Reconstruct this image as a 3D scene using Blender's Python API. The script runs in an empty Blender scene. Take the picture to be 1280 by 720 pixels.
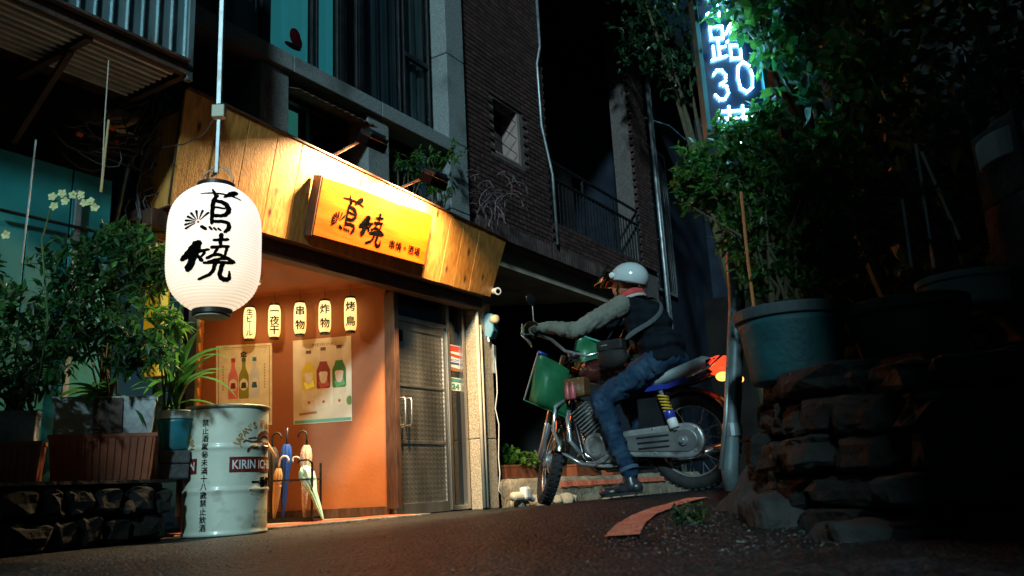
import bpy, bmesh, math, random
import numpy as np
from mathutils import Vector, Matrix

random.seed(7)
SC = bpy.context.scene
COL = SC.collection

# ------------------------------------------------------------------ camera
FPX = 1040.0; PITCH = math.radians(13.4); ROLL = math.radians(3.0); CAMZ = 0.235
_c, _s = math.cos(PITCH), math.sin(PITCH)
c_f = np.array([0, _c, _s]); _r0 = np.array([1.0, 0, 0]); _u0 = np.array([0, -_s, _c])
c_r = math.cos(ROLL) * _r0 - math.sin(ROLL) * _u0
c_u = math.sin(ROLL) * _r0 + math.cos(ROLL) * _u0
c_o = np.array([0, 0, CAMZ])
camd = bpy.data.cameras.new('camera'); cam = bpy.data.objects.new('camera', camd); COL.objects.link(cam)
camd.sensor_width = 36.0; camd.lens = 36.0 * FPX / 1280.0
camd.clip_start = 0.05; camd.clip_end = 400
m4 = Matrix.Identity(4)
for i in range(3):
    m4[i][0] = c_r[i]; m4[i][1] = c_u[i]; m4[i][2] = -c_f[i]; m4[i][3] = c_o[i]
cam.matrix_world = m4
camd.dof.use_dof = True; camd.dof.focus_distance = 7.2; camd.dof.aperture_fstop = 4.0
SC.camera = cam

# ------------------------------------------------------------------ world, sun, exposure
MOON_EL = math.radians(27); MOON_AZ = math.radians(187)     # azimuth clockwise from +Y: light from behind the camera
wd = bpy.data.worlds.new('World'); SC.world = wd; wd.use_nodes = True
nt = wd.node_tree; nt.nodes.clear()
sky = nt.nodes.new('ShaderNodeTexSky'); sky.sky_type = 'NISHITA'; sky.sun_disc = False
sky.sun_elevation = MOON_EL; sky.sun_rotation = MOON_AZ
tint = nt.nodes.new('ShaderNodeMix'); tint.data_type = 'RGBA'; tint.blend_type = 'MULTIPLY'
tint.inputs[0].default_value = 1.0; tint.inputs[7].default_value = (0.50, 1.0, 1.05, 1)
bg = nt.nodes.new('ShaderNodeBackground'); bg.inputs[1].default_value = 0.0045
wo = nt.nodes.new('ShaderNodeOutputWorld')
nt.links.new(sky.outputs[0], tint.inputs[6]); nt.links.new(tint.outputs[2], bg.inputs[0]); nt.links.new(bg.outputs[0], wo.inputs[0])
sd = bpy.data.lights.new('moonlight', 'SUN'); sun = bpy.data.objects.new('moonlight', sd); COL.objects.link(sun)
sd.energy = 2.1; sd.angle = math.radians(4); sd.color = (0.56, 0.89, 1.0)
_dir = Vector((math.sin(MOON_AZ) * math.cos(MOON_EL), math.cos(MOON_AZ) * math.cos(MOON_EL), math.sin(MOON_EL)))
sun.rotation_euler = _dir.to_track_quat('Z', 'Y').to_euler()
SC.view_settings.view_transform = 'Standard'; SC.view_settings.look = 'None'
SC.view_settings.exposure = 0.15; SC.view_settings.gamma = 1.0; SC.view_settings.use_curve_mapping = False
SC.cycles.use_denoising = True
SC.cycles.max_bounces = 6; SC.cycles.diffuse_bounces = 3; SC.cycles.glossy_bounces = 3; SC.cycles.transparent_max_bounces = 12
SC.cycles.caustics_reflective = False; SC.cycles.caustics_refractive = False
SC.cycles.sample_clamp_indirect = 4.0

# ------------------------------------------------------------------ measuring helpers (photo pixel -> place)
def ray(px, py): return c_f + c_r * (px - 640) / FPX + c_u * (360 - py) / FPX
def P(px, py, Y):
    d = ray(px, py); return c_o + d * (Y / d[1])
def onplane(px, py, p0, n):
    d = ray(px, py); n = np.asarray(n, float); return c_o + d * (np.dot(np.asarray(p0) - c_o, n) / np.dot(d, n))
def V(*a): return np.array(a, float)
def nrm(v):
    v = np.asarray(v, float); return v / (np.linalg.norm(v) + 1e-12)
_A = math.radians(32)
D = V(math.sin(_A), math.cos(_A), 0); N = V(math.cos(_A), -math.sin(_A), 0); D0 = V(-1.28, 8.6, 0); UP = V(0, 0, 1)
def Fp(s, o, z): return D0 + s * D + o * N + V(0, 0, z)
def onF(px, py, o=0.0):
    p = onplane(px, py, Fp(0, o, 0), N); return float((p - D0) @ D), float(p[2])
RF = np.column_stack([D, N, UP])          # box axes along the street front
def gz(x, y): return .16 * math.exp(-(((x - 1.6) / 2.0) ** 2 + ((y - 5.4) / 2.2) ** 2))
def G(px, py):
    d = ray(px, py); t = .5
    while t < 80:
        p = c_o + d * t
        if p[2] < gz(p[0], p[1]): return p
        t += .004 * (1 + t * .2)
def hsh(*a): return random.Random(str(a)).random()
def snoise(x, y=0., z=0.):
    from mathutils import noise
    return noise.noise(Vector((x, y, z)))

# ------------------------------------------------------------------ materials
MATS = {}
def mat(name, c1, c2=None, scale=6., rough=.6, metal=0., bump=0., bscale=60., stretch=(1, 1, 1), rnd=0., emit=None, estr=0.,
        detail=4., island=0., coat=0., bstretch=None, lo=.35, hi=.65, sub=0., dirt=None, dscale=2.5, dlo=.5, dhi=.7, rvar=.12, spec=None, alpha=None):
    if name in MATS: return MATS[name]
    m = bpy.data.materials.new(name); m.use_nodes = True; MATS[name] = m
    t = m.node_tree; L = t.links; b = t.nodes['Principled BSDF']
    tc = t.nodes.new('ShaderNodeTexCoord'); mp = t.nodes.new('ShaderNodeMapping'); mp.inputs['Scale'].default_value = stretch
    L.new(tc.outputs['Object'], mp.inputs['Vector'])
    oi = t.nodes.new('ShaderNodeObjectInfo')
    if rnd > 0:
        ad = t.nodes.new('ShaderNodeVectorMath'); ad.operation = 'ADD'
        sc = t.nodes.new('ShaderNodeVectorMath'); sc.operation = 'SCALE'; sc.inputs[3].default_value = 37.
        cb = t.nodes.new('ShaderNodeCombineXYZ')
        for k in range(3): L.new(oi.outputs['Random'], cb.inputs[k])
        L.new(cb.outputs[0], sc.inputs[0]); L.new(mp.outputs[0], ad.inputs[0]); L.new(sc.outputs[0], ad.inputs[1]); vec = ad.outputs[0]
    else: vec = mp.outputs[0]
    no = t.nodes.new('ShaderNodeTexNoise'); no.inputs['Scale'].default_value = scale; no.inputs['Detail'].default_value = detail
    L.new(vec, no.inputs['Vector'])
    rp = t.nodes.new('ShaderNodeValToRGB'); rp.color_ramp.elements[0].position = lo; rp.color_ramp.elements[1].position = hi
    rp.color_ramp.elements[0].color = (*c1, 1); rp.color_ramp.elements[1].color = (*(c2 or c1), 1)
    L.new(no.outputs['Fac'], rp.inputs[0]); col = rp.outputs[0]
    if dirt:
        n2 = t.nodes.new('ShaderNodeTexNoise'); n2.inputs['Scale'].default_value = dscale; n2.inputs['Detail'].default_value = 6; L.new(vec, n2.inputs['Vector'])
        r2 = t.nodes.new('ShaderNodeValToRGB'); r2.color_ramp.elements[0].position = dlo; r2.color_ramp.elements[1].position = dhi; L.new(n2.outputs['Fac'], r2.inputs[0])
        mx = t.nodes.new('ShaderNodeMix'); mx.data_type = 'RGBA'; L.new(r2.outputs[0], mx.inputs[0]); L.new(col, mx.inputs[6]); mx.inputs[7].default_value = (*dirt, 1); col = mx.outputs[2]
    if rnd > 0 or island > 0:
        hs = t.nodes.new('ShaderNodeHueSaturation'); mr = t.nodes.new('ShaderNodeMapRange'); a = rnd or island
        mr.inputs[3].default_value = 1 - a; mr.inputs[4].default_value = 1 + a
        if island > 0:
            ge = t.nodes.new('ShaderNodeNewGeometry'); L.new(ge.outputs['Random Per Island'], mr.inputs[0])
        else: L.new(oi.outputs['Random'], mr.inputs[0])
        L.new(mr.outputs[0], hs.inputs['Value']); L.new(col, hs.inputs['Color']); col = hs.outputs[0]
    L.new(col, b.inputs['Base Color'])
    b.inputs['Metallic'].default_value = metal
    rm = t.nodes.new('ShaderNodeMapRange'); rm.inputs[3].default_value = max(.03, rough - rvar); rm.inputs[4].default_value = min(1, rough + rvar)
    L.new(no.outputs['Fac'], rm.inputs[0]); L.new(rm.outputs[0], b.inputs['Roughness'])
    if spec is not None: b.inputs['Specular IOR Level'].default_value = spec
    if coat: b.inputs['Coat Weight'].default_value = coat; b.inputs['Coat Roughness'].default_value = .12
    if bump > 0:
        mp2 = t.nodes.new('ShaderNodeMapping'); mp2.inputs['Scale'].default_value = bstretch or stretch; L.new(tc.outputs['Object'], mp2.inputs['Vector'])
        nb = t.nodes.new('ShaderNodeTexNoise'); nb.inputs['Scale'].default_value = bscale; nb.inputs['Detail'].default_value = 5; L.new(mp2.outputs[0], nb.inputs['Vector'])
        bp = t.nodes.new('ShaderNodeBump'); bp.inputs['Strength'].default_value = bump; bp.inputs['Distance'].default_value = .02
        L.new(nb.outputs['Fac'], bp.inputs['Height']); L.new(bp.outputs[0], b.inputs['Normal'])
    if emit:
        b.inputs['Emission Color'].default_value = (*emit, 1); b.inputs['Emission Strength'].default_value = estr
    if sub: b.inputs['Subsurface Weight'].default_value = sub; b.inputs['Subsurface Radius'].default_value = (.02, .01, .005)
    return m
def glassmat(name, tint=(.8, .9, .95), gloss=.06, refl=.25):
    m = bpy.data.materials.new(name); m.use_nodes = True; t = m.node_tree; t.nodes.clear(); MATS[name] = m
    o = t.nodes.new('ShaderNodeOutputMaterial'); tr = t.nodes.new('ShaderNodeBsdfTransparent'); tr.inputs[0].default_value = (*tint, 1)
    g = t.nodes.new('ShaderNodeBsdfGlossy'); g.inputs['Roughness'].default_value = gloss
    lw = t.nodes.new('ShaderNodeLayerWeight'); lw.inputs[0].default_value = refl; mx = t.nodes.new('ShaderNodeMixShader')
    t.links.new(lw.outputs['Fresnel'], mx.inputs[0]); t.links.new(tr.outputs[0], mx.inputs[1]); t.links.new(g.outputs[0], mx.inputs[2]); t.links.new(mx.outputs[0], o.inputs[0])
    return m

# ------------------------------------------------------------------ mesh building
W = {}
class MB:
    def __init__(s): s.v = []; s.f = []; s.mi = []
    def add(s, vs, fs, mi=0):
        n = len(s.v); s.v.extend([np.asarray(x, float) for x in vs])
        for f in fs: s.f.append(tuple(i + n for i in f)); s.mi.append(mi)
        return s
    def box(s, c, size, R=None, mi=0):
        R = np.eye(3) if R is None else R; h = np.asarray(size, float) / 2; c = np.asarray(c, float)
        vs = [c + R @ (h * V(x, y, z)) for x in (-1, 1) for y in (-1, 1) for z in (-1, 1)]
        return s.add(vs, [(0, 1, 3, 2), (4, 6, 7, 5), (0, 4, 5, 1), (2, 3, 7, 6), (0, 2, 6, 4), (1, 5, 7, 3)], mi)
    def hexa(s, a, b, mi=0):            # a, b: two quads with matching corners
        return s.add(list(a) + list(b), [(3, 2, 1, 0), (4, 5, 6, 7), (0, 1, 5, 4), (1, 2, 6, 5), (2, 3, 7, 6), (3, 0, 4, 7)], mi)
    def bar(s, p0, p1, w, h, up=UP, mi=0):
        p0 = np.asarray(p0, float); p1 = np.asarray(p1, float); d = nrm(p1 - p0); x = np.cross(d, up)
        x = nrm(x) if np.linalg.norm(x) > 1e-6 else V(1, 0, 0); y = np.cross(x, d)
        q = [x * w / 2 * a + y * h / 2 * b for a, b in ((-1, -1), (1, -1), (1, 1), (-1, 1))]
        return s.hexa([p0 + k for k in q], [p1 + k for k in q], mi)
    def prism(s, pts, ext, mi=0):
        n = len(pts); ext = np.asarray(ext, float); a = [np.asarray(p, float) for p in pts]
        return s.add(a + [p + ext for p in a], [tuple(range(n))[::-1], tuple(range(n, 2 * n))] + [(i, (i + 1) % n, n + (i + 1) % n, n + i) for i in range(n)], mi)
    def tube(s, pts, r, n=8, cap=True, mi=0, closed=False, flat=1., upv=None):
        pts = [np.asarray(p, float) for p in pts]; k = len(pts); r = [r] * k if np.isscalar(r) else list(r)
        vs = []; x = None
        for i in range(k):
            if closed: d = nrm(pts[(i + 1) % k] - pts[i - 1])
            else: d = nrm(pts[min(i + 1, k - 1)] - pts[max(i - 1, 0)])
            if x is None:
                a = upv if upv is not None else (UP if abs(d[2]) < .9 else V(1, 0, 0)); x = nrm(np.cross(d, a))
            else: x = nrm(x - d * (x @ d))
            y = np.cross(d, x)
            for j in range(n):
                t = 2 * math.pi * j / n; vs.append(pts[i] + r[i] * (math.cos(t) * x + flat * math.sin(t) * y))
        fs = []
        for i in range(k if closed else k - 1):
            i2 = (i + 1) % k
            for j in range(n): fs.append((i * n + j, i * n + (j + 1) % n, i2 * n + (j + 1) % n, i2 * n + j))
        if cap and not closed: fs += [tuple(range(n))[::-1], tuple(range((k - 1) * n, k * n))]
        return s.add(vs, fs, mi)
    def lathe(s, prof, o, axis=UP, n=32, mi=0, cap=True, ang=None, x0=None):
        axis = nrm(axis); a = V(1, 0, 0) if abs(axis[0]) < .9 else V(0, 1, 0)
        x = nrm(np.cross(axis, a)) if x0 is None else nrm(x0); y = np.cross(axis, x); o = np.asarray(o, float); vs = []
        for r, z in prof:
            for j in range(n):
                t = 2 * math.pi * j / n; vs.append(o + axis * z + r * (math.cos(t) * x + math.sin(t) * y))
        fs = []
        for i in range(len(prof) - 1):
            for j in range(n): fs.append((i * n + j, i * n + (j + 1) % n, (i + 1) * n + (j + 1) % n, (i + 1) * n + j))
        if cap: fs += [tuple(range(n))[::-1], tuple(range((len(prof) - 1) * n, len(prof) * n))]
        return s.add(vs, fs, mi)
    def ell(s, c, r, R=None, nu=14, nv=9, mi=0):
        R = np.eye(3) if R is None else R; c = np.asarray(c, float); r = np.asarray(r, float) * np.ones(3); vs = [c + R @ (r * V(0, 0, -1))]
        for i in range(1, nv):
            p = -math.pi / 2 + math.pi * i / nv
            for j in range(nu):
                t = 2 * math.pi * j / nu; vs.append(c + R @ (r * V(math.cos(p) * math.cos(t), math.cos(p) * math.sin(t), math.sin(p))))
        vs.append(c + R @ (r * V(0, 0, 1))); fs = []; top = len(vs) - 1
        for j in range(nu):
            fs.append((0, 1 + (j + 1) % nu, 1 + j)); fs.append((top, 1 + (nv - 2) * nu + j, 1 + (nv - 2) * nu + (j + 1) % nu))
        for i in range(nv - 2):
            for j in range(nu):
                a = 1 + i * nu; fs.append((a + j, a + (j + 1) % nu, a + nu + (j + 1) % nu, a + nu + j))
        return s.add(vs, fs, mi)
    def sheet(s, g, mi=0, thick=None):
        h = len(g); w = len(g[0]); fs = [(i * w + j, i * w + j + 1, (i + 1) * w + j + 1, (i + 1) * w + j) for i in range(h - 1) for j in range(w - 1)]
        fl = [p for r in g for p in r]
        if thick is None: return s.add(fl, fs, mi)
        n = len(fl); th = np.asarray(thick, float); fs2 = [tuple(i + n for i in f)[::-1] for f in fs]
        bd = [(0, j, 0, j + 1) for j in range(w - 1)] + [(h - 1, j + 1, h - 1, j) for j in range(w - 1)] + [(i + 1, 0, i, 0) for i in range(h - 1)] + [(i, w - 1, i + 1, w - 1) for i in range(h - 1)]
        sd_ = [(b * w + a0, d * w + e, d * w + e + n, b * w + a0 + n) for b, a0, d, e in bd]
        return s.add(fl + [np.asarray(p) + th for p in fl], fs + fs2 + sd_, mi)
    def build(s, name, m, parent=None, smooth=False, bevel=0., label=None, cat=None, group=None, kind=None, norm=True):
        ms = m if isinstance(m, (list, tuple)) else [m]
        vs = np.array(s.v)
        if parent is not None:
            Mi = np.array(W[parent].inverted()); vs = vs @ Mi[:3, :3].T + Mi[:3, 3]; org = None
        else:
            lo = vs.min(0); hi = vs.max(0); org = V((lo[0] + hi[0]) / 2, (lo[1] + hi[1]) / 2, lo[2]); vs = vs - org
        me = bpy.data.meshes.new(name); me.from_pydata(vs.tolist(), [], s.f)
        for x in ms: me.materials.append(x)
        if len(ms) > 1: me.polygons.foreach_set('material_index', s.mi)
        if smooth: me.polygons.foreach_set('use_smooth', [True] * len(s.f))
        if norm:
            bm = bmesh.new(); bm.from_mesh(me); bmesh.ops.recalc_face_normals(bm, faces=bm.faces); bm.to_mesh(me); bm.free()
        me.update()
        o = bpy.data.objects.new(name, me); COL.objects.link(o)
        if parent is not None: o.parent = parent; W[o] = W[parent].copy()
        else: o.location = org; W[o] = Matrix.Translation(Vector(org))
        if bevel:
            b = o.modifiers.new('bevel', 'BEVEL'); b.width = bevel; b.segments = 2; b.limit_method = 'ANGLE'; b.angle_limit = math.radians(40)
        if smooth == 'auto' or (smooth and bevel):
            pass
        tag(o, label, cat, group, kind)
        return o
def tag(o, label=None, cat=None, group=None, kind=None):
    if label: o['label'] = label
    if cat: o['category'] = cat
    if group: o['group'] = group
    if kind: o['kind'] = kind
    return o
def thing(name, label, cat, loc, group=None, rotz=0.):
    o = bpy.data.objects.new(name, None); COL.objects.link(o); o.empty_display_size = .1
    M = Matrix.Translation(Vector(loc)) @ Matrix.Rotation(rotz, 4, 'Z'); o.matrix_world = M; W[o] = M
    return tag(o, label, cat, group)
KIDS = {}
def dup(root, M, label=None):
    kids = [c for c in bpy.data.objects if c.parent == root]
    r = root.copy(); COL.objects.link(r); r.matrix_world = M; W[r] = M
    if label: r['label'] = label
    for c in kids:
        k = c.copy(); COL.objects.link(k); k.parent = r
        for g in [g for g in bpy.data.objects if g.parent == c]:
            q = g.copy(); COL.objects.link(q); q.parent = k
    return r
def inst(src, loc3, R3, parent, name):      # a further piece sharing its mesh, placed in the parent's frame
    o = bpy.data.objects.new(name, src); COL.objects.link(o); o.parent = parent
    M = Matrix.Identity(4)
    for i in range(3):
        for j in range(3): M[i][j] = R3[i][j]
        M[i][3] = loc3[i]
    o.matrix_basis = W[parent].inverted() @ M
    return o

def text2d(body, size=1., bold=0.):
    cu = bpy.data.curves.new('lettering', 'FONT'); cu.body = body; cu.size = size; cu.offset = bold; cu.resolution_u = 3
    ob = bpy.data.objects.new('lettering', cu); COL.objects.link(ob)
    dg = bpy.context.evaluated_depsgraph_get(); me = bpy.data.meshes.new_from_object(ob.evaluated_get(dg))
    v = np.array([x.co[:2] for x in me.vertices]) if len(me.vertices) else np.zeros((0, 2)); f = [tuple(p.vertices) for p in me.polygons]
    bpy.data.objects.remove(ob); bpy.data.curves.remove(cu); bpy.data.meshes.remove(me)
    if len(v): v = v - (v.min(0) + v.max(0)) / 2
    return v, f
def slice2d(v, f, step):                      # cut flat glyphs into narrow strips so that they can follow a curved face
    bm = bmesh.new(); vs = [bm.verts.new((x, y, 0)) for x, y in v]
    for q in f:
        try: bm.faces.new([vs[i] for i in q])
        except ValueError: pass
    x = math.ceil(v[:, 0].min() / step) * step
    while x < v[:, 0].max():
        bmesh.ops.bisect_plane(bm, geom=bm.verts[:] + bm.edges[:] + bm.faces[:], plane_co=(x, 0, 0), plane_no=(1, 0, 0)); x += step
    bm.verts.index_update(); o = np.array([p.co[:2] for p in bm.verts]); g_ = [tuple(p.index for p in q.verts) for q in bm.faces]; bm.free(); return o, g_
def put_text(mb, body, size, fn, bold=0., off=(0, 0), xs=1., mi=0, fit=None, cut=None):
    cjk = any(ord(c) > 0x2e80 for c in body); v, f = text2d(body, size, 0. if cjk else bold)
    if not len(v): return
    if fit:
        e = v.max(0) - v.min(0); v = v * (np.array(fit) / e)
    if cut: v, f = slice2d(v, f, cut)
    for kx, ky in (((0, 0), (1, 0), (-1, 0), (0, 1), (0, -1)) if cjk and bold else ((0, 0),)):
        mb.add([fn((x + kx * bold) * xs + off[0], y + ky * bold + off[1]) for x, y in v], f, mi)
def stroke(mb, pts, ws, fn, mi=0, n=5):     # a brush stroke: widening ribbon with round ends, mapped by fn(x, y)
    pts = [V(*p) for p in pts]; k = len(pts); ws = [ws] * k if np.isscalar(ws) else list(ws)
    fine = []; fw = []
    for i in range(k - 1):
        p0 = pts[max(i - 1, 0)]; p1 = pts[i]; p2 = pts[i + 1]; p3 = pts[min(i + 2, k - 1)]
        for j in range(n):
            t = j / n; fine.append(.5 * ((2 * p1) + (p2 - p0) * t + (2 * p0 - 5 * p1 + 4 * p2 - p3) * t * t + (3 * p1 - p0 - 3 * p2 + p3) * t ** 3)); fw.append(ws[i] * (1 - t) + ws[i + 1] * t)
    fine.append(pts[-1]); fw.append(ws[-1]); fw = [w * 1.22 for w in fw]
    d0 = nrm(fine[1] - fine[0]); d1 = nrm(fine[-1] - fine[-2])
    fine = [fine[0] - d0 * fw[0] * .4] + fine + [fine[-1] + d1 * fw[-1] * .45]; fw = [fw[0] * .45] + fw + [fw[-1] * .35]
    vs = []
    for i in range(len(fine)):
        d = nrm(fine[min(i + 1, len(fine) - 1)] - fine[max(i - 1, 0)]); nn = V(-d[1], d[0]) * fw[i] / 2
        w = 1 + .12 * math.sin(i * 2.3 + pts[0][0])
        vs += [fn(*(fine[i] + nn * w)), fn(*(fine[i] - nn / w))]
    mb.add(vs, [(2 * i, 2 * i + 1, 2 * i + 3, 2 * i + 2) for i in range(len(fine) - 1)], mi)

def organic(prims, voxel, smooth=6, name='figure'):
    """closed tapered tubes and ellipsoids fused into one continuous skin; prims: list of MB"""
    mb = MB()
    for p in prims: mb.add(p.v, p.f)
    me = bpy.data.meshes.new(name); me.from_pydata([tuple(x) for x in mb.v], [], mb.f)
    bm = bmesh.new(); bm.from_mesh(me); bmesh.ops.recalc_face_normals(bm, faces=bm.faces); bm.to_mesh(me); bm.free()
    o = bpy.data.objects.new(name, me); COL.objects.link(o)
    r = o.modifiers.new('r', 'REMESH'); r.mode = 'VOXEL'; r.voxel_size = voxel
    s_ = o.modifiers.new('s', 'SMOOTH'); s_.factor = .5; s_.iterations = smooth
    dg = bpy.context.evaluated_depsgraph_get(); m2 = bpy.data.meshes.new_from_object(o.evaluated_get(dg))
    out = MB(); out.v = [np.array(v.co) for v in m2.vertices]; out.f = [tuple(p.vertices) for p in m2.polygons]; out.mi = [0] * len(out.f)
    bpy.data.objects.remove(o); bpy.data.meshes.remove(me); bpy.data.meshes.remove(m2)
    return out

def leaf(mb, o, d, up, L, w, droop=.25, mi=0):
    d = nrm(d); x = np.cross(d, up); x = nrm(x) if np.linalg.norm(x) > 1e-4 else V(1, 0, 0); u = np.cross(x, d)
    p = lambda t, k, h: o + d * (L * t) + x * (k * w) + u * (h * L)
    vs = [p(0, 0, 0), p(.35, -.5, .05), p(.35, 0, .0), p(.35, .5, .05), p(.72, -.36, -droop * .4), p(.72, 0, -droop * .5), p(.72, .36, -droop * .4), p(1, 0, -droop)]
    mb.add(vs, [(0, 2, 1), (0, 3, 2), (1, 2, 5, 4), (2, 3, 6, 5), (4, 5, 7), (5, 6, 7)], mi)
def rdir(rg, up=.0):
    v = V(rg.gauss(0, 1), rg.gauss(0, 1), rg.gauss(0, 1) + up); return nrm(v)

# ------------------------------------------------------------------ palette
def asphalt(name, c0, c1, c2, vs):
    m = bpy.data.materials.new(name); m.use_nodes = True; t = m.node_tree; L = t.links; b = t.nodes['Principled BSDF']; MATS[name] = m
    tc = t.nodes.new('ShaderNodeTexCoord'); vo = t.nodes.new('ShaderNodeTexVoronoi'); vo.inputs['Scale'].default_value = vs; L.new(tc.outputs['Object'], vo.inputs['Vector'])
    bw_ = t.nodes.new('ShaderNodeRGBToBW'); L.new(vo.outputs['Color'], bw_.inputs[0])
    rp = t.nodes.new('ShaderNodeValToRGB'); e = rp.color_ramp.elements; e[0].position = .25; e[0].color = (*c0, 1); e[1].position = .85; e[1].color = (*c2, 1); q = e.new(.6); q.color = (*c1, 1); L.new(bw_.outputs[0], rp.inputs[0])
    no = t.nodes.new('ShaderNodeTexNoise'); no.inputs['Scale'].default_value = 1.3; no.inputs['Detail'].default_value = 8; no.inputs['Distortion'].default_value = 1.2; L.new(tc.outputs['Object'], no.inputs['Vector'])
    r2 = t.nodes.new('ShaderNodeValToRGB'); r2.color_ramp.elements[0].position = .4; r2.color_ramp.elements[0].color = (.38, .38, .4, 1); r2.color_ramp.elements[1].position = .66; r2.color_ramp.elements[1].color = (1.25, 1.2, 1.15, 1); L.new(no.outputs['Fac'], r2.inputs[0])
    mx = t.nodes.new('ShaderNodeMix'); mx.data_type = 'RGBA'; mx.blend_type = 'MULTIPLY'; mx.inputs[0].default_value = 1; L.new(rp.outputs[0], mx.inputs[6]); L.new(r2.outputs[0], mx.inputs[7])
    # hairline cracks
    vc = t.nodes.new('ShaderNodeTexVoronoi'); vc.feature = 'DISTANCE_TO_EDGE'; vc.inputs['Scale'].default_value = .9; ds = t.nodes.new('ShaderNodeTexNoise'); ds.inputs['Scale'].default_value = 3.5; ds.inputs['Detail'].default_value = 5
    L.new(tc.outputs['Object'], ds.inputs['Vector']); av = t.nodes.new('ShaderNodeMix'); av.data_type = 'RGBA'; av.inputs[0].default_value = .22; L.new(tc.outputs['Object'], av.inputs[6]); L.new(ds.outputs['Color'], av.inputs[7]); L.new(av.outputs[2], vc.inputs['Vector'])
    rc = t.nodes.new('ShaderNodeValToRGB'); rc.color_ramp.elements[0].position = .0; rc.color_ramp.elements[0].color = (.12, .12, .12, 1); rc.color_ramp.elements[1].position = .012; rc.color_ramp.elements[1].color = (1, 1, 1, 1); L.new(vc.outputs['Distance'], rc.inputs[0])
    m2 = t.nodes.new('ShaderNodeMix'); m2.data_type = 'RGBA'; m2.blend_type = 'MULTIPLY'; m2.inputs[0].default_value = 1; L.new(mx.outputs[2], m2.inputs[6]); L.new(rc.outputs[0], m2.inputs[7]); L.new(m2.outputs[2], b.inputs['Base Color'])
    b.inputs['Roughness'].default_value = .5; b.inputs['Specular IOR Level'].default_value = .35
    nb = t.nodes.new('ShaderNodeTexNoise'); nb.inputs['Scale'].default_value = 16; nb.inputs['Detail'].default_value = 4; L.new(tc.outputs['Object'], nb.inputs['Vector'])
    hm_ = t.nodes.new('ShaderNodeMath'); hm_.operation = 'MULTIPLY_ADD'; hm_.inputs[1].default_value = -.55; L.new(vo.outputs['Distance'], hm_.inputs[0]); L.new(nb.outputs['Fac'], hm_.inputs[2])
    bp = t.nodes.new('ShaderNodeBump'); bp.inputs['Strength'].default_value = 1.; bp.inputs['Distance'].default_value = .022; L.new(hm_.outputs[0], bp.inputs['Height']); L.new(bp.outputs[0], b.inputs['Normal'])
    return m
M_ASPH = asphalt('asphalt', (.002, .002, .0026), (.008, .009, .0105), (.05, .052, .055), 62.)
M_RED = mat('worn_red_paint', (.8, .15, .07), (.95, .30, .18), scale=14, rough=.7, bump=.8, bscale=60, dirt=(.10, .05, .04), dscale=26, dlo=.62, dhi=.72)
M_TERR = mat('terrazzo_render', (.13, .15, .15), (.30, .33, .32), scale=75, rough=.8, bump=.35, bscale=120, dirt=(.09, .10, .10), dscale=2.2, dlo=.5, dhi=.75)
M_BRICK = mat('brown_wall_brick', (.035, .014, .012), (.07, .03, .024), scale=9, rough=.8, bump=.3, bscale=50, rnd=.35)
M_MORT = mat('mortar', (.085, .066, .06), (.13, .105, .095), scale=20, rough=.95, bump=.4)
M_DARKFR = mat('dark_window_aluminium', (.012, .013, .015), (.025, .026, .03), rough=.42, metal=.3)
M_CURT_L = mat('lit_curtain', (.12, .4, .44), (.2, .55, .6), scale=2.2, rough=.9, emit=(.04, .36, .40), estr=.27)
M_CURT_D = mat('grey_curtain', (.22, .25, .25), (.36, .4, .4), scale=4, stretch=(3, 3, .3), rough=.95)
M_CURT_N = mat('navy_curtain', (.10, .13, .16), (.18, .22, .25), scale=4, stretch=(3, 3, .3), rough=.95)
M_GLASS = glassmat('window_glass', (.86, .94, .95), .05, .08)
M_SMOKE = glassmat('smoked_glass', (.12, .12, .12), .08, .45)
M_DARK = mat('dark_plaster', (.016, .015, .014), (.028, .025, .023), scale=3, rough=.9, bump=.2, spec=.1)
M_SOFFIT = mat('stained_soffit_plaster', (.34, .27, .2), (.46, .37, .28), scale=2.5, rough=.9, bump=.2, dirt=(.18, .13, .10), dscale=1.3)
M_ORANGE = mat('orange_wall_paint', (.33, .105, .032), (.39, .13, .042), scale=2.5, rough=.55, bump=.08, bscale=30, dirt=(.27, .075, .018), dscale=1.6, dlo=.55, dhi=.85)
M_BEAM = mat('dark_brown_timber', (.045, .02, .012), (.09, .04, .022), scale=5, stretch=(6, 6, 1), rough=.5, bump=.2)
M_STEEL = mat('brushed_steel', (.5, .48, .44), (.66, .63, .58), scale=5, stretch=(1, 1, .12), rough=.34, metal=.95, bump=.06, bscale=30, bstretch=(20, 20, .4), dirt=(.28, .25, .21), dscale=3, dlo=.5, dhi=.8)
M_ALU = mat('grey_galvanised_steel', (.28, .32, .33), (.42, .46, .47), scale=9, rough=.45, metal=.7, dirt=(.16, .14, .12), dscale=5)
M_TILE = mat('red_floor_tile', (.32, .07, .035), (.42, .10, .05), scale=10, rough=.5, rnd=.15, bump=.1)
M_IRON = mat('black_iron', (.012, .012, .013), (.03, .03, .032), rough=.45, metal=.5, scale=20)
M_CABLE = mat('dark_cable_rubber', (.014, .014, .015), (.05, .047, .043), scale=12, rough=.55, rnd=.5)
M_CONC = mat('rough_concrete', (.12, .105, .085), (.28, .25, .20), scale=5, rough=.9, bump=.9, bscale=28, dirt=(.06, .055, .045), dscale=3.2, detail=8)
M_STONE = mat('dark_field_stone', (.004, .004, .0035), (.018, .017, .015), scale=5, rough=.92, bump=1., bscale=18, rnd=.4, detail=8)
M_SOIL = mat('potting_soil', (.02, .014, .01), (.05, .035, .022), scale=30, rough=1., bump=.8, bscale=50)

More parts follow.
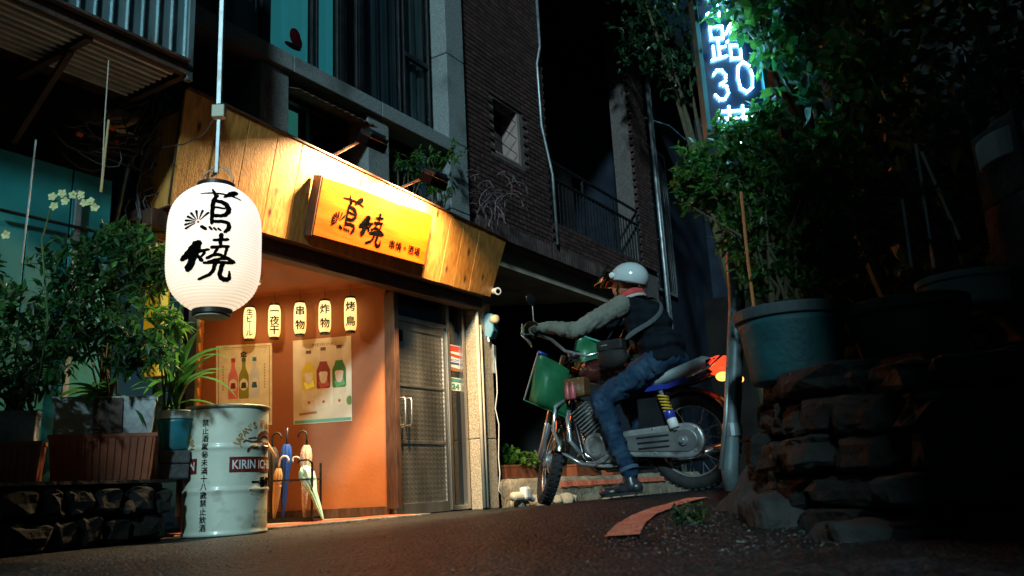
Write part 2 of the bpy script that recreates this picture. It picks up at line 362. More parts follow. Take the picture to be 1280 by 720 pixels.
def woodmat(name, c1, c2, c3, gs=1.0, knots=True, rough=.5):
    m = mat(name, c1, c2, scale=3.2 * gs, stretch=(9, 9, .7), rough=rough, bump=.25, bscale=9, bstretch=(14, 14, 1), rnd=.16, detail=7)
    t = m.node_tree; L = t.links; b = t.nodes['Principled BSDF']; lk = b.inputs['Base Color'].links[0]; src = lk.from_socket
    if knots:
        tc = t.nodes.new('ShaderNodeTexCoord'); mp = t.nodes.new('ShaderNodeMapping'); mp.inputs['Scale'].default_value = (5.2, 5.2, 2.1)
        oi = t.nodes.new('ShaderNodeObjectInfo'); ad = t.nodes.new('ShaderNodeVectorMath'); ad.operation = 'ADD'
        cb = t.nodes.new('ShaderNodeCombineXYZ'); ml = t.nodes.new('ShaderNodeMath'); ml.operation = 'MULTIPLY'; ml.inputs[1].default_value = 53.
        L.new(oi.outputs['Random'], ml.inputs[0]); L.new(ml.outputs[0], cb.inputs[2]); L.new(tc.outputs['Object'], mp.inputs[0]); L.new(mp.outputs[0], ad.inputs[0]); L.new(cb.outputs[0], ad.inputs[1])
        vo = t.nodes.new('ShaderNodeTexVoronoi'); vo.inputs['Scale'].default_value = 1.0; L.new(ad.outputs[0], vo.inputs['Vector'])
        rp = t.nodes.new('ShaderNodeValToRGB'); rp.color_ramp.elements[0].position = .05; rp.color_ramp.elements[1].position = .15
        rp.color_ramp.elements[0].color = (1, 1, 1, 1); rp.color_ramp.elements[1].color = (0, 0, 0, 1); L.new(vo.outputs['Distance'], rp.inputs[0])
        mx = t.nodes.new('ShaderNodeMix'); mx.data_type = 'RGBA'; L.new(rp.outputs[0], mx.inputs[0]); L.new(src, mx.inputs[6]); mx.inputs[7].default_value = (*c3, 1); L.new(mx.outputs[2], b.inputs['Base Color'])
    return m
M_PLANK = woodmat('varnished_pine_plank', (.38, .155, .03), (.60, .28, .065), (.07, .02, .007))
M_SIGNW = mat('amber_sign_wood', (.42, .052, .001), (.52, .085, .002), scale=2.2, stretch=(.6, .6, 5), rough=.35, bump=.06, bscale=12)
M_INK = mat('black_ink', (.002, .002, .002), (.004, .004, .004), rough=.9, spec=0.)
M_CORR = mat('teal_corrugated_steel', (.17, .27, .29), (.30, .42, .44), scale=4, stretch=(2, 2, .5), rough=.38, metal=.45, bump=.05, dirt=(.12, .13, .12), dscale=4, rnd=.12)
M_SLAT = mat('weathered_slat', (.5, .42, .3), (.66, .56, .42), scale=8, rough=.7, rnd=.2)
M_RUST = mat('rusty_steel', (.05, .028, .018), (.11, .06, .035), scale=9, rough=.8, bump=.4)
M_TEALW = mat('teal_sheet_fence', (.012, .18, .18), (.02, .26, .25), scale=2, rough=.5, bump=.06, rnd=.1, dirt=(.008, .12, .12), dscale=1.8)

# ------------------------------------------------------------------ ground
def axis_pts(lo, hi, c, n, fine):
    t = np.linspace(-1, 1, n); u = np.sign(t) * np.abs(t) ** fine
    return np.where(u < 0, c + u * (c - lo), c + u * (hi - c))
gx = axis_pts(-45, 45, 0., 150, 2.2); gy = axis_pts(-20, 90, 4.0, 150, 2.2)
g = MB(); g.sheet([[V(x, y, gz(x, y) + (.006 * snoise(x * 2.3, y * 2.3) + .003 * snoise(x * 9, y * 9)) * (1 if abs(x) < 8 and -1 < y < 14 else 0)) for x in gx] for y in gy])
g.build('road', M_ASPH, smooth=True, kind='structure')
def gzz(x, y): return gz(x, y) + .006 * snoise(x * 2.3, y * 2.3) + .003 * snoise(x * 9, y * 9)
def ribbon(name, pts, w, m, lift=.009, **k):
    mb = MB(); rows = []; fine = []
    for i in range(len(pts) - 1):
        for t in np.linspace(0, 1, 14, endpoint=False): fine.append(pts[i] * (1 - t) + pts[i + 1] * t)
    fine.append(pts[-1])
    for i, p in enumerate(fine):
        d = nrm(fine[min(i + 1, len(fine) - 1)] - fine[max(i - 1, 0)]); x = V(-d[1], d[0])
        ww = w[0] + (w[1] - w[0]) * i / len(fine)
        row = []
        for q in (-.5, -.25, 0, .25, .5):
            e = .006 * snoise(i * .9, q * 8) if abs(q) == .5 else 0
            c = p[:2] + x[:2] * (ww * q + e); row.append(V(c[0], c[1], gzz(*c) + lift))
        rows.append(row)
    mb.sheet(rows); return mb.build(name, m, **k)
ctr = [G(778, 673), G(789, 656), G(806, 645), G(836, 634), G(872, 624)]
ribbon('painted_line', ctr, (.125, .11), M_RED, label='curved worn red line painted on the asphalt by the stone wall', cat='road marking')
ribbon('painted_line', [V(-4.6, 4.75, 0), V(-3.3, 6.2, 0), V(-2.62, 7.25, 0), V(-2.35, 7.75, 0)], (.1, .1), M_RED, label='straight faded red line painted along the ledge under the potted plants', cat='road marking')
# old asphalt patch close to the viewpoint, a centimetre proud, broken edge
pm_ = MB(); rows = []
for i in range(90):
    x = -2.6 + i * 5.2 / 89; yb = 2.42 + .10 * math.sin(x * 1.3) + .10 * snoise(x * 2.2, 3) + .04 * snoise(x * 9, 5) + .02 * snoise(x * 25, 8); row = []
    for j in range(14):
        u = j / 13; y = yb * (1 - u) + .3 * u; row.append(V(x, y, gzz(x, y) + (-.004 if j == 0 else .014 + .003 * snoise(x * 14, y * 14))))
    rows.append(row)
pm_.sheet(rows); pm_.build('road_patch', asphalt('worn_asphalt_patch', (.007, .007, .008), (.026, .026, .027), (.10, .098, .094), 75.), kind='structure')
# loose grit on the asphalt
rg = random.Random(3); mb = MB()
def pebble(mb, c, r, rg, mi=0):
    vs = []; 
    for sx, sy, sz in ((1, 0, 0), (-1, 0, 0), (0, 1, 0), (0, -1, 0), (0, 0, 1), (0, 0, -1)):
        k = r * rg.uniform(.6, 1.2); vs.append(c + V(sx, sy, sz * .7) * k)
    mb.add(vs, [(0, 2, 4), (2, 1, 4), (1, 3, 4), (3, 0, 4), (2, 0, 5), (1, 2, 5), (3, 1, 5), (0, 3, 5)], mi)
for i in range(2600):
    y = 1.3 + rg.random() ** 1.5 * 5; x = rg.uniform(-1.0, 1.0) * (.5 + y * .62)
    if i % 3 == 0: a = rg.random(); y = 2.2 + a * 1.5; x = .25 + rg.random() * .8
    pebble(mb, V(x, y, gzz(x, y) + .001), rg.uniform(.002, .006) * (1.7 if rg.random() < .06 else 1), rg)
mb.build('loose_grit', mat('grit', (.05, .047, .042), (.16, .15, .135), scale=40, rough=.9, island=.6), kind='stuff', label='loose grit and gravel scattered over the asphalt', norm=False)

# ------------------------------------------------------------------ apartment building above and beyond the shop
bld = thing('apartment_building', 'dark brick apartment building with granite-rendered window bays above the eatery', 'building', Fp(1.5, -1, 0))
def ysill(x): return 40 + .537 * (x - 285)
def Ss(px, o=0.): return onF(px, ysill(px), o)[0]
S_COL0, S_COL1 = 1.03, 1.40
zs = [2.55, 3.50, 4.39, 5.55, 6.60, 7.6, 8.6]
for a, b in zip(zs[:-1], zs[1:]):
    MB().box(Fp((S_COL0 + S_COL1) / 2, -.11, (a + b) / 2), (S_COL1 - S_COL0, .38, b - a - .012), RF).build('column_panel', M_TERR, bld, bevel=.006)
MB().box(Fp(1.22, -.12, 5.5), (.3, .3, 6.2), RF).build('column_core', M_DARK, bld)
mb = MB()
for s0 in np.arange(-6.6, 1.0, 1.27):
    s1 = min(s0 + 1.265, 1.028); mb = MB().box(Fp((s0 + s1) / 2, -.02, 4.285), (s1 - s0 - .004, .30, .17), RF); mb.build('sill_panel', M_TERR, bld, bevel=.008)
for x0, x1, y in ((318, 354, 105), (453, 479, 165)):
    s0 = onF(x0, y)[0]; s1 = onF(x1, y)[0]
    MB().box(Fp((s0 + s1) / 2, -.07, 3.55), (s1 - s0, .30, 1.28), RF).build('pier', M_TERR, bld, bevel=.008)
# wall and lower windows between the piers
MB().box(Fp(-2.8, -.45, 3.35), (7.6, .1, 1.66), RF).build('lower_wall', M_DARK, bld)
sa, sb = onF(354, 120)[0], onF(453, 160)[0]
wf = MB()
for s in (sa + .04, (sa + sb) / 2, sb - .04): wf.box(Fp(s, -.22, 3.62), (.05, .05, .98), RF)
wf.box(Fp((sa + sb) / 2, -.22, 4.12), (sb - sa, .05, .05), RF)
wl = wf.build('low_window', M_DARKFR, bld)
MB().box(Fp((sa + (sa + sb) / 2) / 2, -.25, 3.62), ((sb - sa) / 2 - .06, .006, .95), RF).build('pane', M_GLASS, wl)
MB().box(Fp((sb + (sa + sb) / 2) / 2, -.25, 3.62), ((sb - sa) / 2 - .06, .006, .95), RF).build('pane', M_SMOKE, wl)
MB().box(Fp((sa + (sa + sb) / 2) / 2, -.36, 3.62), ((sb - sa) / 2 - .06, .01, .95), RF).build('blind', mat('glowing_green_blind', (.10, .26, .24), (.16, .34, .3), scale=3, rough=.8, emit=(.05, .3, .24), estr=.3), wl)  # window light put into the blind as its own glow
# corrugated little awning above the low window
rows = []
for i in range(41):
    s = sa + (sb - sa) * i / 40
    rows.append([Fp(s, -.18, 4.16 + .012 * math.sin(i * 1.9)), Fp(s, .22, 3.98 + .012 * math.sin(i * 1.9))])
MB().sheet(rows, thick=(0, 0, .006)).build('small_awning', M_RUST, bld)
# window band above the sill
def curtain(mb, s0, s1, o, z0, z1, amp=.03, fr=9., n=60):
    rows = []
    for i in range(n + 1):
        s = s0 + (s1 - s0) * i / n; w = amp * (math.sin(s * fr * 6.28) + .5 * math.sin(s * fr * 14.1 + 1))
        rows.append([Fp(s, o + w, z0), Fp(s, o + w * .8, (z0 + z1) / 2), Fp(s, o + w * .6, z1)])
    mb.sheet(rows); return mb
ZT = 7.3
wins = [(-6.5, Ss(283), 'n', None), (Ss(286), Ss(338), 'g', None), (Ss(344), Ss(402), 'l', None), (Ss(405), Ss(434), 'l', None), (Ss(440), Ss(458), 'n', None), (Ss(463), Ss(512), 'n', None), (Ss(516), Ss(549), 'd', 5.35)]
for s0, s1, k, mid in wins:
    fr = MB(); t = .03
    for s in (s0 + t / 2, s1 - t / 2): fr.box(Fp(s, -.13, (4.375 + ZT) / 2), (t, .05, ZT - 4.375), RF)
    for z in (4.40, ZT - .03) + ((mid,) if mid else ()): fr.box(Fp((s0 + s1) / 2, -.13, z), (s1 - s0 - 2 * t, .05, .06), RF)
    w = fr.build('window', M_DARKFR, bld, bevel=.004)
    for z0, z1 in (((4.43, mid - .03), (mid + .03, ZT - .06)) if mid else ((4.43, ZT - .06),)):
        MB().box(Fp((s0 + s1) / 2, -.14, (z0 + z1) / 2), (s1 - s0 - 2 * t, .008, z1 - z0), RF).build('pane', M_GLASS, w)
    curtain(MB(), s0, s1, -.205, 4.36, ZT, .010 if k == 'l' else .018, 3 if k == 'l' else 6).build('curtain', {'l': M_CURT_L, 'n': M_CURT_N, 'd': M_CURT_D, 'g': M_CURT_D}[k], w, smooth=True)
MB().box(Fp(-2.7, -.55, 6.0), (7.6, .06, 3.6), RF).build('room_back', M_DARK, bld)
for px in (341, 437, 460.5):
    s = Ss(px); MB().box(Fp(s, -.125, 5.84), (.05 if px > 400 else .1, .06, 2.93), RF).build('mullion', M_DARKFR, bld)
# red cap hanging inside the lit window
p = onplane(369, 46, Fp(0, -.172, 0), N)
cp = thing('red_hat', 'small red cap hanging behind the lit curtained window', 'hat', p)
mb = MB(); mb.ell(p, (.075, .018, .095), RF); mb.ell(p + D * .05 - UP * .05, (.045, .016, .07), RF); mb.build('crown', mat('red_cloth', (.8, .12, .17), (.9, .2, .25), scale=30, rough=.95), cp, smooth=True)
mb = MB(); mb.ell(p + Fp(-.03, .0, -.12) - D0, (.11, .022, .03), RF); mb.build('brim', mat('navy_cloth', (.02, .02, .05), rough=.85), cp, smooth=True)

# brick wall: real bricks proud of the mortar
S_B0, S_B1 = 1.405, 3.62; ZB0 = 3.60
bw = MB(); ws0, ws1, wz0, wz1 = onF(617, 150)[0], onF(650, 150)[0], 4.62, 5.42
for s0, s1, z0, z1 in ((S_B0, ws0, ZB0, 9), (ws1, S_B1, ZB0, 9), (ws0, ws1, ZB0, wz0), (ws0, ws1, wz1, 9)):
    bw.box(Fp((s0 + s1) / 2, -.115, (z0 + z1) / 2), (s1 - s0, .2, z1 - z0), RF)
bwall = bw.build('brick_wall', M_MORT, bld)
bm1 = MB().box((0, 0, 0), (.208, .05, .058)).build('brick', M_BRICK, bwall, bevel=.003); brick_me = bm1.data
bme = bmesh.new(); bme.from_mesh(brick_me); W_inv = np.array(W[bwall].inverted()); 
for v in bme.verts: v.co = W[bwall] @ v.co        # mesh back to its own origin
bme.to_mesh(brick_me); bme.free(); bpy.data.objects.remove(bm1)
spots = []; row = 0; z = ZB0 + .035
while z < 8.9:
    off = .11 if row % 2 else 0.; s = S_B0 + .002 - off
    while s < S_B1 - .02:
        a = max(s, S_B0 + .002); b = min(s + .208, S_B1 - .002)
        if b - a > .05 and not (b > ws0 + .01 and a < ws1 - .01 and wz0 - .03 < z < wz1 + .03): spots.append((a, b, z))
        s += .219
    z += .0685; row += 1
full = [q for q in spots if abs(q[1] - q[0] - .208) < 1e-3 and q[2] < 6.35]
indiv = set(full[:298])
rest = MB()
for a, b, z in spots:
    c = Fp((a + b) / 2, -.018 + .004 * (hsh(a, z) - .5), z)
    if (a, b, z) in indiv: inst(brick_me, c, RF, bwall, 'brick').modifiers.new('b', 'BEVEL').width = .003
    else: rest.box(c, (b - a, .05, .058), RF)
rest.build('brick_rest', mat('brown_wall_brick_far', (.035, .014, .012), (.07, .03, .024), scale=9, rough=.8, bump=.3, island=.35), bwall, kind='stuff')
# small window in the brick, deep white reveal
rv = MB()
for s in (ws0 - .0, ws1 - .0): rv.box(Fp(s + (.015 if s == ws0 else -.03), -.17, (wz0 + wz1) / 2), (.03 if s == ws0 else .06, .30, wz1 - wz0 - .002), RF)
rv.box(Fp((ws0 + ws1) / 2, -.17, wz0 + .012), (ws1 - ws0 - .095, .32, .024), RF)
rw = rv.build('brick_window', mat('dirty_pink_render', (.28, .19, .17), (.36, .25, .22), rough=.9), bld)
MB().box(Fp((ws0 + ws1) / 2, -.29, (wz0 + wz1) / 2), (ws1 - ws0 - .1, .02, wz1 - wz0), RF).build('pane', M_SMOKE, rw)
mb = MB()
for i in range(3): mb.tube([Fp(ws0 + .05, -.03, wz1 - .1 - i * .24), Fp(ws1 - .08, -.03, wz1 - .16 - i * .24)], .006, 6)
mb.build('bar', M_IRON, rw)

# soldier course, parapet, balcony
sc_ = MB()
for i in range(70):
    s = 1.72 + i * .075
    if s < 6.95: sc_.box(Fp(s, -.02, 3.495), (.064, .09, .20), RF)
sc_.build('soldier_course', mat('soldier_brick', (.05, .03, .028), (.10, .06, .055), scale=9, rough=.85, bump=.3, island=.35), bld, kind='stuff')
MB().box(Fp(4.3, -.13, 3.49), (5.3, .18, .215), RF).build('balcony_edge', M_MORT, bld)
pr = MB(); row = 0; z = 3.63
while z < 3.98:
    s = S_B1 + .003 + (.11 if row % 2 else 0)
    while s < 6.9: pr.box(Fp(s + .104, -.018, z), (.208, .05, .058), RF); s += .219
    z += .0685; row += 1
pr.build('parapet_brick', MATS['brown_wall_brick_far'], bld, kind='stuff')
MB().box(Fp((S_B1 + 6.95) / 2, -.115, 3.80), (6.95 - S_B1, .18, .40), RF).build('parapet', M_MORT, bld)
MB().box(Fp(4.4, -1.3, 3.44), (5.8, 2.2, .1), RF).build('balcony_slab', M_SOFFIT, bld)
MB().box(Fp(3.9, -.28, 3.25), (4.9, .22, .28), RF).build('edge_beam', M_SOFFIT, bld)
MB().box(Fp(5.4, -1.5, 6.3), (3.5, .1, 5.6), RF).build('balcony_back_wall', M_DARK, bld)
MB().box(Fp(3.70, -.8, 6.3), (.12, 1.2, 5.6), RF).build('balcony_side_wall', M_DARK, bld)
rl = MB()
for z in (4.98, 4.72): rl.bar(Fp(S_B1 + .02, -.03, z), Fp(6.9, -.03, z), .045, .03)
rail = rl.build('railing', M_IRON, bld)
s = S_B1 + .1
while s < 6.9:
    MB().bar(Fp(s, -.03, 4.0), Fp(s, -.03, 4.71), .016, .016, up=D).build('baluster', M_IRON, rail); s += .115
for s in (S_B1 + .06, 4.75, 5.85, 6.86): MB().bar(Fp(s, -.03, 4.0), Fp(s, -.03, 4.97), .035, .035, up=D).build('post', M_IRON, rail)
# brick pier behind the railing
bp_ = MB(); z = 3.99; row = 0
while z < 8.6:
    for k in range(3): bp_.box(Fp(6.98 + .24 * k + (.05 if row % 2 else 0), -.02, z), (.228, .06, .058), RF)
    z += .0685; row += 1
bp_.build('pier_brick', MATS['brown_wall_brick_far'], bld, kind='stuff')
MB().box(Fp(7.25, -.22, 6.0), (.74, .34, 5.2), RF).build('brick_pier', M_MORT, bld)
MB().box(Fp(7.3, -.22, 1.7), (.8, .36, 3.4), RF).build('ground_pier', M_DARK, bld)
# recessed ground floor passage
MB().box(Fp(3.0, -4.75, 1.7), (3.2, .1, 3.4), RF).build('passage_wall', M_DARK, bld)
MB().box(Fp(1.42, -2.5, 1.7), (.1, 4.4, 3.38), RF).build('passage_side_wall', M_SOFFIT, bld)
MB().box(Fp(4.4, -3.6, 3.44), (5.8, 2.38, .1), RF).build('passage_ceiling', M_SOFFIT, bld)
MB().prism([Fp(6.65, -.75, 0), Fp(4.2, -4.3, 0), Fp(4.2, -4.3, 3.38), Fp(6.65, -.75, 3.38)], D * .1).build('passage_end_wall', M_DARK, bld)
sh = MB()
for i in range(30): sh.box(Fp(2.9, -4.67, .12 + i * .095), (2.6, .035, .082), RF)
sh.build('roller_shutter', mat('dark_shutter', (.018, .018, .02), (.03, .03, .034), rough=.5, metal=.3), bld)
MB().box(Fp(4.2, -2.4, .03), (5.2, 4.2, .06), RF).build('passage_floor', mat('pale_concrete_floor', (.32, .28, .23), (.45, .4, .33), scale=4, rough=.8, bump=.2), bld)
# drain pipe
pts = [Fp(3.50, .05, 7.6), Fp(3.50, .05, 6.75), Fp(3.36, .06, 6.40), Fp(3.38, .06, 5.4), Fp(3.60, .07, 4.7), Fp(3.62, .07, 3.62)]
MB().tube(pts, .022, 8).build('drain_pipe', M_ALU, smooth=True, label='thin grey drain pipe running down the brick wall beside the balcony railing', cat='pipe')
MB().box(Fp(1.55, -1, 8.7), (20, 3.4, .25), RF).build('roof_slab', M_DARK, bld)

# ------------------------------------------------------------------ shop front
shop = thing('shop_front', 'orange painted eatery front with steel door under the pine fascia', 'shop front', Fp(0, 0, 0))
WD = V(-math.sin(math.radians(81)), math.cos(math.radians(81)), 0); WN = V(-WD[1], WD[0], 0)
if WN[1] > 0: WN = -WN
RW = np.column_stack([-WD, -WN, UP])               # along the poster wall (to the right), into the wall, up
PW0 = D0 + D * (-.10)
def Wp(t, o, z): return PW0 + WD * t + WN * o + V(0, 0, z)
MB().box(Wp(1.15, -.05, 1.28), (2.3, .1, 2.5), RW).build('poster_wall', M_ORANGE, shop)
MB().box(Wp(1.15, .012, .065), (2.28, .02, .09), RW).build('skirting', M_BEAM, shop, bevel=.003)
WEND = Wp(2.06, 0, 0)
F_L = Fp(-2.93, .02, 0)
ce = MB(); ce.prism([Fp(-.07, .14, 2.36), Fp(-3.0, .14, 2.36), Wp(2.35, 0, 2.36), Wp(0, 0, 2.36)], (0, 0, .05)); ce.build('ceiling', M_ORANGE, shop)
# clapboard side wall of the alcove
sd0 = WEND; sd1 = V(-2.45, 6.35, 0); dd = nrm(sd1 - sd0); ln = np.linalg.norm(sd1 - sd0); nn = V(-dd[1], dd[0], 0)
if nn[0] < 0: nn = -nn
RS = np.column_stack([dd, nn, UP])
sw = MB().box((sd0 + sd1) / 2 - nn * .05 + V(0, 0, 1.2), (ln, .06, 2.35), RS).build('side_wall', M_BEAM, shop)
M_CLAP = woodmat('orange_clapboard', (.55, .26, .05), (.66, .34, .08), (.2, .07, .02), rough=.6)
for i in range(20):
    z = .06 + i * .115; a = sd0 + V(0, 0, z); b = sd1 + V(0, 0, z)
    MB().hexa([a - nn * .018, b - nn * .018, b + nn * .012, a + nn * .012], [a - nn * .018 + V(0, 0, .118), b - nn * .018 + V(0, 0, .118), b - nn * .006 + V(0, 0, .118), a - nn * .006 + V(0, 0, .118)]).build('board', M_CLAP, sw)
# header beams under the fascia
MB().box(Fp(-.84, .18, 2.345), (4.36, .14, .14), RF).build('header_beam', M_BEAM, shop, bevel=.006)
MB().box(Fp(-.84, .02, 2.40), (4.36, .12, .09), RF).build('upper_beam', M_BEAM, shop, bevel=.006)
for s in (-2.4, -1.75, -1.1, -.45, .2, .85): MB().box(Fp(s, .13, 2.445), (.06, .36, .05), RF).build('joist', M_BEAM, shop)
MB().box(Fp(-.085, .06, 1.18), (.07, .14, 2.20), RF).build('door_post', M_BEAM, shop, bevel=.006)
# tiled step
st0 = [Fp(.0, .42, 0), Fp(-2.75, .30, 0), Wp(2.2, 0, 0), Wp(0.02, 0, 0)]
MB().prism([p + V(0, 0, -.04) for p in st0], (0, 0, .055)).build('step', mat('step_concrete', (.2, .16, .12), (.3, .25, .2), rough=.9, bump=.5), shop)
for i in range(13):
    s = -.30 - i * .19
    MB().box(Fp(s, .33, .018), (.184, .17, .022), RF).build('tile', M_TILE, shop, bevel=.003)
    MB().box(Fp(s, .148, .018), (.184, .184, .022), RF).build('tile', M_TILE, shop, bevel=.003)
MB().box(Fp(-1.3, .45, .006), (2.5, .08, .04), RF).build('step_edge', M_CONC, shop, bevel=.008)

# steel door with transom and sidelight
def bx(name, s0, s1, z0, z1, o, t, m, par, bev=.004): return MB().box(Fp((s0 + s1) / 2, o, (z0 + z1) / 2), (s1 - s0, t, z1 - z0), RF).build(name, m, par, bevel=bev)
fr = MB()
for s in (-.03, .905, 1.205): fr.box(Fp(s, 0, 1.235), (.05, .11, 2.43), RF)
for z, a, b in ((2.035, -.003, .878), (2.425, -.003, .878), (2.425, .932, 1.178), (.04, .932, 1.178)): fr.box(Fp((a + b) / 2, 0, z), (b - a, .10, .05), RF)
fr.build('door_frame', M_STEEL, shop, bevel=.004)
# embossed dots on the leaf
def doorplate():
    m = mat('embossed_steel_sheet', (.48, .46, .42), (.66, .63, .58), scale=4, stretch=(1, 1, .3), rough=.33, metal=.95, dirt=(.30, .27, .22), dscale=2.5, dlo=.45, dhi=.8)
    t = m.node_tree; L = t.links; b = t.nodes['Principled BSDF']; tc = t.nodes.new('ShaderNodeTexCoord')
    mp = t.nodes.new('ShaderNodeMapping'); mp.inputs['Rotation'].default_value = (0, 0, _A); L.new(tc.outputs['Object'], mp.inputs[0])
    sx = t.nodes.new('ShaderNodeSeparateXYZ'); L.new(mp.outputs[0], sx.inputs[0])
    def mth(op, a, v=None, b2=None):
        q = t.nodes.new('ShaderNodeMath'); q.operation = op; L.new(a, q.inputs[0])
        if b2 is not None: L.new(b2, q.inputs[1])
        elif v is not None: q.inputs[1].default_value = v
        return q.outputs[0]
    ax = mth('SINE', mth('MULTIPLY', sx.outputs[1], 2 * math.pi / .13)); az = mth('SINE', mth('MULTIPLY', sx.outputs[2], 2 * math.pi / .10))
    h = mth('MAXIMUM', mth('ABSOLUTE', mth('MULTIPLY', ax, b2=az)), .5)
    bp = t.nodes.new('ShaderNodeBump'); bp.inputs['Strength'].default_value = .5; bp.inputs['Distance'].default_value = .010; L.new(h, bp.inputs['Height']); L.new(bp.outputs[0], b.inputs['Normal'])
    return m
M_DOOR = doorplate()
dl = bx('door', .0, .875, .012, 2.0, .005, .05, M_DOOR, shop)
for nm, s0, s1, z0, z1 in (('stile', .0, .06, .013, 2.0), ('stile', .815, .875, .013, 2.0), ('rail', .06, .815, .013, .12), ('rail', .06, .815, .72, .755), ('rail', .06, .815, 1.31, 1.335), ('rail', .06, .815, 1.92, 2.0)):
    bx(nm, s0, s1, z0, z1, .034, .012, M_STEEL, dl, .002)
hd = MB(); hp = [Fp(.05, .03, .90), Fp(.05, .10, .90), Fp(.05, .115, .92), Fp(.05, .115, 1.16), Fp(.05, .10, 1.18), Fp(.05, .03, 1.18)]
hd.tube(hp, .011, 8); hd.tube([Fp(.15, .03, .90), Fp(.15, .10, .90), Fp(.15, .115, .92), Fp(.15, .115, 1.16), Fp(.15, .10, 1.18), Fp(.15, .03, 1.18)], .011, 8)
hd.build('handle', M_STEEL, dl, smooth=True)
bx('lock', .04, .1, 1.78, 1.9, .045, .03, M_IRON, dl)
bx('transom_pane', .0, .875, 2.062, 2.398, -.01, .01, M_SMOKE, shop, 0)
bx('sidelight_pane', .933, 1.177, .068, 2.398, -.01, .01, M_SMOKE, shop, 0)
bx('door_backing', -.05, 1.22, .02, 2.42, -.12, .02, M_DARK, shop, 0)
# stickers on the sidelight
def plaque(name, px0, py0, px1, py1, o, m, label, cat, th=.003):
    s0, z1 = onF(px0, py0, o); s1, z0 = onF(px1, py1, o); t = thing(name, label, cat, Fp((s0 + s1) / 2, o, z0))
    MB().box(Fp((s0 + s1) / 2, o, (z0 + z1) / 2), (s1 - s0, th, z1 - z0), RF).build('sheet', m, t); return t, s0, s1, z0, z1
M_WHITE = mat('white_plastic', (.7, .7, .67), (.8, .8, .77), rough=.5)
M_RPR = mat('red_print', (.7, .05, .02), rough=.5); M_BPR = mat('blue_print', (.02, .06, .3), rough=.5); M_GPR = mat('green_print', (.05, .28, .18), rough=.5)
t, s0, s1, z0, z1 = plaque('door_sticker', 560, 430, 575, 465, .0, M_WHITE, 'white sticker with a red block and blue lettering on the narrow door sidelight', 'sticker')
w_, h_ = s1 - s0, z1 - z0; fn = lambda x, y: Fp(s0 + x * w_, .0045, z0 + y * h_)
mb = MB(); mb.add([fn(.06, .76), fn(.94, .76), fn(.94, .96), fn(.06, .96)], [(0, 1, 2, 3)]); mb.add([fn(.06, .58), fn(.94, .52), fn(.98, .62), fn(.06, .68)], [(0, 1, 2, 3)]); mb.build('red_block', M_RPR, t)
mb = MB(); mb.add([fn(.08, .26), fn(.92, .26), fn(.92, .33), fn(.08, .33)], [(0, 1, 2, 3)]); put_text(mb, 'SECOM', .1, fn, .0, (.5, .42), fit=(.8, .09)); mb.build('blue_lettering', M_BPR, t)
MB().add([fn(.0, .0), fn(1, .0), fn(1, .1), fn(.0, .16)], [(0, 1, 2, 3)]).build('brown_strip', mat('brown_print', (.35, .14, .05), rough=.5), t)
t, s0, s1, z0, z1 = plaque('number_sticker', 560, 471, 576, 489, .0, M_WHITE, 'small white and green sticker reading 24 below the red block sticker', 'sticker')
w_, h_ = s1 - s0, z1 - z0; mb = MB(); put_text(mb, '24', .1, lambda x, y: Fp(s0 + x * w_, .0045, z0 + y * h_), .004, (.56, .32), fit=(.62, .42)); mb.build('lettering', M_GPR, t)
MB().add([Fp(s0 + .01, .0045, z0 + h_ * .68), Fp(s1 - .01, .0045, z0 + h_ * .68), Fp(s1 - .01, .0045, z1 - .01), Fp(s0 + .01, .0045, z1 - .01)], [(0, 1, 2, 3)]).build('green_band', mat('teal_print', (.06, .3, .25), rough=.5), t)

# pillar right of the door
pil = thing('pillar', 'rough granite-rendered pillar lit warm beside the steel door', 'pillar', Fp(1.45, 0, 0))
for a, b in ((.0, .78), (.786, 2.40)): MB().box(Fp(1.44, .03, (a + b) / 2), (.34, .30, b - a), RF).build('shaft', mat('warm_granite_render', (.24, .19, .13), (.5, .42, .30), scale=60, rough=.85, bump=.5, bscale=90), pil, bevel=.01)
MB().tube([Fp(1.28, .20, .02), Fp(1.28, .20, 2.35)], .022, 8).build('conduit', mat('cream_conduit', (.45, .38, .28), (.55, .48, .36), rough=.6), pil, smooth=True)
MB().tube([Fp(1.34, .205, .02), Fp(1.34, .205, 2.1)], .014, 8).build('conduit', MATS['cream_conduit'], pil, smooth=True)
rg = random.Random(5)
pts = [Fp(1.60, .20, 1.9)] + [Fp(1.60 + rg.uniform(-.03, .03), .20 + rg.uniform(0, .02), z) for z in np.linspace(1.7, .2, 9)] + [Fp(1.66, .22, .1)]
MB().tube(pts, .006, 6).build('wire', M_WHITE, pil, smooth=True)
MB().box(Fp(1.61, .19, 1.72), (.06, .05, .34), RF).build('switch_plate', M_ALU, pil, bevel=.005)

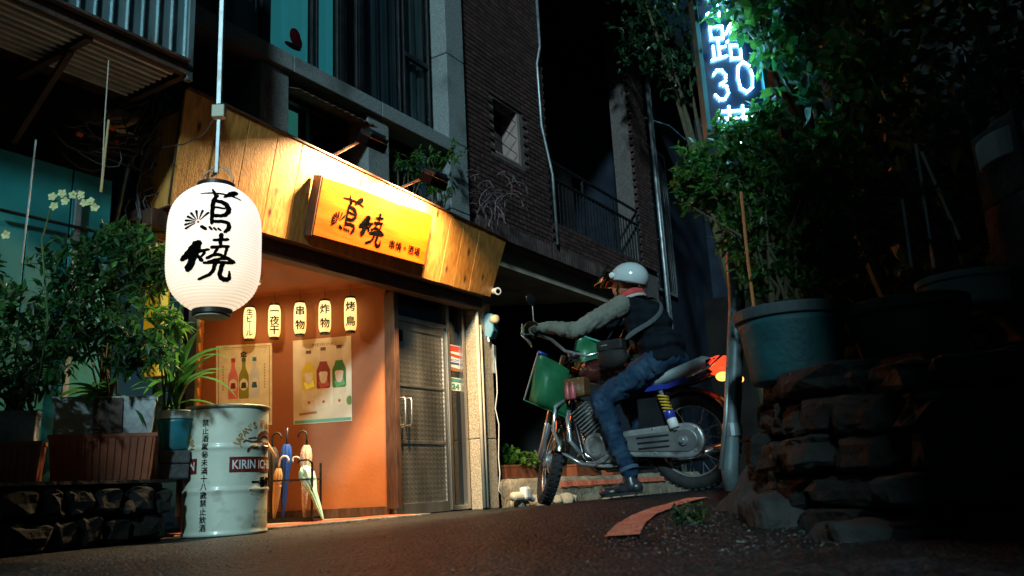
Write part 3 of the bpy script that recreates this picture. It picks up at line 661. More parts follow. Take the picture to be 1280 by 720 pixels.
# ------------------------------------------------------------------ pine fascia, boards leaning out at the top
fas = thing('wooden_fascia', 'knotty pine plank fascia leaning out over the eatery door and alcove', 'fascia', Fp(-.8, .4, 2.4))
S_L, S_R = -2.93, 1.36
def ztop(s): return 3.30 + (3.10 - 3.30) * (s - S_L) / (S_R - S_L)
def Fa(s, t, d=0.):           # on the leaning face: t from bottom 0 to top 1, d proud of it
    zt = ztop(s); o = .35 + .20 * t; z = 2.42 + (zt - 2.42) * t; n = nrm(N * (zt - 2.42) - UP * .20); return Fp(s, o, z) + n * d
def s_edge(s, t): return s + (.10 * t if s > S_R - .01 else (-.05 * t if s < S_L + .01 else 0))
edges = [S_L]; rg = random.Random(11)
while edges[-1] < S_R - .22: edges.append(edges[-1] + rg.uniform(.24, .31))
edges[-1] = S_R - .0
for i in range(len(edges) - 1):
    a, b = edges[i], edges[i + 1]; gp = .0025; dz = rg.uniform(0, .006)
    q = lambda s, t, d: Fa(s_edge(s, t), t, d)
    lo = -.004 if i % 2 else .0
    pr_ = [q(a + gp, lo, dz), q(b - gp, lo, dz), q(b - gp if i < len(edges) - 2 else b, 1, dz), q(a + gp if i else a, 1, dz)]
    pb_ = [q(a + gp, lo, -.022), q(b - gp, lo, -.022), q(b - gp if i < len(edges) - 2 else b, 1, -.022), q(a + gp if i else a, 1, -.022)]
    MB().hexa(pb_, pr_).build('plank', M_PLANK, fas, bevel=.003)
MB().hexa([Fa(S_L, .02, -.05), Fa(S_R, .02, -.05), Fa(S_R + .1, .98, -.05), Fa(S_L - .05, .98, -.05)], [Fa(S_L, .02, -.025), Fa(S_R, .02, -.025), Fa(S_R + .1, .98, -.025), Fa(S_L - .05, .98, -.025)]).build('backing', M_BEAM, fas)
MB().hexa([Fa(S_L - .05, 1.005, -.07), Fa(S_R + .1, 1.005, -.07), Fa(S_R + .1, 1.03, -.07), Fa(S_L - .05, 1.03, -.07)], [Fa(S_L - .05, 1.005, .02), Fa(S_R + .1, 1.005, .02), Fa(S_R + .1, 1.03, .02), Fa(S_L - .05, 1.03, .02)]).build('top_cap', M_BEAM, fas, bevel=.004)
# closed top and left end, so the fascia is a real box
MB().prism([Fp(S_L, .30, 3.22), Fp(S_R, .30, 3.04), Fp(S_R, -.3, 3.04), Fp(S_L, -.3, 3.22)], (0, 0, .02)).build('top_board', M_BEAM, fas)
MB().prism([Fp(S_R - .03, .33, 2.44), Fp(S_R - .03, .5, 3.06), Fp(S_R - .03, -.1, 3.06), Fp(S_R - .03, -.1, 2.44)], D * .02).build('end_board', M_PLANK, fas)
MB().prism([Fp(S_L + .02, .33, 2.44), Fp(S_L + .02, .5, 3.2), Fp(S_L + .02, -.1, 3.2), Fp(S_L + .02, -.1, 2.44)], D * .02).build('end_board', M_PLANK, fas)
MB().box(Fp(-.84, .26, 2.425), (4.2, .16, .012), RF).build('underside', M_BEAM, fas)

# hanging sign board
_p0 = Fa(0, 0, .115); _n = nrm(np.cross(Fa(1, 0) - Fa(0, 0), Fa(0, 1) - Fa(0, 0)))
if _n @ N < 0: _n = -_n
TL, TR, BL, BR = [onplane(x, y, _p0, _n) for x, y in ((404, 223), (541, 267), (391, 291), (530, 333))]
eu = nrm(TR - TL + BR - BL); ev = nrm(np.cross(_n, eu)); 
if ev[2] < 0: ev = -ev
cen = (TL + TR + BL + BR) / 4; SWd = (np.linalg.norm(TR - TL) + np.linalg.norm(BR - BL)) / 2; SHt = (np.linalg.norm(TL - BL) + np.linalg.norm(TR - BR)) / 2
RSg = np.column_stack([eu, _n, ev])
sg = thing('sign_board', 'amber wooden sign board with black brush lettering on the pine fascia', 'sign', cen - UP * SHt / 2)
MB().box(cen - _n * .02, (SWd, .04, SHt), RSg).build('board', M_SIGNW, sg, bevel=.004)
for sgn in (-1, 1): MB().box(cen - _n * .055 + eu * sgn * (SWd / 2 + .004), (.03, .10, SHt + .02), RSg).build('side_frame', M_BEAM, sg, bevel=.003)
MB().box(cen - _n * .075, (SWd - .1, .05, SHt * .5), RSg).build('bracket', M_IRON, sg)
def on_sign(px, py):
    p = onplane(px, py, cen, _n); return (p - cen) @ eu, (p - cen) @ ev
# brush characters, strokes measured off the lantern (image units)
CH1 = [([(180, 150), (230, 147), (300, 151), (354, 165)], [5, 9, 9, 6]), ([(230, 124), (247, 168)], [8, 15]), ([(332, 128), (314, 140), (282, 165)], [24, 26, 10]),
       ([(252, 160), (236, 190), (232, 240), (231, 300)], [13, 17, 16, 14]), ([(240, 188), (285, 200), (302, 232), (284, 258), (244, 266)], [14, 20, 20, 16, 12]),
       ([(243, 222), (284, 226)], [9, 9]), ([(236, 262), (290, 262)], [14, 10]), ([(234, 292), (296, 292), (304, 318), (288, 338)], [13, 15, 18, 12]),
       ([(188, 316), (206, 328)], [13, 13]), ([(222, 318), (232, 330)], [9, 9]), ([(241, 322), (251, 332)], [9, 8]), ([(259, 324), (270, 332)], [9, 8])]
CH2 = [([(112, 462), (140, 438), (172, 398)], [20, 30, 34]), ([(178, 392), (166, 440), (140, 506)], [26, 26, 30]), ([(126, 458), (172, 436), (222, 424)], [18, 16, 10]), ([(172, 446), (194, 474)], [10, 16]), ([(205, 440), (188, 462)], [12, 8]),
       ([(274, 352), (270, 396)], [18, 14]), ([(242, 380), (302, 372)], [11, 13]), ([(234, 414), (306, 404)], [14, 12]), ([(262, 410), (244, 448)], [13, 10]), ([(300, 406), (292, 446)], [13, 10]),
       ([(216, 464), (262, 446), (330, 474)], [13, 13, 16]), ([(222, 482), (270, 466), (314, 462)], [12, 12, 10]), ([(204, 486), (326, 478)], [11, 13]), ([(252, 484), (236, 530), (184, 556)], [16, 14, 10]), ([(284, 482), (272, 536), (290, 554), (312, 548), (312, 518)], [17, 17, 18, 16, 7])]
FAN = [((173 + 13 * math.cos(a), 294 - 13 * math.sin(a)), (173 + r * math.cos(a), 294 - r * math.sin(a))) for a, r in zip([math.radians(q) for q in (206, 187, 166, 146, 125, 100, 72, 46)], (57, 55, 54, 54, 54, 54, 56, 60))]
def chars(mb, fn, chs, fan=None):
    for ch in chs:
        for pts, ws in ch: stroke(mb, pts, ws, fn)
    if fan is not None:
        for a, b in FAN: stroke(mb, [a, b], [3, 10], fn, n=2)
def boxmap(src, dst, fn):    # image box -> sign box
    (x0, y0, x1, y1), (u0, v0, u1, v1) = src, dst
    return lambda x, y: fn(u0 + (x - x0) / (x1 - x0) * (u1 - u0), v0 + (y - y0) / (y1 - y0) * (v1 - v0))
def sgp(u, v): return cen + eu * u + ev * v + _n * .003
def zpx(x, y): return (380 + x / 5.144, 210 + y / 5.144)
def ubox(x0, y0, x1, y1):
    c = on_sign(*zpx((x0 + x1) / 2, (y0 + y1) / 2)); l = on_sign(*zpx(x0, (y0 + y1) / 2)); r_ = on_sign(*zpx(x1, (y0 + y1) / 2)); t_ = on_sign(*zpx((x0 + x1) / 2, y0)); b_ = on_sign(*zpx((x0 + x1) / 2, y1))
    return (l[0], t_[1], r_[0], b_[1])
mb = MB(); f1 = boxmap((118, 120, 355, 342), ubox(185, 165, 375, 415), sgp); chars(mb, f1, [CH1], True)
f2 = boxmap((105, 350, 330, 565), ubox(350, 280, 515, 500), sgp); chars(mb, f2, [CH2])
ux = ubox(540, 462, 750, 566); k = '串燒。酒場'
for i, ch in enumerate(k):
    u = ux[0] + (ux[2] - ux[0]) * (i + .5) / 5; sz = (ux[2] - ux[0]) / 5.2
    put_text(mb, ch, sz, lambda x, y: sgp(x, y), .002, (u, (ux[1] + ux[3]) / 2 - .0))
mb.build('lettering', M_INK, sg, norm=False, kind='stuff')
print('sign size', SWd, SHt)

# two floodlights on arms above the fascia, the light of the sign
M_LAMPW = mat('warm_led_lens', (.9, .8, .6), rough=.3, emit=(1., .72, .36), estr=26.)
def flood(s, o, z, label, arm):
    p = Fp(s, o, z); t = thing('floodlight', label, 'floodlight', Fp(s, .42, z - .12), 'floodlights on arms above the fascia')
    aim = nrm(-N * .55 - UP * .85); up2 = nrm(np.cross(aim, D)); R = np.column_stack([D, up2, -aim])
    MB().box(p - aim * .035, (.24, .15, .05), R).build('housing', M_DARKFR, t, bevel=.01)
    fins = MB()
    for k in range(6): fins.box(p - aim * .07 + D * (-.075 + k * .03), (.008, .12, .03), R)
    fins.build('cooling_fins', M_DARKFR, t)
    MB().box(p + aim * -.008, (.17, .12, .006), R).build('lens', M_LAMPW, t)
    hd_ = MB()
    for q_, sz_ in ((D * .12, (.006, .16, .085)), (-D * .12, (.006, .16, .085)), (up2 * .078, (.246, .006, .085)), (-up2 * .078, (.246, .006, .085))): hd_.box(p + q_ + aim * .03, sz_, R)
    hd_.build('hood', mat('matt_black_hood', (.004, .004, .004), rough=.95, spec=0.), t)
    MB().bar(Fp(s - .12, .40, ztop(s) + .03), p - aim * .075, .02, .02).build('arm', M_RUST, t)
    ld = bpy.data.lights.new('floodlight_lamp', 'AREA'); ld.shape = 'RECTANGLE'; ld.size = .16; ld.size_y = .11; ld.energy = 250; ld.color = (1., .70, .36); ld.spread = math.radians(172)
    lo = bpy.data.objects.new('floodlight_lamp', ld); COL.objects.link(lo); lo.parent = t
    M = Matrix.Identity(4)
    for i in range(3): M[i][0] = R[i][0]; M[i][1] = R[i][1]; M[i][2] = R[i][2]; M[i][3] = (p + aim * .004)[i]
    lo.matrix_basis = W[t].inverted() @ M
    return t
flood(-1.28, .90, 3.36, 'black floodlight on a timber arm above the left half of the amber sign', 1)
flood(-.34, .88, 3.27, 'black floodlight on a timber arm above the sign end near the sprawling weeds', 2)

# ------------------------------------------------------------------ big paper lantern on its conduit
def lantern_profile(R, H, cap_r, n=64, e=2.5):
    pr = []
    for i in range(n + 1):
        u = -1 + 2 * i / n; r = R * (1 - abs(u) ** e * (1 - cap_r / R)); pr.append((r, u))
    return pr
def papermat(name, top, bot, z0, z1, strength, ribs=0.):
    m = bpy.data.materials.new(name); m.use_nodes = True; t = m.node_tree; L = t.links; b = t.nodes['Principled BSDF']; MATS[name] = m
    b.inputs['Base Color'].default_value = (.62, .58, .5, 1); b.inputs['Roughness'].default_value = .75
    tc = t.nodes.new('ShaderNodeTexCoord'); sx = t.nodes.new('ShaderNodeSeparateXYZ'); L.new(tc.outputs['Object'], sx.inputs[0])
    mr = t.nodes.new('ShaderNodeMapRange'); mr.inputs[1].default_value = z0; mr.inputs[2].default_value = z1; L.new(sx.outputs[2], mr.inputs[0])
    no = t.nodes.new('ShaderNodeTexNoise'); no.inputs['Scale'].default_value = 9; no.inputs['Detail'].default_value = 6; L.new(tc.outputs['Object'], no.inputs[0])
    ad = t.nodes.new('ShaderNodeMath'); ad.operation = 'MULTIPLY_ADD'; ad.inputs[1].default_value = .25; ad.inputs[2].default_value = -.12; L.new(no.outputs['Fac'], ad.inputs[0])
    a2 = t.nodes.new('ShaderNodeMath'); L.new(ad.outputs[0], a2.inputs[0]); L.new(mr.outputs[0], a2.inputs[1])
    rp = t.nodes.new('ShaderNodeValToRGB'); rp.color_ramp.elements[0].color = (*bot, 1); rp.color_ramp.elements[1].color = (*top, 1); L.new(a2.outputs[0], rp.inputs[0])
    L.new(rp.outputs[0], b.inputs['Emission Color']); b.inputs['Emission Strength'].default_value = strength
    if ribs:                                  # bamboo ribs hold back some of the light of the bulb
        a_ = t.nodes.new('ShaderNodeMath'); a_.operation = 'MULTIPLY'; a_.inputs[1].default_value = 2 * math.pi * ribs; L.new(sx.outputs[2], a_.inputs[0])
        s_ = t.nodes.new('ShaderNodeMath'); s_.operation = 'SINE'; L.new(a_.outputs[0], s_.inputs[0]); q_ = t.nodes.new('ShaderNodeMapRange'); q_.inputs[1].default_value = -1; q_.inputs[2].default_value = 1; q_.inputs[3].default_value = strength * .80; q_.inputs[4].default_value = strength * 1.06
        L.new(s_.outputs[0], q_.inputs[0]); L.new(q_.outputs[0], b.inputs['Emission Strength'])
    return m
LY = 5.2; lc = P(268, 311, LY); LR = .292; LHH = .415
ln_ = thing('paper_lantern', 'large glowing white paper lantern with black brush characters and a fan', 'lantern', lc - UP * .48)
M_PAPER = papermat('lit_white_paper', (1., .92, .84), (.95, .72, .46), .0, .75, .93, ribs=46 / .83)
pr = []
nrib = 46
for i in range(nrib * 4 + 1):
    u = -1 + 2 * i / (nrib * 4); r = LR * (1 - abs(u) ** 4.3 * .60); r += .0034 * math.cos(2 * math.pi * i / 4); pr.append((r, u * LHH))
MB().lathe(pr, lc, n=72, cap=False).build('paper_shell', M_PAPER, ln_, smooth=True)
M_BAND = mat('black_lacquer', (.008, .008, .009), (.02, .018, .016), rough=.4)
MB().lathe([(.108, -.012), (.121, -.004), (.121, .034), (.112, .038), (.08, .038), (.08, -.012)], lc + UP * (LHH - .008), n=48, cap=False).build('top_ring', M_BAND, ln_, smooth=False)
MB().lathe([(.112, .012), (.124, .002), (.124, -.036), (.112, -.042), (.09, -.042)], lc - UP * (LHH - .008), n=48, cap=False).build('bottom_ring', M_BAND, ln_)
MB().lathe([(.10, 0), (.108, .002), (.108, .012), (.10, .014)], lc - UP * (LHH + .044), n=40).build('base_disc', mat('pale_wood_disc', (.5, .42, .3), (.6, .5, .36), rough=.6), ln_)
mb = MB(); mb.tube([lc + UP * (LHH + .04) + V(.105 * math.cos(a), .02, .12 * math.sin(a)) for a in np.linspace(0.05, math.pi - .05, 13)], .005, 6); mb.build('wire_bail', M_ALU, ln_, smooth=True)
vd = nrm(V(lc[0], lc[1], 0)); vr = V(vd[1], -vd[0], 0)         # towards / across the view
def lan_map(cx, cy, k):
    def fn(x, y):
        u = (x - cx) * k; v = -(y - cy) * k; uu = min(1, abs(v) / LHH); r = LR * (1 - uu ** 4.3 * .60) + .0055
        a = max(-1.4, min(1.4, u / r)); a = math.asin(max(-.98, min(.98, u / r)))
        return lc - vd * r * math.cos(a) + vr * r * math.sin(a) + UP * v
    return fn
KL = LR / 212.
mb = MB(); fnl = lan_map(246, 358, KL); chars(mb, fnl, [CH1, CH2], True); mb.build('lettering', M_INK, ln_, norm=False)
mb = MB(); mb.add([fnl(173 + 6 * math.cos(a), 294 + 6 * math.sin(a)) for a in np.linspace(0, 6.28, 12, endpoint=False)], [tuple(range(12))]); mb.build('red_dot', M_RPR, ln_)
# conduit with junction box that the lantern hangs from
ptop = P(279, -30, LY); pbot = lc + UP * (LHH + .11); pbot[0] = P(271, 212, LY)[0]
cd = thing('hanging_conduit', 'square grey steel conduit with cream junction box holding the big lantern', 'conduit', pbot)
MB().bar(pbot, P(274, 150, LY), .026, .026, up=V(0, 1, 0)).build('tube', M_ALU, cd, bevel=.003)
MB().bar(P(274, 131, LY), ptop, .032, .032, up=V(0, 1, 0)).build('tube', M_ALU, cd, bevel=.003)
MB().box(P(274, 140, LY), (.085, .06, .09), np.eye(3)).build('junction_box', mat('cream_plastic', (.5, .5, .36), (.58, .57, .42), rough=.5), cd, bevel=.006)
rg = random.Random(4)
MB().tube([P(274, 140, LY), P(255, 168, LY + .1), P(230, 180, LY + .2), P(200, 185, LY + .6)], .004, 6).build('wire', M_CABLE, cd, smooth=True)
MB().tube([pbot, pbot + V(-.03, 0, -.02), lc + UP * (LHH + .165) + V(-.01, .02, 0)], .007, 6).build('hook', M_IRON, cd, smooth=True)
MB().bar(ptop + V(0, 0, -.02), ptop + V(-.5, 1.3, .3), .03, .03).build('arm', M_ALU, cd)

# ------------------------------------------------------------------ five small lanterns in the alcove
M_PAP2 = papermat('lit_cream_paper', (1., .76, .30), (1., .55, .15), .02, .36, 1.3)
words = ['生ビール', '一夜干', '串物', '炸物', '烤鳥']
LANT = ['small lit paper lantern next to the big lantern, four small characters', 'small lit paper lantern above the right half of the cream poster, three bold characters', 'middle one of the five small lit lanterns, above the left edge of the sepia poster',
        'small lit paper lantern above the middle of the sepia poster, two characters', 'small lit paper lantern beside the brown door post, two characters']
seeds = [(312, 383, 426), (343, 380, 424), (375, 377, 420), (406, 374.5, 418), (438, 371, 416)]
for i, (px, y0, y1) in enumerate(seeds):
    a = onplane(px, y0, Wp(0, .13, 0), WN); b = onplane(px, y1, Wp(0, .13, 0), WN); h = a[2] - b[2]; c = (a + b) / 2; R = .064
    t = thing('small_lantern', LANT[i], 'lantern', b, 'row of small lanterns in the alcove')
    pr = []
    for j in range(49):
        u = -1 + 2 * j / 48; pr.append((R * (1 - abs(u) ** 5 * .28) + .0012 * math.cos(math.pi * j), u * (h / 2 - .02)))
    MB().lathe(pr, c, n=32, cap=False).build('paper_shell', M_PAP2, t, smooth=True)
    MB().lathe([(.046, 0), (.05, .004), (.05, .022), (.03, .022)], c + UP * (h / 2 - .022), n=24).build('top_ring', M_BAND, t)
    MB().lathe([(.046, 0), (.05, -.004), (.05, -.022), (.03, -.022)], c - UP * (h / 2 - .022), n=24).build('bottom_ring', M_BAND, t)
    MB().tube([c + UP * h / 2, V(c[0], c[1], 2.36)], .0025, 5).build('cord', M_IRON, t)
    vd2 = nrm(V(c[0], c[1], 0)); vr2 = V(vd2[1], -vd2[0], 0); mb = MB(); n = len(words[i]); sz = (h - .07) / n
    for j, ch in enumerate(words[i]):
        def fn(x, y):
            a2 = math.asin(max(-.95, min(.95, x / (R + .003)))); return c - vd2 * (R + .0035) * math.cos(a2) + vr2 * (R + .0035) * math.sin(a2) + UP * y
        s2 = min(sz, .105); put_text(mb, ch if ch != 'ー' else '｜', s2 * 1.02, fn, s2 * .022, (.0, (n - 1) / 2 * sz - j * sz), xs=.95, cut=.014)
    mb.build('lettering', M_INK, t, norm=False)

# small lit ceiling lamp of the alcove, peeping out beside the big lantern
cl = onplane(316, 351, (0, 0, 2.33), UP); print('alcove lamp', cl)
ct = thing('ceiling_lamp', 'small round lit lamp on the orange alcove ceiling beside the big lantern', 'ceiling lamp', cl - UP * .05)
MB().lathe([(.09, .03), (.095, .01), (.08, -.03), (.075, -.03)], cl, n=28, cap=False).build('shade', M_WHITE, ct, smooth=True)
MB().lathe([(.072, -.012), (.05, -.03), (.01, -.036)], cl, n=28, cap=False).build('diffuser', mat('warm_lamp_diffuser', (.9, .8, .6), rough=.4, emit=(1., .78, .45), estr=3.), ct, smooth=True)
cld = bpy.data.lights.new('ceiling_lamp_light', 'AREA'); cld.shape = 'DISK'; cld.size = .13; cld.energy = 9.; cld.color = (1., .76, .42)
clo = bpy.data.objects.new('ceiling_lamp_light', cld); COL.objects.link(clo); clo.parent = ct; clo.matrix_basis = W[ct].inverted() @ Matrix.Translation(Vector(cl - UP * .042))

# ------------------------------------------------------------------ posters on the orange wall (flat prints)
def poster(corners, label, paper):
    pts = [onplane(x, y, Wp(0, .006, 0), WN) for x, y in corners]; c = sum(pts) / 4
    t = thing('poster', label, 'poster', V(c[0], c[1], min(p[2] for p in pts)))
    MB().prism(pts, WN * -.003).build('paper', paper, t)
    def fn(u, v, d=.0015): return (pts[0] * (1 - u) + pts[1] * u) * (1 - v) + (pts[3] * (1 - u) + pts[2] * u) * v + WN * d
    return t, fn
def bottle(t, fn, cx, top, bot, w, body, label_m, cap_m, d=.0015, neck=.32):
    h = bot - top; prof = [(.17, .08), (.17, .22), (.22, .28), (.46, .42), (.5, .5), (.5, .95), (.44, 1.0)]
    def poly(pf): return [(cx - q * w, top + r * h) for q, r in pf] + [(cx + q * w, top + r * h) for q, r in pf[::-1]]
    pl = poly(prof); MB().add([fn(x, y, d) for x, y in pl], [tuple(range(len(pl)))]).build('printed_bottle', body, t)
    pl = poly([(.2, 0), (.2, .10)]); MB().add([fn(x, y, d + .0004) for x, y in pl], [tuple(range(len(pl)))]).build('printed_cap', cap_m, t)
    k = [(cx + .42 * w * math.cos(a), top + .66 * h + .15 * h * math.sin(a)) for a in np.linspace(0, 6.28, 16, endpoint=False)]
    MB().add([fn(x, y, d + .0008) for x, y in k], [tuple(range(16))]).build('printed_label', label_m, t)
def pm(n, c, c2=None, r=.45): return mat(n, c, c2 or tuple(min(1, q * 1.15) for q in c), scale=14, rough=r)
M_PCREAM = pm('cream_poster_paper', (.8, .72, .44)); M_PSEP = mat('warm_photo_poster', (.6, .46, .26), (.88, .78, .58), scale=2.6, rough=.35, detail=2)
t, fn = poster([(270, 432.5), (340, 428.5), (340, 531), (270, 535)], 'cream poster with pink, green and blue bottles, partly behind the steel drum', M_PCREAM)
brn = pm('brown_print', (.25, .13, .05))
for (u0, v0, u1, v1) in ((.04, .03, .96, .036), (.04, .964, .96, .97), (.04, .036, .05, .964), (.95, .036, .96, .964), (.075, .052, .925, .055)):
    MB().add([fn(u0, v0), fn(u1, v0), fn(u1, v1), fn(u0, v1)], [(0, 1, 2, 3)]).build('printed_border', brn, t)
mb = MB(); put_text(mb, '傘', .1, lambda x, y: fn(.5 + x, .13 - y), .002, fit=(.12, .085)); mb.build('printed_crest', M_INK, t, norm=False)
for cx, bc, cc in ((.31, (.72, .2, .16), (.45, .05, .03)), (.5, (.25, .26, .03), (.06, .1, .03)), (.69, (.62, .66, .62), (.03, .2, .3))):
    i = int(cx * 100); bottle(t, fn, cx, .165, .665, .18, pm('print_a%d' % i, bc), pm('print_lab', (.75, .68, .5)), pm('print_cap%d' % i, cc))
    MB().add([fn(cx - .035, .47, .003), fn(cx + .035, .47, .003), fn(cx + .05, .54, .003), fn(cx - .05, .54, .003)], [(0, 1, 2, 3)]).build('printed_mark', pm('print_m%d' % i, tuple(q * .5 for q in cc)), t)
for u in (.13, .87):
    mb = MB(); 
    for k in range(9): mb.add([fn(u - .012, .25 + k * .035), fn(u + .012, .25 + k * .035), fn(u + .012, .272 + k * .035), fn(u - .012, .272 + k * .035)], [(0, 1, 2, 3)])
    mb.build('printed_column', pm('pale_brown_print', (.5, .36, .16)), t, kind='stuff')
t, fn = poster([(366, 426), (439, 419.5), (440, 526), (367, 531)], 'sepia poster with yellow, red and green topped clear bottles beside the door post', M_PSEP)
def pr_poly(nm, pts2, m, d): MB().add([fn(x, y, d) for x, y in pts2], [tuple(range(len(pts2)))]).build(nm, m, t)
def sym(cx, pf): return [(cx - a, b) for a, b in pf] + [(cx + a, b) for a, b in pf[::-1]]
for cx, bc, top in ((.27, (.62, .48, .03), .135), (.52, (.24, .025, .015), .11), (.79, (.03, .16, .03), .10)):
    i = int(cx * 100)
    pr_poly('printed_glass', sym(cx, [(.112, .5), (.116, .80), (.10, .835)]), pm('print_glass', (.66, .54, .34)), .0010)
    pr_poly('printed_neck', sym(cx, [(.042, top + .03), (.05, .25), (.07, .30)]), pm('print_neck', (.62, .5, .32)), .0012)
    pr_poly('printed_bottle', sym(cx, [(.06, .28), (.075, .32), (.115, .38), (.118, .58), (.10, .60)]), pm('print_b%d' % i, bc), .0014)
    pr_poly('printed_cap', sym(cx, [(.045, top), (.045, top + .04)]), pm('print_cap_b', (.12, .05, .03)), .0016)
    pr_poly('printed_label', sym(cx, [(.055, .40), (.075, .42), (.06, .50), (.03, .54)]), pm('print_lab2', (.66, .58, .44)), .0018)
    pr_poly('printed_foil', [(cx - .09, .52), (cx + .07, .49), (cx + .10, .57), (cx - .05, .60)], pm('print_f%d' % i, tuple(min(1, q * 1.8 + .05) for q in bc)), .0016)
    pr_poly('printed_base_mark', sym(cx, [(.02, .74), (.02, .77)]), pm('print_red_mark', (.4, .05, .03)), .0014)
MB().add([fn(.02, .955), fn(.99, .955), fn(.99, .99), fn(.02, .99)], [(0, 1, 2, 3)]).build('printed_band', pm('green_band_print', (.12, .36, .24)), t)
MB().add([fn(.1, .87), fn(.4, .86), fn(.4, .885), fn(.1, .9)], [(0, 1, 2, 3)]).build('printed_stick', brn, t)
k = [(.96 + .05 * math.cos(a), .76 + .055 * math.sin(a)) for a in np.linspace(0, 6.28, 14, endpoint=False)]
MB().add([fn(min(.995, x), y) for x, y in k], [tuple(range(14))]).build('printed_fruit', pm('print_fruit', (.12, .2, .03)), t)
mb = MB(); put_text(mb, 'MEIRIN', .1, lambda x, y: fn(.5 + x, .075 - y), 0, fit=(.34, .035)); mb.build('printed_title', pm('print_title', (.3, .2, .1)), t, norm=False)

# ------------------------------------------------------------------ steel drum with beer print
BY = 6.05; b0 = P(281, 662, BY); b0[2] = gz(b0[0], b0[1]) + .004; BR, BH = .289, .885
dr = thing('steel_drum', 'pale mint steel drum printed with red beer lettering beside the umbrella stand', 'drum', b0)
M_MINT = mat('mint_drum_paint', (.56, .60, .48), (.64, .68, .55), scale=5, rough=.38, coat=.2, dirt=(.36, .33, .24), dscale=5.5, dlo=.56, dhi=.74, bump=.12, bscale=9)
pf = [(BR - .012, 0), (BR, .004), (BR, .02), (BR - .006, .03)]
for i in range(1, 60):
    z = .03 + (BH - .06) * i / 60; r = BR - .006
    for zr in (.30, .59): r += .012 * math.exp(-((z - zr) / .011) ** 2)
    pf.append((r, z))
pf += [(BR - .006, BH - .03)]
MB().lathe(pf, b0, n=64, cap=False).build('shell', M_MINT, dr, smooth=True)
MB().lathe([(BR - .006, BH - .03), (BR + .003, BH - .022), (BR + .006, BH - .01), (BR, BH), (BR - .012, BH), (BR - .014, BH - .018), (.01, BH - .02)], b0, n=64, cap=False).build('lid', mat('drum_rim', (.16, .17, .13), (.28, .28, .2), rough=.45, metal=.4), dr, smooth=True)
bvd = nrm(V(b0[0], b0[1], 0)); bvr = V(bvd[1], -bvd[0], 0)
def drum(x, z, lift=.0035):      # x: metres along the circumference from the line facing the street
    r = BR - .006 + lift
    for zr in (.30, .59): r += .012 * math.exp(-((z - zr) / .011) ** 2)
    a = x / BR; return b0 - bvd * r * math.cos(a) + bvr * r * math.sin(a) + UP * z
def dz(py): return BH * (662 - py) / 163.
def dx(px): return BR * math.asin(max(-.99, min(.99, (px - 280.) / 49.5)))
col = '禁止酒駕㊙未滿十八歲禁止飲酒'; mb = MB(); y0, y1 = 522, 651; xx = dx(255)
for i, ch in enumerate(col):
    z = dz(y0 + (y1 - y0) * i / (len(col) - 1)); put_text(mb, ch, .052, lambda x, y: drum(x, y), .0006, (xx, z))
mb.build('black_lettering', M_INK, dr, norm=False)
# dark red name band, left and right piece
def band(name, x0, x1, z0, z1, m, slant=.0):
    mb = MB(); rows = [[drum(x0 + (x1 - x0) * i / 16, z0 - slant * (i / 16) * 0), drum(x0 + (x1 - x0) * i / 16, z1)] for i in range(17)]; mb.sheet(rows); return mb.build(name, m, dr)
M_MAROON = mat('maroon_print', (.13, .014, .012), (.18, .02, .016), rough=.4)
xa = dx(283); band('name_band', xa, xa + .52, dz(585), dz(566), M_MAROON)
mb = MB(); put_text(mb, 'KIRIN ICHIBAN', .1, lambda x, y: drum(x, y, .005), .0015, (xa + .255, dz(575.5)), fit=(.47, .062)); mb.build('white_lettering', M_WHITE, dr, norm=False)
xb = dx(246.5); band('name_band', xb - .52, xb, dz(585), dz(566), M_MAROON)
mb = MB(); put_text(mb, 'KIRIN ICHIBAN', .1, lambda x, y: drum(x, y, .005), .0015, (xb - .255, dz(575.5)), fit=(.47, .062)); mb.build('white_lettering', M_WHITE, dr, norm=False)
# arched brown slogan
M_BROWNP = mat('brown_gold_print', (.36, .15, .03), (.44, .2, .05), rough=.45); mb = MB()
def arch(body, cx, cz, R, a0, a1, size):
    n = len(body)
    for i, ch in enumerate(body):
        if ch == ' ': continue
        a = a0 + (a1 - a0) * i / (n - 1); v, f = text2d(ch, size, .001)
        if ch == "'": v = v + np.array([0, size * .25])
        c, s_ = math.cos(a - math.pi / 2), math.sin(a - math.pi / 2)
        mb.add([drum(cx + R * math.cos(a) + x * c - y * s_, cz + R * math.sin(a) + x * s_ + y * c) for x, y in v], f)
acx = xa + .26; acz = dz(561); arch("JAPAN'S PRIME BREW", acx, acz - .02, .225, math.radians(160), math.radians(20), .062)
arch("JAPAN'S PRIME BREW", xb - .26, acz - .02, .225, math.radians(160), math.radians(20), .062)
mb.build('brown_lettering', M_BROWNP, dr, norm=False, kind='stuff')
# galloping beast emblem in ink strokes
mb = MB(); em = boxmap((300, 160, 435, 300), (dx(297), dz(532), xa + .37, dz(562)), lambda x, z: drum(x, z, .0045))
for pts, ws in (([(360, 215), (380, 185), (410, 178), (440, 200)], [10, 24, 28, 22]), ([(372, 235), (400, 250), (432, 245)], [18, 30, 26]), ([(365, 225), (340, 232), (312, 222)], [12, 8, 6]), ([(350, 250), (326, 268), (320, 290)], [10, 8, 6]), ([(400, 265), (408, 300)], [12, 7]), ([(350, 205), (322, 212)], [6, 5]), ([(312, 222), (304, 232)], [7, 4])): stroke(mb, pts, ws, em)
mb.build('emblem', mat('emblem_print', (.10, .03, .015), (.2, .07, .03), rough=.4), dr, norm=False)
mb = MB(); stroke(mb, [(372, 240), (400, 254), (424, 250)], [5, 8, 6], lambda x, y: em(x, y) - bvd * .001); mb.build('emblem_highlight', M_WHITE, dr, norm=False)
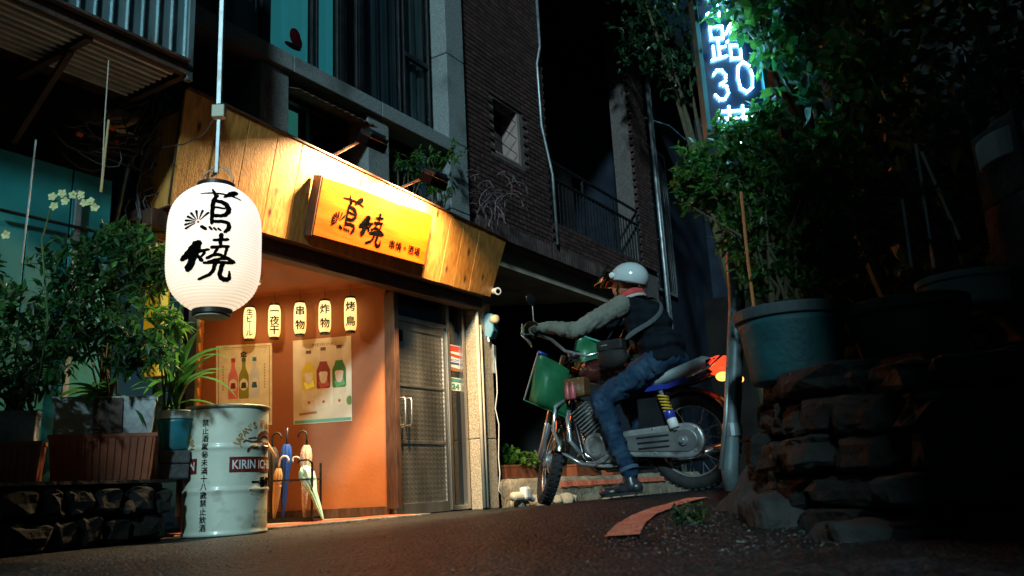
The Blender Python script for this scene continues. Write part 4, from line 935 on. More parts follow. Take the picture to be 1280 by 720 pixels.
mb = MB(); put_text(mb, '一番搾り', .1, lambda x, y: drum(x, y), .004, (xa + .30, dz(598)), fit=(.27, .068)); mb.build('black_lettering', M_INK, dr, norm=False)
M_FAINT = mat('faint_brown_print', (.3, .24, .15), rough=.5)
for tx, py, wd_, hh in (('Brewed for the finest taste', 607, .34, .016), ('From a single first press', 613, .30, .016), ('among fine beers', 619, .22, .014), ('FIRST PRESS', 635, .25, .028), ('(100% MALT)', 643, .25, .028), ('ALC.5% VOL. 330', 651, .30, .024)):
    mb = MB(); put_text(mb, tx, .1, lambda x, y: drum(x, y), 0., (xa + .31, dz(py)), fit=(wd_, hh)); mb.build('small_lettering', M_FAINT, dr, norm=False)

# ------------------------------------------------------------------ umbrella stand and umbrellas
us = onplane(338, 648, (0, 0, .03), UP); ur = onplane(392, 645, (0, 0, .03), UP)
su0 = V(-2.16, 7.35, .03); U_r = nrm(V(.97, -.10, 0)); U_b = V(-U_r[1], U_r[0], 0)
def Up_(a, b, z): return su0 + U_r * a + U_b * b + V(0, 0, z)
# locate so that the right post falls at the pixel column measured in the photo
q = onplane(392, 640, (0, 7.45, 0), (0, 1, 0)); su0 = V(q[0] - .46, 7.45, .028)
ust = thing('umbrella_stand', 'black iron umbrella stand on the tiled step before the orange wall', 'umbrella stand', Up_(.23, .1, 0))
for b in (0, .22):
    for a in (0, .46): MB().bar(Up_(a, b, 0), Up_(a, b, .50 if a else .46), .018, .018, up=V(0, 1, 0)).build('post', M_IRON, ust)
    MB().bar(Up_(0, b, .36), Up_(.46, b, .36), .014, .014).build('rail', M_IRON, ust)
    MB().bar(Up_(0, b, .03), Up_(.46, b, .03), .014, .02).build('rail', M_IRON, ust)
for a in (0, .46):
    MB().bar(Up_(a, 0, .36), Up_(a, .22, .36), .014, .014).build('rail', M_IRON, ust)
MB().tube([Up_(.33, 0, .50), Up_(.35, 0, .525), Up_(.43, 0, .525), Up_(.46, 0, .49)], .01, 6).build('end_hoop', M_IRON, ust, smooth=True)
MB().box(Up_(.23, .11, .012), (.5, .26, .016), np.column_stack([U_r, U_b, UP])).build('drip_tray', M_IRON, ust)
def umbrella(label, foot, head, m, handle_m, hook=1, rmax=.035, strap=None, shaft=.0):
    foot = np.asarray(foot); head = np.asarray(head); ax = nrm(head - foot); Ln = np.linalg.norm(head - foot); t = thing('umbrella', label, 'umbrella', foot)
    a0 = nrm(np.cross(ax, V(0, 1, .1))); b0_ = np.cross(ax, a0); n = 32; vs = []; prof = [(.006, .0), (.012, .06), (.022, .2), (.03, .42), (.9 * rmax, .62), (rmax, .72), (.8 * rmax, .80), (.5 * rmax, .84)]
    mb = MB(); rows = []
    for r, h in prof:
        row = []
        for j in range(n + 1):
            tt = 2 * math.pi * j / n; rr = r * (1 + .22 * math.cos(8 * tt + h * 5)); row.append(foot + ax * (h * Ln) + rr * (math.cos(tt) * a0 + math.sin(tt) * b0_))
        rows.append(row)
    mb.sheet(rows); mb.build('canopy', m, t, smooth=True)
    MB().tube([foot, foot + ax * Ln * .07], .005, 6).build('ferrule', M_ALU, t)
    hp = [foot + ax * Ln * .82, foot + ax * Ln * .92]
    if hook:
        for a in np.linspace(0, math.pi * 1.05, 9): hp.append(foot + ax * (Ln * .95 + .045 * math.sin(a)) + U_r * hook * .045 * (1 - math.cos(a)) * .9)
    else: hp.append(foot + ax * Ln * 1.02)
    MB().tube(hp, .0085, 8).build('handle', handle_m, t, smooth=True)
    k = foot + ax * Ln * .55; MB().lathe([(.036, -.01), (.037, 0), (.036, .01)], k, ax, n=16, cap=False).build('strap', strap or m, t)
M_UBLK = mat('black_umbrella_cloth', (.012, .012, .014), (.025, .025, .03), rough=.6); M_UBLU = mat('blue_umbrella_cloth', (.01, .07, .42), (.02, .11, .55), rough=.5)
M_UMINT = mat('mint_umbrella_cloth', (.3, .62, .56), (.4, .72, .66), rough=.5); M_UPAT = mat('speckled_umbrella_cloth', (.55, .42, .3), (.78, .7, .58), scale=60, rough=.6, lo=.45, hi=.55); M_UTAN = mat('tan_umbrella_cloth', (.5, .33, .15), (.6, .42, .2), rough=.6)
M_CHROME = mat('chrome', (.62, .63, .63), (.78, .79, .79), rough=.2, metal=.78, rvar=.06)
umbrella('black umbrella with a curved handle behind the drum in the stand', Up_(.05, .12, .03), Up_(.03, .16, .78), M_UBLK, M_UBLK, 1, .05)
umbrella('rolled blue umbrella with a straight dark handle in the iron stand', Up_(.16, .10, .03), Up_(.20, .08, .80), M_UBLU, mat('dark_handle', (.03, .05, .1), rough=.3), 0, .045)
umbrella('tan umbrella with a white curved handle beside the blue umbrella', Up_(.10, .05, .03), Up_(.16, .02, .55), M_UTAN, M_WHITE, 1, .035)
umbrella('speckled beige umbrella with a black hooked handle behind the mint umbrella', Up_(.345, .12, .03), Up_(.36, .14, .78), M_UPAT, M_UBLK, -1, .045)
umbrella('mint green umbrella leaning out of the iron stand toward the door', Up_(.58, -.06, .015), Up_(.31, .12, .55), M_UMINT, mat('white_handle', (.6, .62, .58), rough=.35), -1, .06)
MB().tube([P(318, 527, 7.5), P(345, 572, 7.5)], .013, 8).build('broom_handle', mat('pale_stick', (.5, .36, .2), (.58, .42, .25), rough=.6), smooth=True, label='pale wooden broom handle leaning behind the drum', cat='broom handle')

# ------------------------------------------------------------------ left: metal-clad balcony cage
ZC = 3.3
pc = onplane(240, 94, (0, 0, ZC), UP); qb = onplane(170, 126, (0, 0, ZC), UP)
oc = float((pc - D0) @ N); sc0 = float((pc - D0) @ D); ob = float((qb - D0) @ N)
cg = thing('balcony_cage', 'overhanging balcony box clad in ribbed teal steel sheets on rusty brackets', 'balcony', Fp(sc0 - 1, ob, ZC))
wpan = .115; i = 0; s = sc0 - .035
while s > sc0 - 3.6:
    pts = []
    for u, d in ((0, .0), (.08, .0), (.12, .022), (.2, .022), (.24, 0), (1, 0)): pts.append((s - wpan * u * .992, oc - .035 + d))
    mb = MB(); mb.sheet([[Fp(a, b, ZC + .05), Fp(a, b, ZC + 2.4)] for a, b in pts], thick=-N * .004); mb.build('cladding_sheet', M_CORR, cg); s -= wpan
sgl = MB(); mb = MB()
o_ = oc - .05
while o_ > ob - .3:
    MB().box(Fp(sc0 - .012, o_ - .055, ZC + 1.2), (.006, .108, 2.4), RF).build('end_sheet', M_CORR, cg); o_ -= .11
MB().box(Fp(sc0 - .02, oc - .02, ZC + 1.2), (.05, .05, 2.5), RF).build('corner_post', M_CORR, cg, bevel=.004)
MB().bar(Fp(sc0 - .03, oc - .02, ZC + .02), Fp(sc0 - 3.6, oc - .02, ZC + .02), .05, .07).build('bottom_rail', M_RUST, cg)
MB().bar(Fp(sc0 - .03, oc - .045, ZC + .02), Fp(sc0 - .03, ob, ZC + .02), .05, .06).build('end_rail', M_RUST, cg)
MB().box(Fp(sc0 - 1.8, (oc + ob) / 2 - .1, ZC + .08), (3.5, oc - ob + .3, .02), RF).build('floor_sheet', M_RUST, cg)
nsl = 9
for k in range(nsl):
    o_ = ob + (oc - .06 - ob) * (k + .5) / nsl
    MB().box(Fp(sc0 - 1.85, o_, ZC + .02), (3.5, .028, .05), RF).build('slat', M_SLAT, cg)
for s in (sc0 - .75, sc0 - 2.1):
    MB().bar(Fp(s, oc - .06, ZC - .01), Fp(s, ob - .28, ZC - .01), .05, .05).build('bracket_beam', M_RUST, cg)
    MB().bar(Fp(s, oc - .28, ZC - .04), Fp(s, ob - .26, ZC - .52), .04, .04).build('bracket_strut', M_RUST, cg)
# wall behind the meters and plants
lw = thing('house_wall', 'dark weathered wall behind the meters and cables left of the fascia', 'wall', Fp(-5, -.3, 0))
MB().box(Fp(-3.30, -.47, 2.0), (.9, .1, 4.0), RF).build('wall', M_DARK, lw)
MB().box(Fp(-3.80, -.62, 2.0), (.1, .40, 4.0), RF).build('return_wall', M_DARK, lw)
MB().box(Fp(-6.8, -1.3, 2.0), (6.1, .1, 4.0), RF).build('rear_wall', M_DARK, lw)
def fpl(name, x0, y0, x1, y1, o, m, par, th=.03, bev=.004):
    s0, za = onF(x0, y0, o); s1, zb = onF(x1, y1, o); return MB().box(Fp((s0 + s1) / 2, o, (za + zb) / 2), (abs(s1 - s0), th, abs(za - zb)), RF).build(name, m, par, bevel=bev)
fpl('plywood_sheet', 132, 130, 190, 212, -.40, mat('stained_plywood', (.10, .055, .028), (.18, .10, .05), scale=6, rough=.8, bump=.3, bscale=30), lw)
fpl('concrete_strip', 196, 100, 218, 200, -.395, M_TERR, lw)
# teal sheet fence
tf = thing('sheet_fence', 'teal painted sheet steel fence behind the leafy potted plants', 'fence', Fp(-4.5, .06, .3))
for x0, x1 in ((-70, -18), (-17, 40), (41, 92), (93, 142)):
    s0, za = onF(x0, 200, .06); s1, _ = onF(x1, 200, .06); MB().box(Fp((s0 + s1) / 2, .06, 1.45), (s1 - s0 - .006, .02, 2.3), RF).build('sheet', M_TEALW, tf, bevel=.004)
a = onplane(-5, 261, Fp(0, .12, 0), N); b = onplane(140, 294, Fp(0, .12, 0), N); MB().tube([a, b], .012, 6).build('cross_rod', M_IRON, tf)
sx_, zx_ = onF(98, 262, .1)
mb = MB(); mb.box(Fp(sx_, .095, 1.5), (.04, .025, 1.9), RF); mb.build('angle_post', M_ALU, tf)
# drain pipe and electricity meters
s_p, _ = onF(216, 180, -.30)
MB().tube([Fp(s_p + .02, -.32, 4.2), Fp(s_p, -.32, 2.5), Fp(s_p - .01, -.32, .0)], .05, 12).build('drain_pipe', M_ALU, smooth=True, label='thick grey drain pipe between the cable tangle and the pine fascia', cat='pipe')
M_METB = mat('blue_meter_box', (.01, .05, .16), (.02, .08, .22), rough=.45)
for k, (x, y, lab) in enumerate(((181, 234, 'upper blue electricity meter with round glass dial, below the cable tangle'), (182, 281, 'lower blue electricity meter with round glass dial, just above the leaves'))):
    s, z = onF(x, y, -.27); t = thing('electricity_meter', lab, 'meter', Fp(s, -.4, z - .13), 'blue electricity meters')
    MB().box(Fp(s - .05, -.355, z), (.24, .12, .27), RF).build('case', M_METB, t, bevel=.012)
    MB().lathe([(.075, -.06), (.078, -.03), (.075, .03), (.06, .055), (.02, .062)], Fp(s, -.235, z), N, n=24).build('glass_dome', glassmat('meter_glass%d' % k, (.85, .85, .8), .05, .3), t, smooth=True)
    MB().lathe([(.055, 0), (.055, .006)], Fp(s, -.275, z), N, n=24).build('dial', mat('cream_dial', (.6, .55, .4), (.66, .6, .45), rough=.5), t)
    MB().lathe([(.085, 0), (.085, .02), (.07, .02), (.07, 0)], Fp(s, -.297, z), N, n=24, cap=False).build('dial_rim', M_IRON, t)
# cable tangle: each cable a sagging tube
rg = random.Random(21)
def cable(p0, p1, sag, r, label, group, wob=.05, n=12):
    pts = []
    ph = rg.random() * 6
    for i in range(n + 1):
        t = i / n; p = p0 * (1 - t) + p1 * t; p = p + UP * (-sag * 4 * t * (1 - t)) + V(math.sin(t * 9 + ph), math.cos(t * 7 + ph), math.sin(t * 8 + 2 * ph)) * wob * math.sin(t * math.pi); pts.append(p)
    MB().tube(pts, r, 6).build('cable', M_CABLE, smooth=True, label=label, cat='cable', group=group)
for i in range(20):
    x0 = rg.uniform(185, 232); y0 = rg.uniform(95, 135); x1 = rg.uniform(160, 235); y1 = rg.uniform(205, 300)
    p0 = onplane(x0, y0, Fp(0, rg.uniform(.0, .3), 0), N); p1 = onplane(x1, y1, Fp(0, rg.uniform(-.05, .15), 0), N)
    cable(p0, p1, rg.uniform(-.05, .3), rg.choice((.006, .008, .011)), 'dark cable hanging in the tangle around the grey drain pipe', 'cables around the drain pipe', .10)
for i in range(14):
    x0 = rg.uniform(60, 130); y0 = rg.uniform(150, 190); x1 = rg.uniform(150, 215); y1 = rg.uniform(120, 190)
    p0 = onplane(x0, y0, Fp(0, rg.uniform(.0, .3), 0), N); p1 = onplane(x1, y1, Fp(0, rg.uniform(-.05, .3), 0), N)
    cable(p0, p1, rg.uniform(.0, .25), rg.choice((.005, .007, .01)), 'thin dark cable looping below the balcony slats', 'cables below the balcony', .07)
for (x, y) in ((99, 168), (145, 178), (139, 160)):
    p = onplane(x, y, Fp(0, .22, 0), N); MB().box(p, (.05, .03, .03), RF).build('cable_tag', mat('red_orange_plastic', (.7, .1, .03), rough=.5), bevel=.006, label='small red orange tag clipped on the cables below the balcony', cat='tag', group='red cable tags')
MB().tube([P(136, 75, 5.1), P(131, 150, 5.1), P(127, 235, 5.15)], .004, 6).build('string', mat('pale_string', (.5, .45, .35), rough=.8), label='pale string hanging from the balcony bracket past the cables', cat='string')
MB().tube([P(45, 175, 4.72), P(27, 330, 4.68)], .006, 6).build('stake', M_ALU, label='thin grey stake leaning against the teal fence', cat='stake')
MB().tube([P(136, 150, 5.2), P(126, 240, 5.2)], .008, 6).build('stake', mat('bamboo', (.42, .32, .12), (.5, .4, .18), rough=.6), label='bamboo stake standing above the orchid by the teal fence', cat='stake')
MB().tube([P(178, 170, 6.2), P(160, 210, 6.25), P(140, 300, 6.3)], .022, 8).build('conduit_pipe', M_ALU, smooth=True, label='slanting grey conduit beside the blue meters', cat='pipe')

# ------------------------------------------------------------------ leaf materials
M_LEAF = mat('glossy_green_leaf', (.025, .10, .03), (.07, .2, .05), scale=8, rough=.38, island=.55, rvar=.08)
M_LEAF2 = mat('bright_green_leaf', (.05, .13, .02), (.12, .24, .04), scale=8, rough=.4, island=.4, rvar=.08)
M_LEAF3 = mat('dark_green_leaf', (.012, .045, .02), (.03, .085, .03), scale=8, rough=.36, island=.5, rvar=.08)
M_DRY = mat('dry_purple_leaf', (.10, .06, .07), (.2, .13, .13), scale=8, rough=.7, island=.4)
M_STEM = mat('green_brown_stem', (.05, .045, .02), (.10, .08, .04), scale=14, rough=.8)
M_STEMG = mat('green_stem', (.05, .11, .03), (.09, .16, .05), scale=14, rough=.6)
M_TERRA = mat('terracotta_plastic', (.30, .075, .028), (.40, .11, .045), scale=6, rough=.6, bump=.1, dirt=(.16, .06, .03), dscale=4)
M_FOAM = mat('grey_polystyrene', (.36, .38, .38), (.5, .52, .52), scale=40, rough=.85, bump=.25, bscale=120, dirt=(.18, .18, .17), dscale=3)
M_TEALP = mat('teal_pot_plastic', (.012, .14, .18), (.02, .20, .24), scale=5, rough=.4, bump=.05, dirt=(.01, .07, .08), dscale=3)
M_PALEP = mat('pale_pot_plastic', (.34, .42, .42), (.45, .52, .5), scale=5, rough=.5)

def translucent(m, col, f=.35):
    t = m.node_tree; o = [n for n in t.nodes if n.type == 'OUTPUT_MATERIAL'][0]; b = t.nodes['Principled BSDF']; tr = t.nodes.new('ShaderNodeBsdfTranslucent'); tr.inputs[0].default_value = (*col, 1)
    mx = t.nodes.new('ShaderNodeMixShader'); mx.inputs[0].default_value = f; t.links.new(b.outputs[0], mx.inputs[1]); t.links.new(tr.outputs[0], mx.inputs[2]); t.links.new(mx.outputs[0], o.inputs[0])
translucent(MATS['red_cloth'], (.9, .08, .12), .85); translucent(M_LEAF, (.07, .28, .07), .45); translucent(M_LEAF2, (.18, .46, .07), .5); translucent(M_LEAF3, (.03, .12, .05))
def shrub(name, label, base, blobs, nleaf, L, seed, mats=(None,), group=None, cat='plant', stems=7, aspect=.42, up=.15, parent=None, stem_r=.008, droop=.3):
    """a plant: stems from the pot, leaf sprays clustered on twig ends inside the blobs [(centre, radii)]"""
    r_ = random.Random(seed); t = thing(name, label, cat, base, group); st = MB(); lv = MB(); tw = []
    vol = [(b[1][0] * b[1][1] * b[1][2]) ** .62 for b in blobs]; tot = sum(vol)
    ends = []
    ntw = max(10, int(nleaf / 9))
    for k in range(ntw):
        x = r_.random() * tot; i = 0
        while x > vol[i] and i < len(vol) - 1: x -= vol[i]; i += 1
        c, rr = blobs[i]; d = rdir(r_); q = r_.random() ** .45; ends.append(np.asarray(c) + np.asarray(rr) * d * q)
    for k in range(stems):
        e = ends[r_.randrange(len(ends))]; m = (np.asarray(base) * .5 + e * .5) + V(r_.uniform(-.06, .06), r_.uniform(-.06, .06), .05)
        st.tube([np.asarray(base) + V(r_.uniform(-.06, .06), r_.uniform(-.05, .05), -.02), m, e], [stem_r, stem_r * .8, stem_r * .4], 5)
    for e in ends:
        tip = rdir(r_, .5); l2 = L * r_.uniform(1.2, 2.4); p0 = e - tip * l2 * .5
        st.tube([p0, p0 + tip * l2], [.003, .0015], 4, cap=False)
        for k in range(9):
            f = r_.random(); o = p0 + tip * l2 * f; d = nrm(rdir(r_) + tip * .7 + V(0, 0, up)); ll = L * r_.uniform(.6, 1.25)
            leaf(lv, o, d, nrm(rdir(r_) + V(0, 0, 1.6)), ll, ll * aspect * r_.uniform(.8, 1.2), r_.uniform(0, droop * 1.6), r_.randrange(len(mats)))
    st.build('stem', M_STEM, t, kind='stuff', norm=False); lv.build('foliage', list(mats), t, kind='stuff', norm=False)
    return t
def box_pot(name, c, w, d, h, R, m, label, cat='planter', ribs=0, group=None, rim=.02, soil=True, taper=.92):
    t = thing(name, label, cat, c, group); mb = MB(); R = np.asarray(R)
    def ring(k, z): return [np.asarray(c) + R @ V(x * w / 2 * k, y * d / 2 * k, z) for x, y in ((-1, -1), (1, -1), (1, 1), (-1, 1))]
    th = .018; prof = [ring(taper, 0), ring(1, h - rim * 1.2), ring(1.03, h - rim * 1.2), ring(1.03, h), ring(1 - 2 * th / min(w, d), h), ring(1 - 2 * th / min(w, d), h - .05)]
    vs = [p for r_ in prof for p in r_]; fs = [(3, 2, 1, 0)] + [(i * 4 + j, i * 4 + (j + 1) % 4, i * 4 + 4 + (j + 1) % 4, i * 4 + 4 + j) for i in range(len(prof) - 1) for j in range(4)]
    mb.add(vs, fs); mb.build('pot', m, t, bevel=.006)
    for k in range(ribs):
        x = -w / 2 + w * (k + .5) / ribs; MB().bar(np.asarray(c) + R @ V(x * taper, -d / 2 * taper - .004, .01), np.asarray(c) + R @ V(x, -d / 2 - .004, h - rim * 1.4), .012, .01, up=R[:, 1]).build('rib', m, t)
    if soil: MB().add(ring(.95, h - .045), [(0, 1, 2, 3)]).build('soil', M_SOIL, t)
    return t
def round_pot(name, c, r, h, m, label, group=None, rim_m=None, flare=.78, bands=(), n=40, lip=.03):
    t = thing(name, label, 'plant pot', c, group); c = np.asarray(c)
    pf = [(r * flare * .96, 0), (r * flare, .01)] + [(r * (flare + (1 - flare) * k / 10), .01 + (h - lip - .01) * k / 10) for k in range(1, 11)]
    MB().lathe(pf, c, n=n, cap=True).build('body', m, t, smooth=True)
    MB().lathe([(r, h - lip), (r * 1.06, h - lip + .004), (r * 1.07, h - .004), (r * 1.05, h), (r * .95, h), (r * .93, h - .06)], c, n=n, cap=False).build('rim', rim_m or m, t, smooth=False, bevel=.003)
    MB().lathe([(r * .94, h - .05), (.005, h - .035)], c, n=n, cap=False).build('soil', M_SOIL, t)
    for z, q in bands: MB().lathe([(q, z - .012), (q + .006, z), (q, z + .012)], c, n=n, cap=False).build('band', m, t, smooth=True)
    return t

# low stone ledge along the left kerb
LX = V(-.9, 5.55, 0)
def lpx(x, y, Y): return P(x, y, Y)
led = thing('stone_ledge', 'low dark stone ledge carrying the terracotta planters', 'ledge', (-3.2, 5.9, 0))
rg = random.Random(31)
def rock(c, r, seed, R=None, sq=(1, 1, 1), sub=2):
    bm = bmesh.new(); bmesh.ops.create_icosphere(bm, subdivisions=sub, radius=1.0); mb = MB(); R = np.eye(3) if R is None else R
    vs = []
    for v in bm.verts:
        q = np.array(v.co); q = np.sign(q) * np.abs(q) ** .5; k = 1 + .34 * snoise(q[0] * 1.1 + seed, q[1] * 1.1, q[2] * 1.1) + .16 * snoise(q[0] * 3.1 + seed, q[1] * 3.1, q[2] * 3.1)
        vs.append(np.asarray(c) + R @ (q * np.asarray(sq) * r * k))
    mb.add(vs, [tuple(x.index for x in f.verts) for f in bm.faces]); bm.free(); return mb
LA = V(-3.05, 4.14, 0); LB = V(-2.33, 5.64, 0); ldir = nrm(LB - LA); lnrm = V(ldir[1], -ldir[0], 0); RLs = np.column_stack([ldir, -lnrm, UP]); _pd = nrm(V(.93, .36, 0)); RL = np.column_stack([_pd, V(-_pd[1], _pd[0], 0), UP]); llen = np.linalg.norm(LB - LA)
for row in range(2):
    x = -.05
    while x < llen:
        w = rg.uniform(.13, .34); c = LA + ldir * (x + w / 2) + V(0, 0, .10 + row * .165 + rg.uniform(-.015, .015)) - lnrm * (.12 + rg.uniform(0, .03))
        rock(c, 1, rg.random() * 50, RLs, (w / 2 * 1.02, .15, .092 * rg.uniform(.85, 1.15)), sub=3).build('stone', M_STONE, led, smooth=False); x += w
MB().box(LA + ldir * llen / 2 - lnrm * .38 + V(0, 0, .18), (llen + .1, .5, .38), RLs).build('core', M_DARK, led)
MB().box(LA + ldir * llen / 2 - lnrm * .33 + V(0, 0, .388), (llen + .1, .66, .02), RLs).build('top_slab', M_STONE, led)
ZL = .40
def on_ledge(px, py=None, back=.25): 
    p = onplane(px, 600, LA - lnrm * (back + .05), lnrm); return V(p[0], p[1], ZL)
c1 = on_ledge(128); box_pot('planter', c1, .62, .24, .30, RL, M_TERRA, 'long terracotta planter with the white foam box on it, on the stone ledge', ribs=14)
c2 = on_ledge(8); box_pot('planter', c2, .36, .2, .235, RL, M_TERRA, 'terracotta planter under the grey box at the end of the ledge', ribs=10)
c3 = c1 + V(0, 0, .30); foam1 = box_pot('foam_box', c3 + ldir * -.0, .60, .23, .24, RL, M_FOAM, 'white foam box with dark tape standing on the terracotta planter', taper=.94)
MB().box(c3 - RL[:, 1] * .121 + V(0, 0, .118) + _pd * .02, (.17, .006, .225), RL).build('tape', M_BEAM, foam1)
c4 = c2 + V(0, 0, .235); box_pot('foam_box', c4, .28, .18, .18, RL, M_FOAM, 'dim grey foam box on the terracotta planter at the ledge end', taper=.94)
# block stack with the teal pot
cb_ = onplane(212, 640, LA - lnrm * .12, lnrm); cb_ = V(cb_[0], cb_[1], 0); cb_ = cb_ + V(.0, .05, 0)
zz = .40
M_BLOCK = mat('dark_grey_block', (.03, .034, .036), (.075, .08, .08), scale=14, rough=.85, bump=.6, bscale=40)
for k, (w, d, h) in enumerate(((.19, .20, .10), (.2, .2, .09))):
    MB().box(cb_ + V(0, 0, zz + h / 2), (w, d, h), RL).build('concrete_block', M_BLOCK, bevel=.012, label=('lower grey concrete block of the stack under the teal pot', 'upper grey concrete block of the stack under the teal pot')[k], cat='block', group='blocks under the teal pot'); zz += h + .002
tp = cb_ + V(0, 0, zz); round_pot('round_pot', tp, .125, .27, M_TEALP, 'teal round pot with pale rim on the block stack beside the drum', rim_m=M_PALEP, flare=.74, lip=.06)
# long-leaved plant in the teal pot, each leaf a part
def strap_leaf(base, d0, L, w, bend, seg=9, fold=.2):
    d0 = nrm(d0); mb = MB(); p = np.asarray(base, float); side = nrm(np.cross(d0, UP + V(.01, 0, 0))); rows = []
    d = d0.copy()
    for i in range(seg + 1):
        t = i / seg; ww = w * (math.sin(math.pi * min(1, (t * .94 + .06)) ** .8) ** .8 + .02); u = nrm(np.cross(side, d))
        rows.append([p - side * ww / 2 + u * ww * fold, p, p + side * ww / 2 + u * ww * fold]); d = nrm(d + V(0, 0, -bend / seg)); p = p + d * L / seg
    mb.sheet(rows); return mb
def leafy_plant(name, label, base, n, L, w, seed, m, bend=1.6, el=(40, 80), hstem=.2, arc=(0, 360), top=0., cat='plant'):
    r_ = random.Random(seed); t = thing(name, label, cat, base)
    MB().tube([np.asarray(base) + V(0, 0, -.03), np.asarray(base) + V(.01, .01, hstem * .5), np.asarray(base) + V(0, 0, hstem)], .011, 6).build('stem', M_STEMG, t, smooth=True)
    for k in range(n):
        a = math.radians(r_.uniform(*arc)); e = math.radians(r_.uniform(*el)); z = hstem * r_.uniform(.1, 1)
        strap_leaf(np.asarray(base) + V(0, 0, z), V(math.cos(a) * math.cos(e), math.sin(a) * math.cos(e), math.sin(e)), L * r_.uniform(.7, 1.15), w * r_.uniform(.8, 1.2), bend * r_.uniform(.6, 1.3)).build('leaf', m, t, smooth=True)
    return t
leafy_plant('strap_leaf_plant', 'long-leaved plant arching from the teal pot in front of the lantern', tp + V(0, 0, .23), 26, .42, .055, 5, M_LEAF, 1.5, (25, 80), .34)
leafy_plant('broad_leaf_plant', 'plant with a few broad drooping leaves in the white foam box', c3 + V(0, 0, .2) + ldir * .0, 9, .34, .09, 8, M_LEAF, 1.8, (10, 55), .06, arc=(-170, 10))
# leafy mass
def bl(x, y, Y, rx, ry, rz): return (P(x, y, Y * (.87 if x < 230 else 1)), (rx * (.87 if x < 230 else 1), ry * (.8 if x < 230 else 1), rz * (.87 if x < 230 else 1)))
shrub('leafy_shrub', 'tall dense leafy shrub rising above the white foam box', c3 + V(0, 0, .22), [bl(150, 330, 6.15, .34, .26, .30), bl(165, 305, 6.15, .26, .2, .12), bl(120, 400, 6.0, .38, .26, .30), bl(170, 440, 6.0, .3, .2, .2), bl(205, 330, 6.2, .14, .14, .14)], 2300, .085, 41, (M_LEAF, M_LEAF3), stems=14, aspect=.36)
shrub('dark_shrub', 'dark dense shrub growing from the grey foam box by the teal fence', c4 + V(0, 0, .2), [bl(40, 420, 5.7, .40, .3, .36), bl(90, 340, 5.9, .3, .22, .26), bl(20, 480, 5.6, .3, .22, .2), bl(-30, 380, 5.7, .3, .2, .4)], 2000, .075, 42, (M_LEAF3, M_LEAF), stems=12, aspect=.4)
shrub('narrow_leaf_shrub', 'narrow-leaved shrub beside the yellow vertical sign, above the teal pot', tp + V(-.05, .04, .24), [bl(215, 400, 6.3, .12, .12, .16), bl(195, 350, 6.3, .16, .14, .2), bl(200, 440, 6.25, .14, .12, .12)], 420, .11, 43, (M_LEAF, M_LEAF2), stems=6, aspect=.28, droop=.6)
# orchid spray
oc_ = c4 + V(.12, .02, .2); ot = thing('orchid', 'orchid spray with pale yellow flowers above the dark shrub', 'orchid', oc_)
sp = [oc_, P(60, 400, 4.75), P(52, 300, 4.75), P(66, 252, 4.72), P(92, 243, 4.7), P(118, 256, 4.7)]
MB().tube(sp, .005, 6).build('stem', M_STEMG, ot, smooth=True)
M_PETAL = mat('pale_yellow_petal', (.55, .52, .2), (.72, .68, .34), scale=20, rough=.55)
for k, (x, y) in enumerate(((68, 258), (66, 246), (78, 242), (82, 252), (92, 244), (101, 244), (106, 254), (114, 252), (119, 260), (8, 294))):
    c = P(x, y, 4.7 if x > 20 else 4.4); mb = MB(); rr_ = random.Random(k); rot = rr_.random()
    for j in range(5):
        a = rot + j * 1.2566; d = V(math.cos(a), -.35 + rr_.uniform(-.2, .2), math.sin(a)); leaf(mb, c, d, V(0, -1, .2), .03, .028, .1)
    mb.build('flower', M_PETAL, ot)
# yellow vertical sign half hidden by leaves
ys0 = P(196, 305, 6.55); ys1 = P(196, 470, 6.55)
ysn = thing('vertical_sign', 'narrow yellow vertical sign board half hidden by the leaves', 'sign', ys1)
cY = (ys0 + ys1) / 2; hY = ys0[2] - ys1[2]
MB().box(cY, (.19, .03, hY), np.eye(3)).build('board', mat('glowing_yellow_sign', (.75, .42, .01), (.85, .5, .02), rough=.45, emit=(1, .55, .02), estr=.22), ysn, bevel=.004)  # light on the board put into its colour as a weak glow
for k in range(3): MB().box(cY + V(0, -.018, -hY / 2 + hY * (k + .7) / 3.4), (.12, .004, .02), np.eye(3)).build('printed_rule', pm('orange_print', (.55, .16, .02)), ysn)
# weeds and dry vine on the ledge above the fascia
w0 = Fp(.55, .25, 3.10); shrub('weed', 'sprawling yellow green weed on the ledge above the sign', w0, [bl(535, 205, 9.0, .28, .2, .18), bl(565, 195, 9.2, .18, .15, .12), bl(505, 195, 8.8, .22, .2, .12), bl(548, 235, 8.7, .16, .1, .06)], 420, .075, 51, (M_LEAF2, M_LEAF2, M_LEAF), stems=22, aspect=.4, stem_r=.006)
shrub('weed', 'dark green weed behind the fascia top beside the granite pier', Fp(.0, .2, 3.14), [bl(500, 212, 8.75, .2, .12, .12), bl(520, 222, 8.85, .2, .12, .1)], 300, .06, 52, (M_LEAF, M_LEAF3), stems=10)
dv = thing('dry_vine', 'dry purplish dead vine drooping over the far end of the fascia', 'vine', Fp(1.55, .3, 3.1)); rg = random.Random(61); mb = MB(); lv = MB()
for k in range(26):
    p = P(rg.uniform(596, 636), rg.uniform(215, 262), 9.75); pts = [p]; d = V(rg.uniform(-1, 1), 0, rg.uniform(-.2, 1))
    for j in range(6): d = nrm(d + V(rg.uniform(-.6, .6), rg.uniform(-.3, .3), -.45)); p = p + d * .06; pts.append(p); leaf(lv, p, rdir(rg), UP, .07, .016, .6)
    mb.tube(pts, .006, 4)
mb.build('stem', M_DRY, dv, kind='stuff', norm=False); lv.build('dead_leaves', M_DRY, dv, kind='stuff', norm=False)

